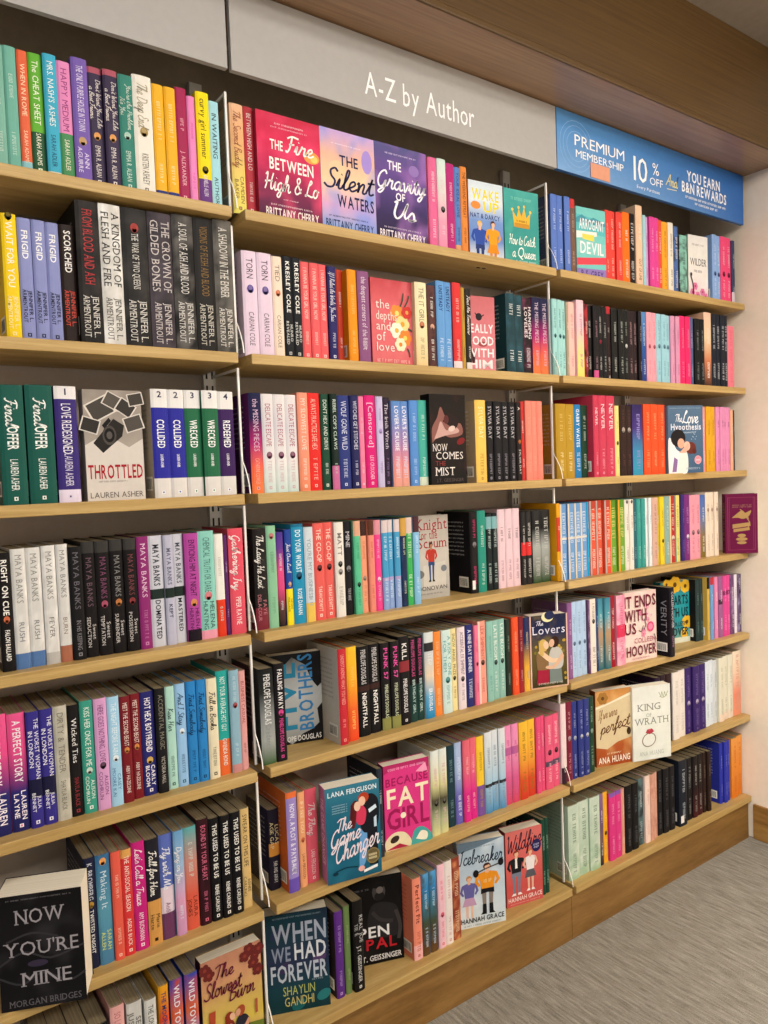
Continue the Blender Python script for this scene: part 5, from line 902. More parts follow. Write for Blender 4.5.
R7|1.3358|1.3563|0.2115|0.028|d8a490|~9|~8|t=b87c68 N=c48c78|0|second of two alike peach paperbacks between pale pink and black, bottom shelf, right bay
R7|1.3563|1.3873|0.2095|0.028|1c1b1e|~9|~9|t=686870|0|first of three alike black paperbacks between peach and black, bottom shelf, right bay
R7|1.3873|1.4183|0.2095|0.028|1c1b1e|~9|~9|t=686870|0|second of three alike black paperbacks between peach and black, bottom shelf, right bay
R7|1.4183|1.4494|0.2095|0.028|1c1b1e|~9|~9|t=686870|0|third of three alike black paperbacks between peach and black, bottom shelf, right bay
R7|1.4621|1.5070|0.2183|0.020|202530|~8|~8|t=c0c8d0 barcode|1|fourth black paperback right of the peach one, bottom shelf, right bay
R7|1.5196|1.5531|0.2084|0.028|19181b|~9|~9|t=989898|0|fifth black paperback right of the peach one, bottom shelf, right bay
R7|1.5531|1.5825|0.2081|0.028|201818|~9|~9|t=b8b4ac G=1c1818:241a1c:4c2024|0|first of two alike black paperbacks between black and black, bottom shelf, right bay
R7|1.5825|1.6119|0.2081|0.028|201818|~9|~9|t=b8b4ac G=1c1818:241a1c:4c2024|0|second of two alike black paperbacks between black and black, bottom shelf, right bay
R7|1.6119|1.6344|0.2066|0.028|2c1e1a|~9|~9|t=8c7464|0|first of two alike black paperbacks between black and blue, bottom shelf, right bay
R7|1.6344|1.6570|0.2066|0.028|2c1e1a|~9|~9|t=8c7464|0|second of two alike black paperbacks between black and blue, bottom shelf, right bay
R7|1.7166|1.7377|0.2139|0.028|3038a8|~9|~9|t=8c94e0 back=2c3490|0|first of three alike blue paperbacks between black and orange, bottom shelf, right bay
R7|1.7377|1.7588|0.2139|0.028|3038a8|~9|~9|t=8c94e0 back=2c3490|0|second of three alike blue paperbacks between black and orange, bottom shelf, right bay
R7|1.7588|1.7799|0.2139|0.028|3038a8|~9|~9|t=8c94e0 back=2c3490|0|third of three alike blue paperbacks between black and orange, bottom shelf, right bay
R7|1.7874|1.8256|0.2134|0.028|e88e36|~9|~9|t=c86c20 G=eca050:e88e36:dc7a24|1|first of two alike orange paperbacks after blue, bottom shelf, right bay
R7|1.8256|1.8638|0.2134|0.028|e88e36|~9|~9|t=c86c20 G=eca050:e88e36:dc7a24|0|second of two alike orange paperbacks after blue, bottom shelf, right bay'''.strip().split('\n')

# ------------------------------------------------------------------ covers of the books shown face-out
class Art:
    """flat printing on a front cover; u runs left to right, v bottom to top, both 0..1"""
    def __init__(s, mb, w, h): s.mb = mb; s.w = w; s.h = h; s.k = 0; s.edge = 'd8d4cc'; s.spine = '888888'; s.seed = 0; s.stext = None
    def P(s, u, v, y=None): return ((u-.5)*s.w, -.00005-.00004*s.k if y is None else y, v*s.h)
    def bg(s, fn, nx=20, ny=28):
        for i in range(nx):
            for j in range(ny):
                a, b, c, d = i/nx, (i+1)/nx, j/ny, (j+1)/ny
                s.mb.face([s.P(a, c), s.P(b, c), s.P(b, d), s.P(a, d)], [fn(a, c), fn(b, c), fn(b, d), fn(a, d)])
    def flat(s, c): s.bg(lambda u, v: H(c), 1, 1)
    def grad(s, stops, c2=None, sc=3, amt=.8, bias=0):
        st = [H(c) for c in stops]; n2 = H(c2) if c2 else None
        def fn(u, v):
            q = (1-v)*(len(st)-1) if len(st) > 1 else 0; i = min(max(0, len(st)-2), int(q)); c = mixc(st[i], st[min(i+1, len(st)-1)], q-i)
            if n2:
                t = noise.noise((u*sc+s.seed, v*sc*1.4, s.seed*.37))+.5*noise.noise((u*sc*2.6, v*sc*3.1+s.seed, 1.3))
                c = mixc(c, n2, t*amt*1.6+bias)
            return c
        s.bg(fn)
    def poly(s, pts, c, smooth=False):
        s.k += 1; p = [(a, b) for a, b in pts]
        if smooth: p = catmull(p+[p[0]], 4)[:-1]
        tri = tessellate_polygon([[Vector((a, b, 0)) for a, b in p]])
        for t in tri: s.mb.face([s.P(*p[i]) for i in t], H(c))
    def ell(s, u, v, ru, rv, c, rot=0):
        s.k += 1; co, si = math.cos(rot), math.sin(rot); pts = []
        for q in range(16):
            a, b = ru*math.cos(q*math.pi/8), rv*math.sin(q*math.pi/8); a2, b2 = a*s.w, b*s.h
            pts.append(s.P(u+(a2*co-b2*si)/s.w, v+(a2*si+b2*co)/s.h))
        s.mb.face(pts, H(c))
    def line(s, pts, wd, c):
        s.k += 1; p = catmull([(a*s.w, b*s.h) for a, b in pts])
        for q in ribbon(p, wd*s.w): s.mb.face([s.P(a/s.w, b/s.h) for a, b in q], H(c))
    def text(s, t, u0, u1, v0, v1, c, font='r', mx=1.5, al='c', mn=.42, slope=0):
        s.k += 1; k = s.k; L = (u1-u0)*s.w
        put_text(s.mb, t, font, L, (v1-v0)*s.h, lambda a, b: ((u0-.5)*s.w+a, -.00005-.00004*k, v0*s.h+b+a*slope), H(c), random.Random(s.seed), al, mx, mn)
    def vtext(s, t, u0, u1, v0, v1, c, font='b'):   # reading upwards
        s.k += 1; k = s.k
        put_text(s.mb, t, font, (v1-v0)*s.h, (u1-u0)*s.w, lambda a, b: ((u1-.5)*s.w-b, -.00005-.00004*k, v0*s.h+a), H(c), None, 'c', 2.5, .3)
    def side(s, mb, w, h, th):
        if s.stext:
            t, c = s.stext
            put_text(mb, t, 'b', h*.7, th*.45, lambda a, b: (-w/2-.0003, th*.28+(th*.45-b), h*.88-a), H(c))
    def person(s, u, v, ht, top, bottom, hair, skin='e8b898', legs=None, shoe='2a2a2a', wide=1.0, skirt=False, arm=None, boots=None):
        """small printed figure, feet at (u, v), height ht"""
        legs = legs or bottom; k = ht*s.h/s.w*wide; f = lambda a, b: (u+a*k, v+b*ht)
        for sg in (-1, 1):
            s.poly([f(sg*.02, .5), f(sg*.1, .5), f(sg*.085, .25), f(sg*.075, .03), f(sg*.03, .03), f(sg*.025, .25)], legs)
            s.poly([f(sg*.02, .0), f(sg*.12, .0), f(sg*.085, .05), f(sg*.025, .05)], shoe)
            if boots: s.poly([f(sg*.02, .03), f(sg*.09, .03), f(sg*.085, .2), f(sg*.025, .2)], boots)
        s.poly([f(-.1, .5), f(-.16, .32), f(.16, .32), f(.1, .5)] if skirt else [f(-.105, .56), f(-.11, .4), f(0, .42), f(.11, .4), f(.105, .56)], bottom)
        s.poly([f(-.1, .5), f(-.12, .66), f(-.15, .8), f(-.05, .83), f(.05, .83), f(.15, .8), f(.12, .66), f(.1, .5)], top)
        for sg in (-1, 1):
            s.poly([f(sg*.11, .8), f(sg*.165, .79), f(sg*.21, .64), f(sg*.15, .55), f(sg*.115, .57), f(sg*.155, .65)], arm or top)
        s.poly([f(-.03, .8), f(.03, .8), f(.03, .88), f(-.03, .88)], skin)
        s.ell(u, v+.93*ht, .062*k, .066*ht, hair); s.ell(u+.006*k, v+.915*ht, .046*k, .054*ht, skin)
        s.poly([f(-.06, .93), f(-.03, .99), f(.03, .995), f(.065, .94), f(.03, .955)], hair)
    def couple(s, u, v, ht, c1, c2, h1, h2, s1='e8b898', s2='d8a080', low1='888888', low2='555555'):
        """embracing pair seen to the hips"""
        k = ht*s.h/s.w; f = lambda a, b: (u+a*k, v+b*ht)
        s.poly([f(-.3, 0), f(-.02, 0), f(-.02, .34), f(-.26, .36)], low1); s.poly([f(.0, 0), f(.3, 0), f(.27, .34), f(.0, .34)], low2)
        s.poly([f(-.28, .3), f(-.3, .6), f(-.18, .72), f(-.06, .7), f(0, .5), f(-.02, .3)], c1, True)
        s.poly([f(-.02, .3), f(0, .6), f(.08, .74), f(.24, .72), f(.33, .55), f(.28, .3)], c2, True)
        s.poly([f(-.26, .66), f(-.18, .7), f(.06, .52), f(.2, .5), f(.18, .44), f(0, .44)], s1, True)
        s.poly([f(.3, .62), f(.33, .5), f(.1, .3), f(-.08, .32), f(-.06, .37), f(.1, .38)], s2, True)
        s.ell(u-.13*k, v+.8*ht, .1*k, .13*ht, h1, .2); s.ell(u+.13*k, v+.85*ht, .1*k, .12*ht, h2, -.2)
        s.ell(u-.07*k, v+.8*ht, .062*k, .085*ht, s1, .25); s.ell(u+.06*k, v+.83*ht, .062*k, .085*ht, s2, -.2)
        s.poly([f(-.24, .86), f(-.22, .62), f(-.13, .6), f(-.15, .82)], h1, True)
    def flower(s, u, v, r, c, c2, n=6):
        a = s.w/s.h
        for i in range(n):
            t = i*2*math.pi/n; s.ell(u+r*.6*math.cos(t), v+r*.6*math.sin(t)*a, r*.5, r*.5*a, c)
        s.ell(u, v, r*.32, r*.32*a, c2)
def M_PLINTH_R():
    return wood('baseboard_oak', [(.25, '7a5526'), (.5, '9a713a'), (.75, 'b08949')], (12, 1.3, 10), .45)

def a_fire(A):
    A.grad(['c8304c', 'd83058', 'c02a58', '7c2a50', '4c2444'], 'f0507a', 2.5, .6); A.edge = 'c83a50'; A.spine = 'a02840'
    A.ell(.86, .66, .13, .06, 'f0a050'); A.ell(.9, .65, .06, .035, 'f8d070')
    A.text('~18', .28, .74, .9, .915, 'f0c8d0', mx=4); A.text('~22', .22, .8, .865, .878, 'e8b0c0', mx=4)
    A.text('THE', .2, .4, .66, .75, 'fbf4ee', 'b'); A.text('Fire', .44, .88, .66, .82, 'fbf4ee', 's'); A.text('BETWEEN', .18, .88, .47, .58, 'fbf4ee', 'b')
    A.text('High & Lo', .08, .94, .27, .43, 'fbf4ee', 's'); A.text('~12', .38, .62, .19, .2, 'e8c8d0', mx=4)
    A.text('~26', .18, .84, .125, .14, 'e8c8d0', mx=4); A.text('BRITTAINY CHERRY', .1, .94, .02, .1, 'f8e8e4', 'b')
def a_silent(A):
    A.grad(['c8a8dc', 'e8b8a0', 'f0d0a8', 'd8a8cc', '78a8dc'], '8a9ae0', 2.2, .8); A.edge = 'c8b8d8'; A.spine = 'b098c8'
    A.ell(.3, .6, .16, .1, 'f0cba4'); A.ell(.85, .75, .1, .12, 'a890d8')
    A.text('~20', .2, .75, .86, .87, 'f4e8f4', mx=4); A.text('THE', .34, .68, .66, .76, '25224c', 'b'); A.text('Silent', .04, .94, .42, .62, '25224c', 's', mx=2)
    A.text('WATERS', .28, .96, .24, .36, '25224c', 'b'); A.text('~26', .12, .84, .13, .145, '3c3c68', mx=4); A.text('BRITTAINY CHERRY', .06, .94, .02, .1, '2a3c6c', 'b')
def a_gravity(A):
    A.grad(['5a5a8c', '6a4f94', '54407c', '382a58', '2c2440'], 'a070b8', 2.6, .7); A.edge = '4c4070'; A.spine = '3c3060'
    A.ell(.75, .78, .1, .06, '9478b8')
    A.text('~22', .2, .8, .9, .915, 'd8c8e8', mx=4); A.text('THE', .24, .5, .74, .83, 'f4f0f8', 'b'); A.text('Gravity', .02, .96, .54, .72, 'f4f0f8', 's')
    A.text('OF', .38, .56, .43, .51, 'f4f0f8', 'b'); A.text('Us', .22, .8, .24, .42, 'f4f0f8', 's'); A.text('~26', .14, .86, .125, .14, 'c8b8d0', mx=4)
    A.text('BRITTAINY CHERRY', .06, .94, .02, .1, 'f0e4ea', 'b')
def a_wake(A):
    A.grad(['d4e0e8', 'd8e4ea', '7898d0', '6c8cc8', 'e8ece8']); A.edge = 'b8c8d8'; A.spine = 'd89050'
    A.text('WAKE', .1, .88, .77, .9, 'f0d820', 'b'); A.text('UP', .42, .88, .62, .75, 'f0d820', 'b'); A.ell(.2, .69, .14, .05, 'e89040')
    A.text('NAT & DARCY', .04, .9, .53, .59, '2c3c78', 'b')
    A.person(.3, -.12, .62, '3050a8', '283c78', 'e0b860', wide=1.1); A.person(.68, -.1, .62, 'f0a020', 'e89018', '5c2c24', wide=1.0, skirt=True)
    A.text('~10', .72, .97, .02, .04, '7a5a40', mx=3)
def a_queen(A):
    A.grad(['4aa8a0', '3c9a94', '3f9c90'], '5cb4a8', 3, .5); A.edge = '3c9088'; A.spine = '2c7c78'
    A.text('~12', .2, .8, .86, .9, '7cc8b8', mx=3)
    A.poly([(.28, .5), (.24, .72), (.36, .63), (.42, .76), (.5, .65), (.58, .78), (.64, .64), (.76, .72), (.72, .5)], 'e8b83c')
    for u, v in ((.24, .73), (.42, .77), (.58, .79), (.76, .73)): A.ell(u, v, .03, .02, 'f0cc60')
    A.poly([(.28, .5), (.72, .5), (.71, .56), (.29, .56)], 'c8902c'); A.text('~8', .34, .66, .575, .6, '8c6420', mx=3)
    A.text('How to Catch', .12, .88, .27, .4, 'f0f6f0', 's'); A.text('a Queen', .2, .88, .1, .24, 'f0f6f0', 's'); A.text('~12', .3, .9, .04, .06, 'c8e4dc', mx=3)
def a_arrogant(A):
    A.flat('7cccc8'); A.edge = '74b8b8'; A.spine = 'c8d8d8'
    A.poly([(0, .9), (1, .84), (1, .64), (0, .64)], '62c0c4'); A.poly([(0, .84), (.2, .9), (.4, .84), (.6, .88), (1, .82), (1, .78), (0, .78)], '4a9cac')
    A.poly([(0, .56), (.7, .62), (.7, .68), (0, .66)], 'f0f0e8'); A.poly([(.2, .56), (.6, .54), (.6, .63), (.2, .63)], 'f0d860')
    A.poly([(0, .36), (1, .34), (1, .52), (0, .54)], '90d0cc'); A.poly([(0, .28), (1, .34), (1, .24), (0, .18)], 'e84c5c'); A.poly([(0, .0), (1, .0), (1, .16), (0, .14)], '9880c0')
    A.text('ARROGANT', .1, .95, .7, .84, 'f4f2f4', 'b', mn=.3); A.text('DEVIL', .12, .92, .36, .52, 'f4f2f4', 'b', mn=.3); A.text('R.S. GREY', .14, .9, .03, .12, '503c80', 'b')
def a_wilder(A):
    A.grad(['e8e4e0', 'ece8e0', 'ece4e0', 'e8c8d0'], 'f4f0ec', 3, .5); A.edge = 'e0dcd4'; A.spine = '8cc4b4'
    A.text('~12', .2, .8, .84, .87, 'a09890', mx=3); A.text('WILDER', .1, .92, .53, .64, '4c4448', 'r'); A.text('~7', .3, .7, .42, .46, '8c8080', mx=3)
    for u, v in ((.2, .1), (.45, .06), (.7, .12), (.85, .05), (.32, .2)): A.flower(u, v, .12, 'e080a8', 'a83c70')
    A.line([(.1, .36), (.22, .2), (.2, 0)], .05, '2c2428'); A.ell(.12, .38, .05, .03, '3c2c30')
def a_depths(A):
    A.grad(['c04850', 'dc6a70', 'de6e74', 'dc6c70'], 'e07c80', 3, .3); A.edge = 'c85c60'; A.spine = 'b84c54'  # darker red at the top is the shelf's shadow, painted in
    for u, v, r, c, c2 in ((.62, .62, .16, 'e89040', 'f8d878'), (.75, .5, .16, 'f0d890', 'e0a030'), (.6, .42, .15, 'f8ecd8', 'f0b048'), (.8, .34, .15, 'ee8838', 'f8d060'), (.68, .26, .13, 'f4e4c0', 'd88030'), (.86, .64, .12, 'd04038', 'f0a050')):
        A.flower(u, v, r, c, c2)
    for p in (((.8, .7), (.92, .84)), ((.7, .7), (.78, .86)), ((.84, .22), (.9, .12)), ((.88, .45), (.97, .42))):
        (a, b), (c, d) = p; A.line([(a, b), ((a+c)/2+.02, (b+d)/2), (c, d)], .03, '40503c')
    for t, v in (('the', .66), ('depths', .53), ('and', .41), ('of', .29), ('love', .17)): A.text(t, .1, .6, v, v+.1, 'f8e4dc', 'r', 1.0, 'l' if t != 'depths' else 'c')
    A.text('~16', .1, .9, .04, .08, 'f0b8b4', mx=2)
def a_really(A):
    A.grad(['c86c70', 'd88088', 'd88890']); A.edge = 'c87880'; A.spine = 'b86068'
    A.ell(.5, .73, .1, .05, '241c20', .5); A.line([(.38, .78), (.5, .72), (.66, .76)], .03, '241c20'); A.ell(.6, .37, .14, .035, 'a04848'); A.ell(.3, .2, .05, .1, '3c2428')
    for t, v in (('REALLY', .52), ('GOOD', .36), ('WITH', .2), ('HIM', .05)): A.text(t, .08, .94, v, v+.11, 'f8ecec', 'b')
def a_mist(A):
    A.grad(['15100f', '1c1412', '241818', '140f10', '0e0c0d'], '4c1c1e', 2.4, .5, -.2); A.edge = '1a1616'; A.spine = '141112'
    A.poly([(.05, .46), (.3, .56), (.55, .52), (.9, .56), (.85, .68), (.6, .66), (.42, .76), (.3, .86), (.2, .74), (.05, .62)], '8c5c54', True)
    A.poly([(.1, .5), (.4, .54), (.8, .58), (.7, .64), (.45, .6), (.3, .7), (.2, .6)], 'c8a098', True)
    A.poly([(.35, .7), (.55, .8), (.8, .72), (.7, .62), (.5, .66)], '241416', True); A.ell(.6, .62, .1, .03, 'd8c0b8', .3); A.ell(.45, .72, .07, .05, '5c2c2c')
    A.ell(.85, .48, .12, .035, '7c1c20', .4)
    A.text('NOW', .06, .46, .37, .45, 'e8e0dc', '1'); A.text('COMES', .14, .9, .28, .36, 'e8e0dc', '1'); A.text('THE', .12, .4, .21, .26, '8c3434', '1'); A.text('MIST', .12, .66, .1, .19, 'e8e0dc', '1')
    A.text('J.T. GEISSINGER', .14, .9, .03, .065, '584c4c')
def a_throttled(A):
    A.grad(['958b82', '9c9288', 'a89e94', 'c0b6ac', 'd6cec6'], 'b4aaa0', 3, .5); A.edge = 'b0a69a'; A.spine = 'a89e92'
    def photo(u, v, a, rot, c):
        co, si = math.cos(rot), math.sin(rot); asp = A.w/A.h
        q = lambda s: [(u+(x*co-y*si), v+(x*si+y*co)*asp) for x, y in ((-a*s, -a*s*.8), (a*s, -a*s*.8), (a*s, a*s*.8), (-a*s, a*s*.8))]
        A.poly(q(1), 'd8d0c8'); A.poly(q(.86), c)
    photo(.28, .83, .22, .5, '4a4640'); photo(.5, .9, .16, -.5, '5a544c'); photo(.72, .84, .16, -.6, '3c3834'); photo(.1, .68, .16, -.3, '35322e'); photo(.85, .7, .17, .3, '544e48'); photo(.9, .92, .14, .2, '47423c')
    A.poly([(0, .5), (.2, .56), (.3, .5), (.5, .56), (.75, .48), (1, .56), (1, 0), (0, 0)], 'd5cdc5')
    A.poly([(.14, .52), (.5, .74), (.68, .68), (.64, .58), (.3, .43)], '2b2724'); A.ell(.42, .59, .12, .09, '4e4844'); A.ell(.42, .59, .09, .065, '1c1918'); A.ell(.42, .59, .05, .035, '5c5652'); A.poly([(.3, .68), (.42, .75), (.46, .72), (.34, .65)], '1f1c1a')
    A.text('THROTTLED', .03, .97, .2, .32, 'a8182a', 'b', mn=.3); A.text('~24', .2, .7, .165, .18, 'a09890', mx=3); A.text('LAUREN ASHER', .05, .96, .025, .075, '5a544e')
def a_now(A):
    A.grad(['141314', '1a181a', '151416', '1b191c'], '3a383c', 2.5, .6, -.1); A.edge = '1c1a1c'; A.spine = '171617'
    for p in (((.0, .4), (.3, .5), (.6, .42), (1, .5)), ((0, .3), (.25, .22), (.5, .3), (.8, .2), (1, .26)), ((.1, .6), (.4, .66), (.7, .6))): A.line(p, .025, '3a383c')
    A.text('~34', .12, .88, .955, .965, '7a7678', mx=3)
    A.text('NOW', .22, .78, .745, .87, 'a8a2a6', '1'); A.text("YOU'RE", .08, .94, .47, .59, 'a8a2a6', '1'); A.text('MINE', .26, .84, .2, .32, 'a8a2a6', '1'); A.text('MORGAN BRIDGES', .1, .94, .03, .085, '6c686c', '1')
    A.ell(.45, .39, .12, .03, '3c3448')
def a_burn(A):
    A.grad(['b88068', 'c8906c', 'd0b060', 'd8c050', 'a89838'], 'd8a878', 2.5, .5); A.edge = 'b09058'; A.spine = '4c2030'
    for u, v in ((.8, .95), (.9, .88), (.86, .8), (.96, .92), (.06, .92), (.12, .86), (.72, .9), (.93, .72)): A.flower(u, v, .09, '6c2a28', '8c3c30', 5)
    A.text('The', .2, .52, .79, .92, '6c2038', 's'); A.text('Slowest', .02, .64, .63, .78, '6c2038', 's'); A.text('Burn', .42, .86, .53, .68, '6c2038', 's')
    A.poly([(.08, .25), (.18, .25), (.2, .5), (.1, .5)], 'b04c30'); A.poly([(0, 0), (1, 0), (1, .2), (.5, .26), (0, .16)], '6c7c30')
    A.couple(.52, 0.02, .44, '7c2c28', '2c2c38', '8c3424', 'a85030', low1='7c3c30', low2='2c3444'); A.poly([(.86, .3), (.9, .3), (.9, .44), (.86, .44)], 'b06040')
def a_love(A):
    A.grad(['58728c', '4e6a86', '46607c']); A.edge = '4c6680'; A.spine = '6c86a0'
    A.text('~30', .06, .94, .955, .965, 'a0b4c4', mx=3)
    A.text('The', .2, .4, .76, .87, 'f0f0f4', 's'); A.text('Love', .4, .86, .74, .92, 'f0f0f4', 's'); A.text('Hypothesis', .08, .94, .64, .73, 'e4e4ec', 'b'); A.text('~10', .4, .8, .59, .61, 'c0ccd8', mx=3)
    A.poly([(0, 0), (0, .48), (.1, .5), (.22, .36), (.4, .26), (.36, 0)], 'ece8e8', True); A.poly([(.24, 0), (.34, .28), (.5, .32), (.56, .2), (.52, 0)], 'e4e4dc', True); A.poly([(.1, .02), (.22, .02), (.26, .2), (.16, .24)], '8c6c9c')
    A.ell(.28, .52, .21, .13, '1f1a1d'); A.ell(.36, .44, .1, .075, 'e0ac90'); A.ell(.64, .37, .15, .09, '6c3028', -.5); A.ell(.53, .4, .09, .07, 'e8bca4'); A.ell(.74, .32, .06, .04, '5c2820')
    A.poly([(.3, .3), (.5, .3), (.62, .42), (.56, .44)], 'e0b098')
    A.ell(.84, .19, .1, .065, 'e8b0b4'); A.ell(.84, .19, .085, .055, 'd88c98'); A.text('~6', .78, .9, .18, .2, 'f4e8e8', mx=2); A.text('~14', .5, .9, .05, .08, 'a8b8c8', mx=2)
    for q in range(9): A.ell(.66+.035*(q % 5)+.02*(q//5), .5+.04*(q % 3)+.03*(q//5), .012, .008, 'a0b8c8')
def a_knight(A):
    A.grad(['b0a8a0', 'b8b0a6', 'c8c0b6', 'b8b4ac', 'b4b0a8'], 'c0b8ae', 3, .4); A.edge = 'a8a098'; A.spine = '8c847c'
    A.text('Knight', .14, .97, .83, .96, '9c1c28', '1', mn=.3); A.text('for the', .2, .7, .72, .82, '9c1c28', '1'); A.text('Scrum', .18, .94, .61, .73, '9c1c28', '1', mn=.3)
    A.poly([(.3, .4), (.9, .44), (.9, .1), (.3, .12)], 'ccc6bc')
    A.person(.52, .2, .48, 'b8382c', '2c4878', '3c2420', skin='b87c5c', wide=.9); A.ell(.2, .3, .12, .05, '74706c'); A.ell(.85, .35, .08, .04, '787c84')
    A.text('DONOVAN', .14, .92, .1, .15, '3c3834', 'r'); A.text('~14', .2, .8, .05, .065, '88827c', mx=3)
def a_five(A):
    A.grad(['30302f', 'a8aaa8', 'b8bab8', 'b0b2b0', '8c8e8c'], 'd0d2d0', 3, .7); A.edge = '2c2c2c'; A.spine = '1c1c1c'
    for p in ([(0, 1), (0, .9), (.3, .88), (.45, .96), (.7, .86), (.8, .7), (.92, .6), (1, .64), (1, 1)], [(1, 0), (1, .42), (.9, .36), (.93, .2), (.8, .14), (.6, .1), (.5, .04), (.4, 0)], [(0, 0), (0, .14), (.2, .1), (.35, .02), (.4, 0)], [(0, .5), (.1, .46), (.06, .38), (0, .36)]): A.poly(p, '1a1a1b')
    A.vtext('FIVE', .12, .5, .16, .9, '2f86a8'); A.vtext('BROTHERS', .56, .82, .14, .98, '3a7fb4')
    A.text('PENELOPE DOUGLAS', .04, .96, .03, .085, 'e8e6e2', 'b'); A.stext = None
def a_lovers(A):
    A.grad(['1f2444', '262c50', '6c5c34', '5c5028', '3c3820'], '8c7838', 4, .5, -.1); A.edge = 'd8b8ac'; A.spine = 'e0b0a8'; A.stext = ('THE LOVERS', 'b86c60')
    A.ell(.48, .97, .16, .07, 'f0e8b8'); A.ell(.53, .99, .13, .06, '2a3054')
    A.text('The', .16, .36, .86, .92, 'e0dcec', 's'); A.text('Lovers', .08, .94, .74, .85, 'e4e0f0', '1', mn=.35)
    for q in range(24):
        r = random.Random(q); A.ell(r.random()*.92+.04, r.uniform(.1, .66), .035, .02, r.choice(('b89838', '8c7c30', '5c6830', 'c8a848')), r.random()*3)
    A.couple(.5, .06, .66, '8c6c48', 'c8c4bc', 'd8b468', '3c2418', 'f0cca8', 'e4b898', low1='a82440', low2='7c8884')
    A.text('~26', .2, .85, .05, .075, 'd0c8b8', mx=3)
    A.poly([(0, 0), (.035, 0), (.035, 1), (0, 1)], 'e4bcb0'); A.poly([(.965, 0), (1, 0), (1, 1), (.965, 1)], 'e4bcb0'); A.poly([(0, 0), (1, 0), (1, .02), (0, .02)], 'd8b090')
def a_ends(A):
    A.grad(['e8c4bc', 'ecd0c6', 'eccfc8', 'ead0c4'], 'f0dcd0', 3, .5); A.edge = 'd8b0b0'; A.spine = 'd87c98'
    r = random.Random(3)
    for q in range(10): A.flower(.62+r.uniform(-.14, .34), .3+r.uniform(0, .5), r.uniform(.04, .07), r.choice(('e4a0b0', 'dc8ca4', 'f0c4c8')), 'c87088', 5)
    A.ell(.8, .47, .11, .075, 'd8507c'); A.ell(.8, .47, .07, .045, 'ec88a8')
    for p in (((.58, .5), (.52, .42), (.44, .44)), ((.6, .44), (.66, .52), (.6, .6)), ((.9, .36), (.96, .28), (.92, .2))): A.line(p, .018, '4c4044')
    dr = '701c34'
    A.text('IT ENDS', .02, .97, .78, .94, dr, 'b', mn=.3); A.text('WITH', .02, .68, .58, .74, dr, 'b', mn=.3); A.text('US', .02, .36, .4, .55, dr, 'b', mn=.3); A.text('COLLEEN', .3, .94, .26, .33, 'a85468', 'r'); A.text('HOOVER', .06, .97, .08, .22, dr, 'b', mn=.3)
    A.text('~16', .1, .9, .03, .05, 'b87c8c', mx=2)
def a_starts(A):
    A.grad(['3c8c90', '2c98a0', '289ca4', '30909c', '8cb8a0'], '1c7c88', 3, .5); A.edge = '2c8088'; A.spine = '24747c'
    for u, v, r in ((.5, .94, .2), (.86, .9, .16), (.9, .32, .16), (.2, .96, .12), (.8, .14, .12)): A.flower(u, v, r, 'e8b830', '6c4818', 7)
    A.poly([(0, 0), (1, 0), (1, .08), (0, .1)], 'd8dcc8')
    d = '16323c'; A.text('IT', .05, .2, .62, .76, d, 'b'); A.text('STARTS', .22, .94, .62, .76, d, 'b', mn=.3); A.text('WITH US', .08, .94, .42, .56, d, 'b', mn=.3); A.text('COLLEEN', .3, .9, .27, .34, d); A.text('HOOVER', .08, .94, .12, .24, d, 'b', mn=.3)
def a_game(A):
    A.grad(['3a8098', '246a84', '1f6480', '206884', '1c5c74'], '2c7890', 2.5, .5); A.edge = '2a6c84'; A.spine = 'bc88b4'; A.stext = ('THE GAME CHANGER', 'e8d0e4')
    A.text('LANA FERGUSON', .05, .95, .905, .955, 'e8f0f4', 'b')
    for i in range(4): A.text('~14', .12, .4, .8-.025*i, .812-.025*i, '9cc0cc', mx=3)
    A.poly([(.62, .5), (.74, .52), (.72, .2), (.64, .1), (.58, .1)], '6ca4d8', True); A.poly([(.74, .52), (.94, .54), (.94, .1), (.78, .1)], '181a22')
    A.poly([(.7, .84), (.62, .6), (.7, .46), (.94, .5), (.98, .76), (.86, .86)], '1a1c24', True); A.poly([(.52, .76), (.56, .58), (.7, .56), (.74, .7), (.62, .78)], 'd84060', True)
    A.poly([(.46, .78), (.44, .58), (.52, .54), (.58, .78), (.54, .82)], '5c1c1c', True); A.ell(.58, .755, .06, .05, 'f0ccb4'); A.ell(.7, .835, .1, .055, 'b84226'); A.ell(.67, .8, .065, .05, 'f0c4a8')
    A.poly([(.8, .66), (.94, .7), (.92, .74), (.78, .7)], 'd8e8f4'); A.poly([(.88, .5), (.93, .5), (.93, .62), (.88, .6)], 'c8dcec'); A.ell(.62, .09, .06, .03, 'e8b0a8')
    A.text('The', .18, .46, .52, .65, 'f0e4ec', 's', slope=.18); A.text('Game', .06, .62, .37, .54, 'f0e4ec', 's', slope=.18); A.text('Changer', .14, .96, .2, .4, 'f0e4ec', 's', slope=.25)
    A.ell(.84, .2, .13, .085, '8a7848'); A.ell(.84, .2, .11, .07, '6c6040'); A.text('~5', .76, .92, .2, .225, 'e8dcb0', mx=1.5); A.text('~5', .76, .92, .165, .19, 'e8dcb0', mx=1.5)
    A.line([(.15, .12), (.35, .14), (.55, .12)], .02, '123848'); A.ell(.14, .1, .05, .02, '123848'); A.poly([(.66, .04), (.92, .07), (.92, .1), (.66, .07)], 'f0f4f4')
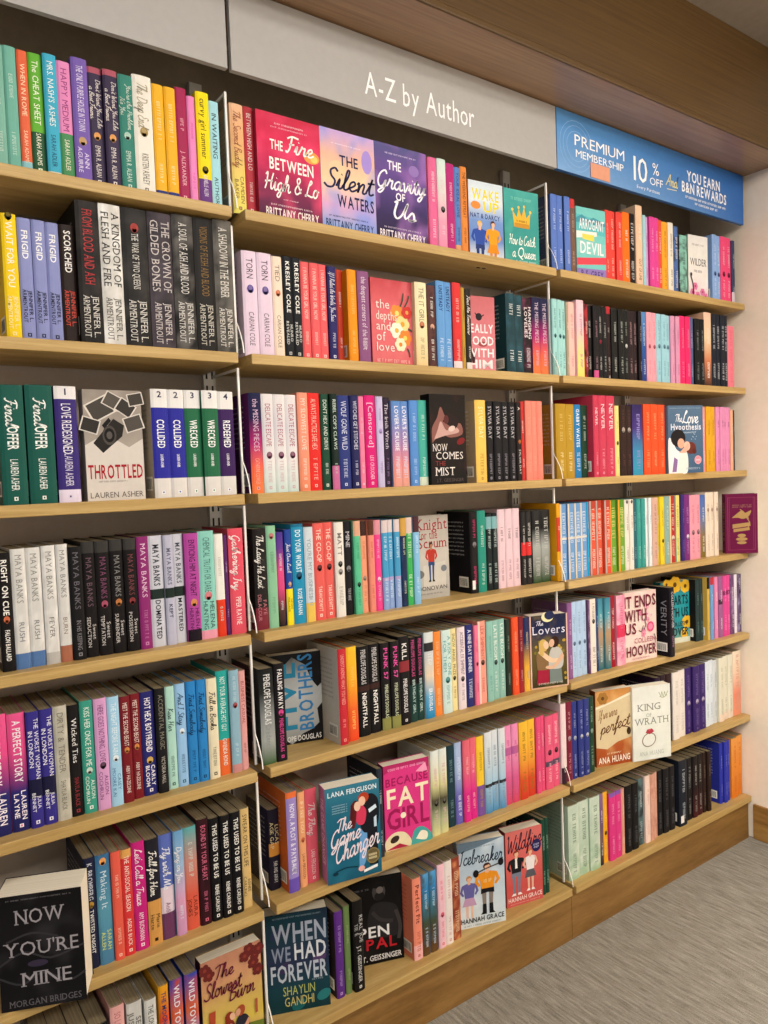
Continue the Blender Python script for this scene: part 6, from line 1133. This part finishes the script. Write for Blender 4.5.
def a_fat(A):
    A.flat('dc3c88'); A.edge = 'c83078'; A.spine = 'b82a6c'
    A.poly([(0, .9), (.3, .96), (.7, .95), (1, .88), (1, 1), (0, 1)], 'b82c68'); A.text('~18', .1, .9, .93, .955, 'f0a8c8', mx=2)
    A.poly([(.7, .86), (.92, .95), (.97, .82)], 'f0a0c0')
    A.text('BECAUSE', .04, .96, .75, .84, 'a01c58', 'b'); A.text('FAT', .06, .97, .5, .71, 'f4e8c8', 'b', mx=2.5); A.text('GIRL', .05, .97, .24, .47, 'a01c58', 'b', mx=2.5); A.ell(.4, .38, .06, .035, 'f8ecd0')
    A.poly([(0, 0), (0, .12), (.2, .2), (.45, .16), (.55, 0)], 'e8dcb8', True); A.ell(.2, .12, .1, .04, '3c2c28', .3); A.poly([(.55, 0), (.62, .16), (.8, .19), (.98, .1), (1, 0)], '4aa8a4', True); A.poly([(.66, .06), (.78, .14), (.92, .1), (.88, .02)], 'f0ecd8', True); A.poly([(0, .01), (.3, .06), (.5, 0)], 'b02848')
def a_perfect(A):
    A.grad(['c88a48', 'd8a060', 'c88038', 'b0582a', 'a04820'], 'e8b878', 2.5, .6); A.edge = 'b07038'; A.spine = '9c5424'
    A.poly([(0, .8), (.4, .84), (1, .94), (1, .34), (.6, .3), (.3, .22), (0, .26)], 'dcc8a0'); A.poly([(0, .79), (.3, .82), (.6, .87), (1, .93), (1, .9), (.5, .83), (0, .76)], 'f0e4c8')
    A.text('If we were', .08, .6, .62, .74, '8c5c34', 's', slope=.15); A.text('perfect', .12, .94, .42, .58, '6c4020', 's', slope=.2)
    A.flower(.2, .9, .14, 'a87838', '6c4820'); A.ell(.92, .42, .06, .05, '3c2c20'); A.line([(.7, .5), (.95, .46), (.9, .38)], .02, '5c3c20')
    A.text('ANA HUANG', .05, .94, .04, .12, 'f4e8d8', 'b'); A.text('~10', .3, .7, .15, .17, 'f0d8b0', mx=3)
def a_king(A):
    A.grad(['dfe0d8', 'e6e7de', 'e2e4da', 'dcdfd4'], 'f0f0ea', 3, .4); A.edge = 'd8d8d0'; A.spine = 'e8e6dc'
    A.line([(.7, .9), (.76, .84), (.78, .9), (.82, .83), (.86, .9), (.88, .84), (.94, .9)], .018, 'a8ac8c'); A.line([(.72, .84), (.82, .82), (.92, .85)], .02, 'a8ac8c')
    A.text('KING', .14, .74, .67, .76, '8a8c84', '1'); A.text('OF', .36, .5, .58, .63, '9a9c94', '1'); A.text('WRATH', .06, .94, .48, .57, '8a8c84', '1')
    for k, (rr, c) in enumerate(((.19, '8c7868'), (.165, 'e4e5dc'))): A.ell(.42, .27, rr, rr*.5, c, .35)
    A.poly([(.33, .37), (.44, .345), (.56, .375), (.5, .42), (.38, .415)], 'b03c48'); A.poly([(.38, .415), (.44, .39), (.5, .42)], 'd0606c')
    A.text('ANA HUANG', .16, .8, .06, .115, 'b8bab0', '1')
def a_when(A):
    A.grad(['1e2a3c', '243c4c', '2a3450', '1c4450', '10383c'], '183c48', 2.6, .7); A.edge = '1c3038'; A.spine = '16282c'
    for u, v, c in ((.85, .5, '58406c'), (.3, .45, '3c3458'), (.9, .12, '2c7c80'), (.5, .06, '1c6468'), (.2, .8, '2c3454')): A.ell(u, v, .12, .05, c, .5)
    A.text('~40', .14, .9, .95, .965, '7c8c98', mx=3)
    A.text('WHEN', .12, .97, .7, .89, 'a8b0c0', 'b', mx=2); A.text('WE', .1, .4, .52, .66, '9098ac', 'b', mx=2); A.text('HAD', .46, .96, .52, .68, 'dde0e6', 'b', mx=2); A.text('FOREVER', .08, .97, .31, .48, 'c0c8d4', 'b', mx=2)
    A.text('~6', .72, .9, .285, .3, '8ca0a8', mx=2); A.text('SHAYLIN', .26, .76, .17, .26, 'b4bc6c', 'r'); A.text('GANDHI', .28, .74, .06, .15, 'c8c078', 'r')
def a_pen(A):
    A.grad(['100f10', '141314', '161516', '0f0e0f'], '242224', 2.5, .5, -.1); A.edge = '161516'; A.spine = '121112'
    A.poly([(.34, .3), (.3, .5), (.38, .66), (.52, .7), (.72, .68), (.9, .6), (.94, .3)], '2a2829', True); A.ell(.54, .82, .13, .1, '4a4644'); A.ell(.54, .9, .13, .04, '161415'); A.ell(.55, .77, .1, .05, '221f1f')
    A.ell(.56, .84, .07, .04, '746c68'); A.line([(.4, .6), (.55, .5), (.8, .46)], .07, '3c3838'); A.line([(.86, .58), (.94, .4), (.9, .24)], .07, '46403e')
    A.text('~8', .05, .35, .86, .88, '6c6868', mx=2); A.text('PEN', .12, .72, .31, .43, 'f0eeee', 'b', mx=2); A.text('PAL', .26, .86, .17, .29, 'c02430', 'b', mx=2); A.text('J.T. GEISSINGER', .1, .95, .04, .1, 'e4e2e2', 'b')
def a_ice(A):
    A.grad(['a8bccc', 'b4c8d8', 'c8d8e4', 'd4e0e8', 'dce6ea'], 'e4ecf2', 2.5, .6); A.edge = 'c0d0dc'; A.spine = 'b8ccd8'
    A.poly([(0, .88), (.4, .92), (1, 1), (0, 1)], '6c8294')
    A.text('~22', .2, .8, .92, .935, '7890a4', mx=3); A.text('Icebreaker', .04, .96, .74, .9, '26384c', 's', mx=2)
    A.person(.23, .09, .52, '6c68a8', 'c8a0c0', 'c88c50', legs='ecc4ac', shoe='f0f0f0', skirt=True, wide=1.05); A.person(.62, .13, .6, 'f09a28', '1e1c20', '4c2c20', shoe='1a1a1e', legs='8c8078', boots='1a1a1e', wide=1.25)
    A.line([(.38, .62), (.6, .66), (.94, .7)], .025, '4c4038'); A.ell(.38, .62, .06, .045, '1e1c22'); A.ell(.92, .71, .06, .045, '1e1c22'); A.text('~4', .54, .72, .5, .54, 'f8d890', mx=2)
    A.text('HANNAH GRACE', .04, .96, .06, .115, '1f2830', 'b'); A.text('~26', .1, .9, .02, .035, '8094a0', mx=3)
def a_wildfire(A):
    A.grad(['d0706c', 'd86c68', 'd46460', 'cc5450', 'd0605c']); A.edge = 'c06058'; A.spine = '9c3c38'
    A.text('Wildfire', .02, .98, .72, .93, '3c2030', 's', mx=2, slope=.08)
    A.person(.28, .14, .6, '1c1c22', '788094', '8c3c28', legs='788094', shoe='f0e8e4', wide=1.15); A.poly([(.245, .5), (.31, .5), (.3, .63), (.25, .63)], 'f0ece8')
    A.person(.66, .16, .56, 'f0e8e8', '5c5c64', 'c87848', legs='e8b8a0', shoe='f4f0ee', skirt=True, wide=1.0, arm='e8b8a0')
    A.ell(.84, .74, .13, .085, '28285c'); A.text('~5', .76, .92, .74, .765, 'd0d0e8', mx=1.5); A.text('~5', .77, .91, .705, .73, 'd0d0e8', mx=1.5)
    A.text('HANNAH GRACE', .04, .96, .065, .12, 'f4dcd8', 'b'); A.text('~26', .1, .9, .025, .04, 'e8a8a0', mx=3)
def a_burgundy(A):
    A.flat('6a1440'); A.edge = '6a1440'; A.spine = '741c48'; A.stext = ('~14', 'a88858')
    for a, c in ((.08, '9c4c68'), (.13, '8c3c5c')):
        A.line([(a, .06), (a, .5), (a, .94)], .012, c); A.line([(1-a, .06), (1-a, .5), (1-a, .94)], .012, c); A.line([(a, .94), (.5, .94), (1-a, .94)], .012, c); A.line([(a, .06), (.5, .06), (1-a, .06)], .012, c)
    g = 'b08c58'
    A.text('~14', .22, .82, .8, .82, '9c6c5c', mx=3); A.text('~16', .22, .82, .77, .79, '9c6c5c', mx=3)
    A.poly([(.2, .6), (.5, .72), (.62, .68), (.8, .72), (.72, .62), (.55, .58), (.4, .6)], g, True); A.line([(.25, .6), (.5, .68), (.75, .52), (.7, .44)], .03, g); A.line([(.46, .74), (.62, .66), (.72, .58)], .03, g)
    A.poly([(.22, .42), (.78, .46), (.76, .52), (.22, .49)], g); A.poly([(.25, .36), (.75, .39), (.74, .44), (.25, .41)], g); A.ell(.5, .3, .13, .03, g); A.ell(.5, .24, .18, .03, g); A.ell(.5, .18, .15, .025, g)
ART = {'fire_between': a_fire, 'silent_waters': a_silent, 'gravity_us': a_gravity, 'wake_up': a_wake, 'catch_queen': a_queen, 'arrogant_devil': a_arrogant, 'wilder': a_wilder,
       'depths_love': a_depths, 'really_good': a_really, 'comes_mist': a_mist, 'throttled': a_throttled, 'now_youre_mine': a_now, 'slowest_burn': a_burn, 'love_hypothesis': a_love,
       'knight_scrum': a_knight, 'five_brothers': a_five, 'the_lovers': a_lovers, 'it_ends': a_ends, 'it_starts': a_starts, 'game_changer': a_game, 'fat_girl': a_fat, 'perfect': a_perfect,
       'king_wrath': a_king, 'when_forever': a_when, 'pen_pal': a_pen, 'icebreaker': a_ice, 'wildfire': a_wildfire, 'burgundy': a_burgundy}


def face_book(f):
    _, row, art, ax, ay, bx, by, h, th, label = f
    ax, ay, bx, by, h, th = map(float, (ax, ay, bx, by, h, th))
    bay, lev = row[0], int(row[1])
    w = math.hypot(bx-ax, by-ay); rz = math.atan2(by-ay, bx-ax); Z = ZS[lev-1]
    grp = 'books on the %s shelf of the %s bay' % (SHN[lev-1], BAYN[bay])
    hard = art == 'burgundy'
    t = empty('hardback_book' if hard else 'paperback', ((ax+bx)/2, (ay+by)/2, Z), rz, label, 'book', grp)
    mb = MB(); A = Art(mb, w, h); A.seed = sum(map(ord, art)); ART[art](A)
    e = H(A.edge); k = .0015 if hard else .0007
    mb.box(-w/2, w/2, 0.0002, k, 0, h, e, skip='')
    mb.build('front_cover', M_PRINT, t)
    s = MB(); s.box(-w/2, -w/2+k, k, th-k, 0, h, H(A.spine))
    A.side(s, w, h, th)
    s.build('spine', M_PRINT, t)
    b = MB(); b.box(-w/2, w/2, th-k, th, 0, h, mixc(e, (0, 0, 0), .2)); b.build('back_cover', M_PRINT, t)
    p = MB(); ins = .003 if hard else .0006
    p.box(-w/2+k+.0002, w/2-ins-.001, k+.0003, th-k-.0003, ins+.0004, h-ins-.0006); p.build('pages', M_PAGES_W, t)

stuff = MB(); n_ind = 0
cache = {}
for i, ln in enumerate(BOOKS):
    f = ln.split('|')
    if f[0] == 'FACE': face_book(f); continue
    row, x0, x1, h, y, base, title, author, opts, ind, label = f
    x0, x1, h, y = map(float, (x0, x1, h, y)); bay, lev = row[0], int(row[1]); Z = ZS[lev-1]
    d = parse(opts); D = float(d['D'][0]) if 'D' in d else .138
    D = min(D, .178-y)
    w = x1-x0-.0011; rnd = random.Random(i*7+3)
    key = (base, title, author, opts, round(w, 4), round(h, 4), round(D, 3))
    if y == .028: y += rnd.uniform(-.004, .004)
    if ind == '1':
        grp = 'books on the %s shelf of the %s bay' % (SHN[lev-1], BAYN[bay])
        t = empty('paperback', ((x0+x1)/2, y, Z), 0, label, 'book', grp)
        if key in cache:     # another copy of the same edition: copy its parts
            for o in cache[key]:
                c = o.copy(); COL.objects.link(c); c.parent = t
        else:
            cache[key] = [spine_mesh(w, h, base, title, author, d, i).build('spine', M_PRINT, t),
                          cover_mesh(w, h, D, base, d, i).build('cover', M_PRINT, t),
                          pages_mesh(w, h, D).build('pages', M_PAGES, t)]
    else:
        off = ((x0+x1)/2, y, Z)
        stuff.add(spine_mesh(w, h, base, title, author, d, i), off)
        stuff.add(cover_mesh(w, h, D, base, d, i), off)
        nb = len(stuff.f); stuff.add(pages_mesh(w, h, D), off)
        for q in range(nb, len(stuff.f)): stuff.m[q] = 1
o = stuff.build('paperback', [M_PRINT, M_PAGES])
o['label'] = 'remaining thin-spined paperbacks packed between the others, mostly along the right bay shelves'
o['category'] = 'book'; o['kind'] = 'stuff'

# ------------------------------------------------------------------ the setting
XR = 1.862; XW = 1.876; BACKY = .2; FLOORX0 = -1.25; NEARY = -3.2
def struct(name, mb, mat):
    o = mb.build(name, mat); o['kind'] = 'structure'; return o
m = MB(); m.box(FLOORX0, XW+.1, NEARY, BACKY+.1, -.05, 0); struct('floor', m, M_CARPET)
m = MB(); m.box(XW, XW+.1, NEARY, BACKY+.1, 0, 2.75); struct('wall_right', m, M_WALL)
m = MB(); m.box(FLOORX0, XW, BACKY+.012, BACKY+.1, 0, 2.75); struct('wall_back', m, M_BACK)
m = MB(); m.box(FLOORX0, XW+.1, NEARY, BACKY+.1, 2.625, 2.7); struct('ceiling', m, M_CEIL)
m = MB(); m.box(XW-.012, XW-.0005, NEARY, -.003, .001, .125); bevel(struct('baseboard_right', m, M_PLINTH_R()), .002)
# wooden bulkhead above the bookcase
m = MB(); m.box(FLOORX0, XW-.0005, -.155, .0, 2.311, 2.6245)
mo = MB(); mo.box(FLOORX0, XW-.0005, -.155, BACKY, 2.314, 2.6245); struct('trim_1', mo, M_SOFFIT)
mo = MB(); mo.box(FLOORX0, XW-.0005, -.1545, BACKY, 2.3115, 2.3138); struct('trim_2', mo, M_SOFFIT_UNDER)
mo = MB(); mo.box(FLOORX0, XW-.0005, -.163, -.1552, 2.307, 2.323); bevel(struct('trim_3', mo, M_SOFFIT), .003)

BX = {'L': (-.943, -.029), 'M': (0.0, .914), 'R': (.930, XR)}
LABB = {'L': 'left oak bookcase bay under blank silver sign', 'M': 'middle oak bookcase bay under the silver sign with white lettering', 'R': 'right oak bookcase bay under the blue sign, against cream wall'}
def standard(mb, xc):
    mb.box(xc-.014, xc+.014, BACKY-.014, BACKY-.0005, .06, 2.2, mi=0)
    for k in range(64):
        z = .1+k*.0325
        for sx in (-.0065, .0065):
            mb.box(xc+sx-.002, xc+sx+.002, BACKY-.0146, BACKY-.0135, z, z+.018, mi=1)
for b, (x0, x1) in BX.items():
    t = empty('bookcase', ((x0+x1)/2, BACKY, 0), 0, LABB[b], 'bookcase', 'bookcase bays along the wall')
    def part(name, mb, mat):
        o = mb.build(name, mat, t); o.location = (-(x0+x1)/2, -BACKY, 0); return o
    xa, xb = {'L': (x0-.0145, -.0145), 'M': (-.0145, .922), 'R': (.922, XR)}[b]
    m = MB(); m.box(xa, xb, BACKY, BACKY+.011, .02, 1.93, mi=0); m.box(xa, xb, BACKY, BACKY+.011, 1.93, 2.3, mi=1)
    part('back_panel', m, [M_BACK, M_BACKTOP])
    for k, z in enumerate(ZS):
        m = MB(); m.box(x0, x1, 0, BACKY-.0155, z-TH, z); bevel(part('shelf_board', m, M_SHELF), .0015)
    m = MB(); m.box(xa+.0005, xb-.0005, .012, .03, .0005, ZS[6]-TH-.0005); bevel(part('plinth', m, M_PLINTH), .001)
    for xs in ([xa] if b == 'L' else [])+([xb] if b != 'R' else [XR-.03]):
        if b == 'R': xs = 1.46
        m = MB(); standard(m, xs); part('upright', m, [M_STEEL, M_SLOT])
    if b in 'LM':
        for k, z in enumerate(ZS):      # clear divider sheet at the seam, curved foot reaching the shelf edge
            ht = (ZS[k-1]-TH-z-.004) if k else .24
            prof = [(.004, .0), (.007, .018), (.014, .036), (.024, .054), (.033, .066), (.037, .085), (.037, ht), (.165, ht), (.165, 0)]
            c, s = xb, .0011; dv = MB()
            dv.face([(c-s, y, z+q+.0005) for y, q in prof]); dv.face([(c+s, y, z+q+.0005) for y, q in reversed(prof)])
            o = part('divider', dv, M_ACRYLIC)
            r = MB()
            for (y0, q0), (y1, q1) in zip(prof[:-2], prof[1:-1]):
                if q0 == q1: continue
                r.face([(c-.0012, y0, z+q0+.0005), (c+.0012, y0, z+q0+.0005), (c+.0012, y1, z+q1+.0005), (c-.0012, y1, z+q1+.0005)])
            r.box(c-.0022, c+.0022, .036, .041, z+.0005, z+ht)
            r.box(c-.0015, c+.0015, .04, .165, z+ht-.005, z+ht)
            e = r.build('divider_edge', M_RIM, o)

# signs above the shelves
def sign(name, x0, x1, label, mat, grad=None):
    t = empty(name, ((x0+x1)/2, 0, 2.145), 0, label, 'sign', 'header signs above the shelves')
    w = (x1-x0); m = MB(); hh = .163
    if grad:
        n = 16
        for i in range(n):
            for j in range(4):
                a, b, c, e = i/n, (i+1)/n, j/4, (j+1)/4
                m.face([(-w/2+w*a, 0, hh*c), (-w/2+w*b, 0, hh*c), (-w/2+w*b, 0, hh*e), (-w/2+w*a, 0, hh*e)], [grad(a, c), grad(b, c), grad(b, e), grad(a, e)])
        m.box(-w/2, w/2, .0001, .012, 0, hh, H('3a6aa8'))
    else: m.box(-w/2, w/2, 0, .012, 0, hh)
    m.build('panel', mat, t)
    return t, w, hh
sign('header_sign', -.943, -.024, 'blank silver header sign at top left', M_SIGNGREY)
t, w, hh = sign('header_sign', -.015, .925, 'silver header sign with white lettering in the middle', M_SIGNGREY)
m = MB(); WHITE = (.95, .95, .95)
put_text(m, 'A-Z by Author', 'r', .325, .05, lambda a, b: (-w/2+.318+a, -.0008, .036+b), WHITE)
m.build('lettering', M_SIGN, t)['label'] = 'white lettering A-Z by Author'
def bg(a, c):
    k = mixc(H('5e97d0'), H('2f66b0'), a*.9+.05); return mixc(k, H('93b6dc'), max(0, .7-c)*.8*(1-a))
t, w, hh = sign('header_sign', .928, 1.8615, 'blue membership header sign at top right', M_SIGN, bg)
m = MB()
def st(s, font, u0, u1, z0, z1, col=WHITE, mx=1.3):
    put_text(m, s, font, (u1-u0)*w, z1-z0, lambda a, b: (-w/2+u0*w+a, -.0008, z0+b), col, random.Random(4), maxst=mx)
st('PREMIUM', 'r', .075, .31, .078, .107); st('MEMBERSHIP', 'r', .075, .31, .047, .067)
st('10', 'r', .345, .435, .034, .104, mx=1.0); st('%', 'r', .438, .503, .068, .103, mx=1.0); st('OFF', 'r', .438, .508, .036, .058)
st('Every Purchase', 'r', .36, .5, .014, .023)
st('And', 's', .525, .59, .05, .085, H('f2e7a0'))
m.face([(-w/2+.53*w, -.0008, .038), (-w/2+.585*w, -.0008, .041), (-w/2+.585*w, -.0008, .043), (-w/2+.53*w, -.0008, .040)], H('f2e7a0'))
st('YOU EARN', 'b', .645, .845, .084, .115); st('B&N REWARDS', 'b', .615, .885, .047, .078)
st('~34', 'r', .635, .88, .03, .037, mx=3); st('~16', 'r', .69, .83, .016, .023, mx=3)
m.build('lettering', M_SIGN, t)['label'] = 'white lettering about membership and ten percent off'
ring = MB(); cx, cz = -w/2+.085*w, .075
for rr in (.068, .055, .04):
    for p in ribbon([(cx+rr*math.cos(k*.2618), cz+rr*math.sin(k*.2618)) for k in range(25)], .0015):
        if all(-w/2+.002 < a < w/2 and .002 < b < .161 for a, b in p): ring.face([(a, -.0005, b) for a, b in p], H('8fb6de'))
ring.build('seal_outline', M_SIGN, t)
k = MB(); k.box(-w/2+.145*w, -w/2+.235*w, -.0022, -.0012, .004, .044, H('e0a084'))
k.build('price_sticker', M_SIGN, t)['label'] = 'small salmon sticker'

# ------------------------------------------------------------------ light
def area(name, loc, rot, sx, sy, power, col, spread=math.pi):
    l = bpy.data.lights.new(name, 'AREA'); l.shape = 'RECTANGLE'; l.size = sx; l.size_y = sy; l.energy = power; l.color = col
    o = bpy.data.objects.new(name, l); COL.objects.link(o); o.location = loc; o.rotation_euler = rot; l.spread = spread; return o
area('ceiling_and_fill_light', (.5, -1.3, 2.6), (math.radians(12), 0, 0), 3.2, .4, 30, (1, .955, .89))
area('ceiling_and_fill_light', (.4, -2.6, 2.6), (math.radians(30), 0, 0), 3.0, .6, 84, (1, .955, .89))
area('ceiling_and_fill_light', (-1.0, -2.2, 2.55), (0, math.radians(-62), 0), .5, 1.6, 90, (1, .955, .89), math.radians(75))  # added fill lamp, aimed sideways to brighten the right wall

wd = bpy.data.worlds.new('shop_interior'); scene.world = wd; wd.use_nodes = True
wb = wd.node_tree.nodes['Background']; wb.inputs['Color'].default_value = (1, .95, .89, 1); wb.inputs['Strength'].default_value = .38

# ------------------------------------------------------------------ camera
cd = bpy.data.cameras.new('camera'); cam = bpy.data.objects.new('camera', cd); COL.objects.link(cam)
r, u, f = (Vector(v) for v in [[0.8141, -0.57953, -0.03715], [0.05807, 0.01758, 0.99816], [0.57781, 0.81476, -0.04797]])
mw = Matrix((( r.x, u.x, -f.x, 0), (r.y, u.y, -f.y, 0), (r.z, u.z, -f.z, 0), (0, 0, 0, 1)))
mw.translation = Vector((-0.6754, -1.3933, 1.3349))
cam.matrix_world = mw
cd.sensor_fit = 'VERTICAL'; cd.sensor_height = 36; cd.lens = 36*750.3162863256193/1024
cd.clip_start = .02
scene.camera = cam
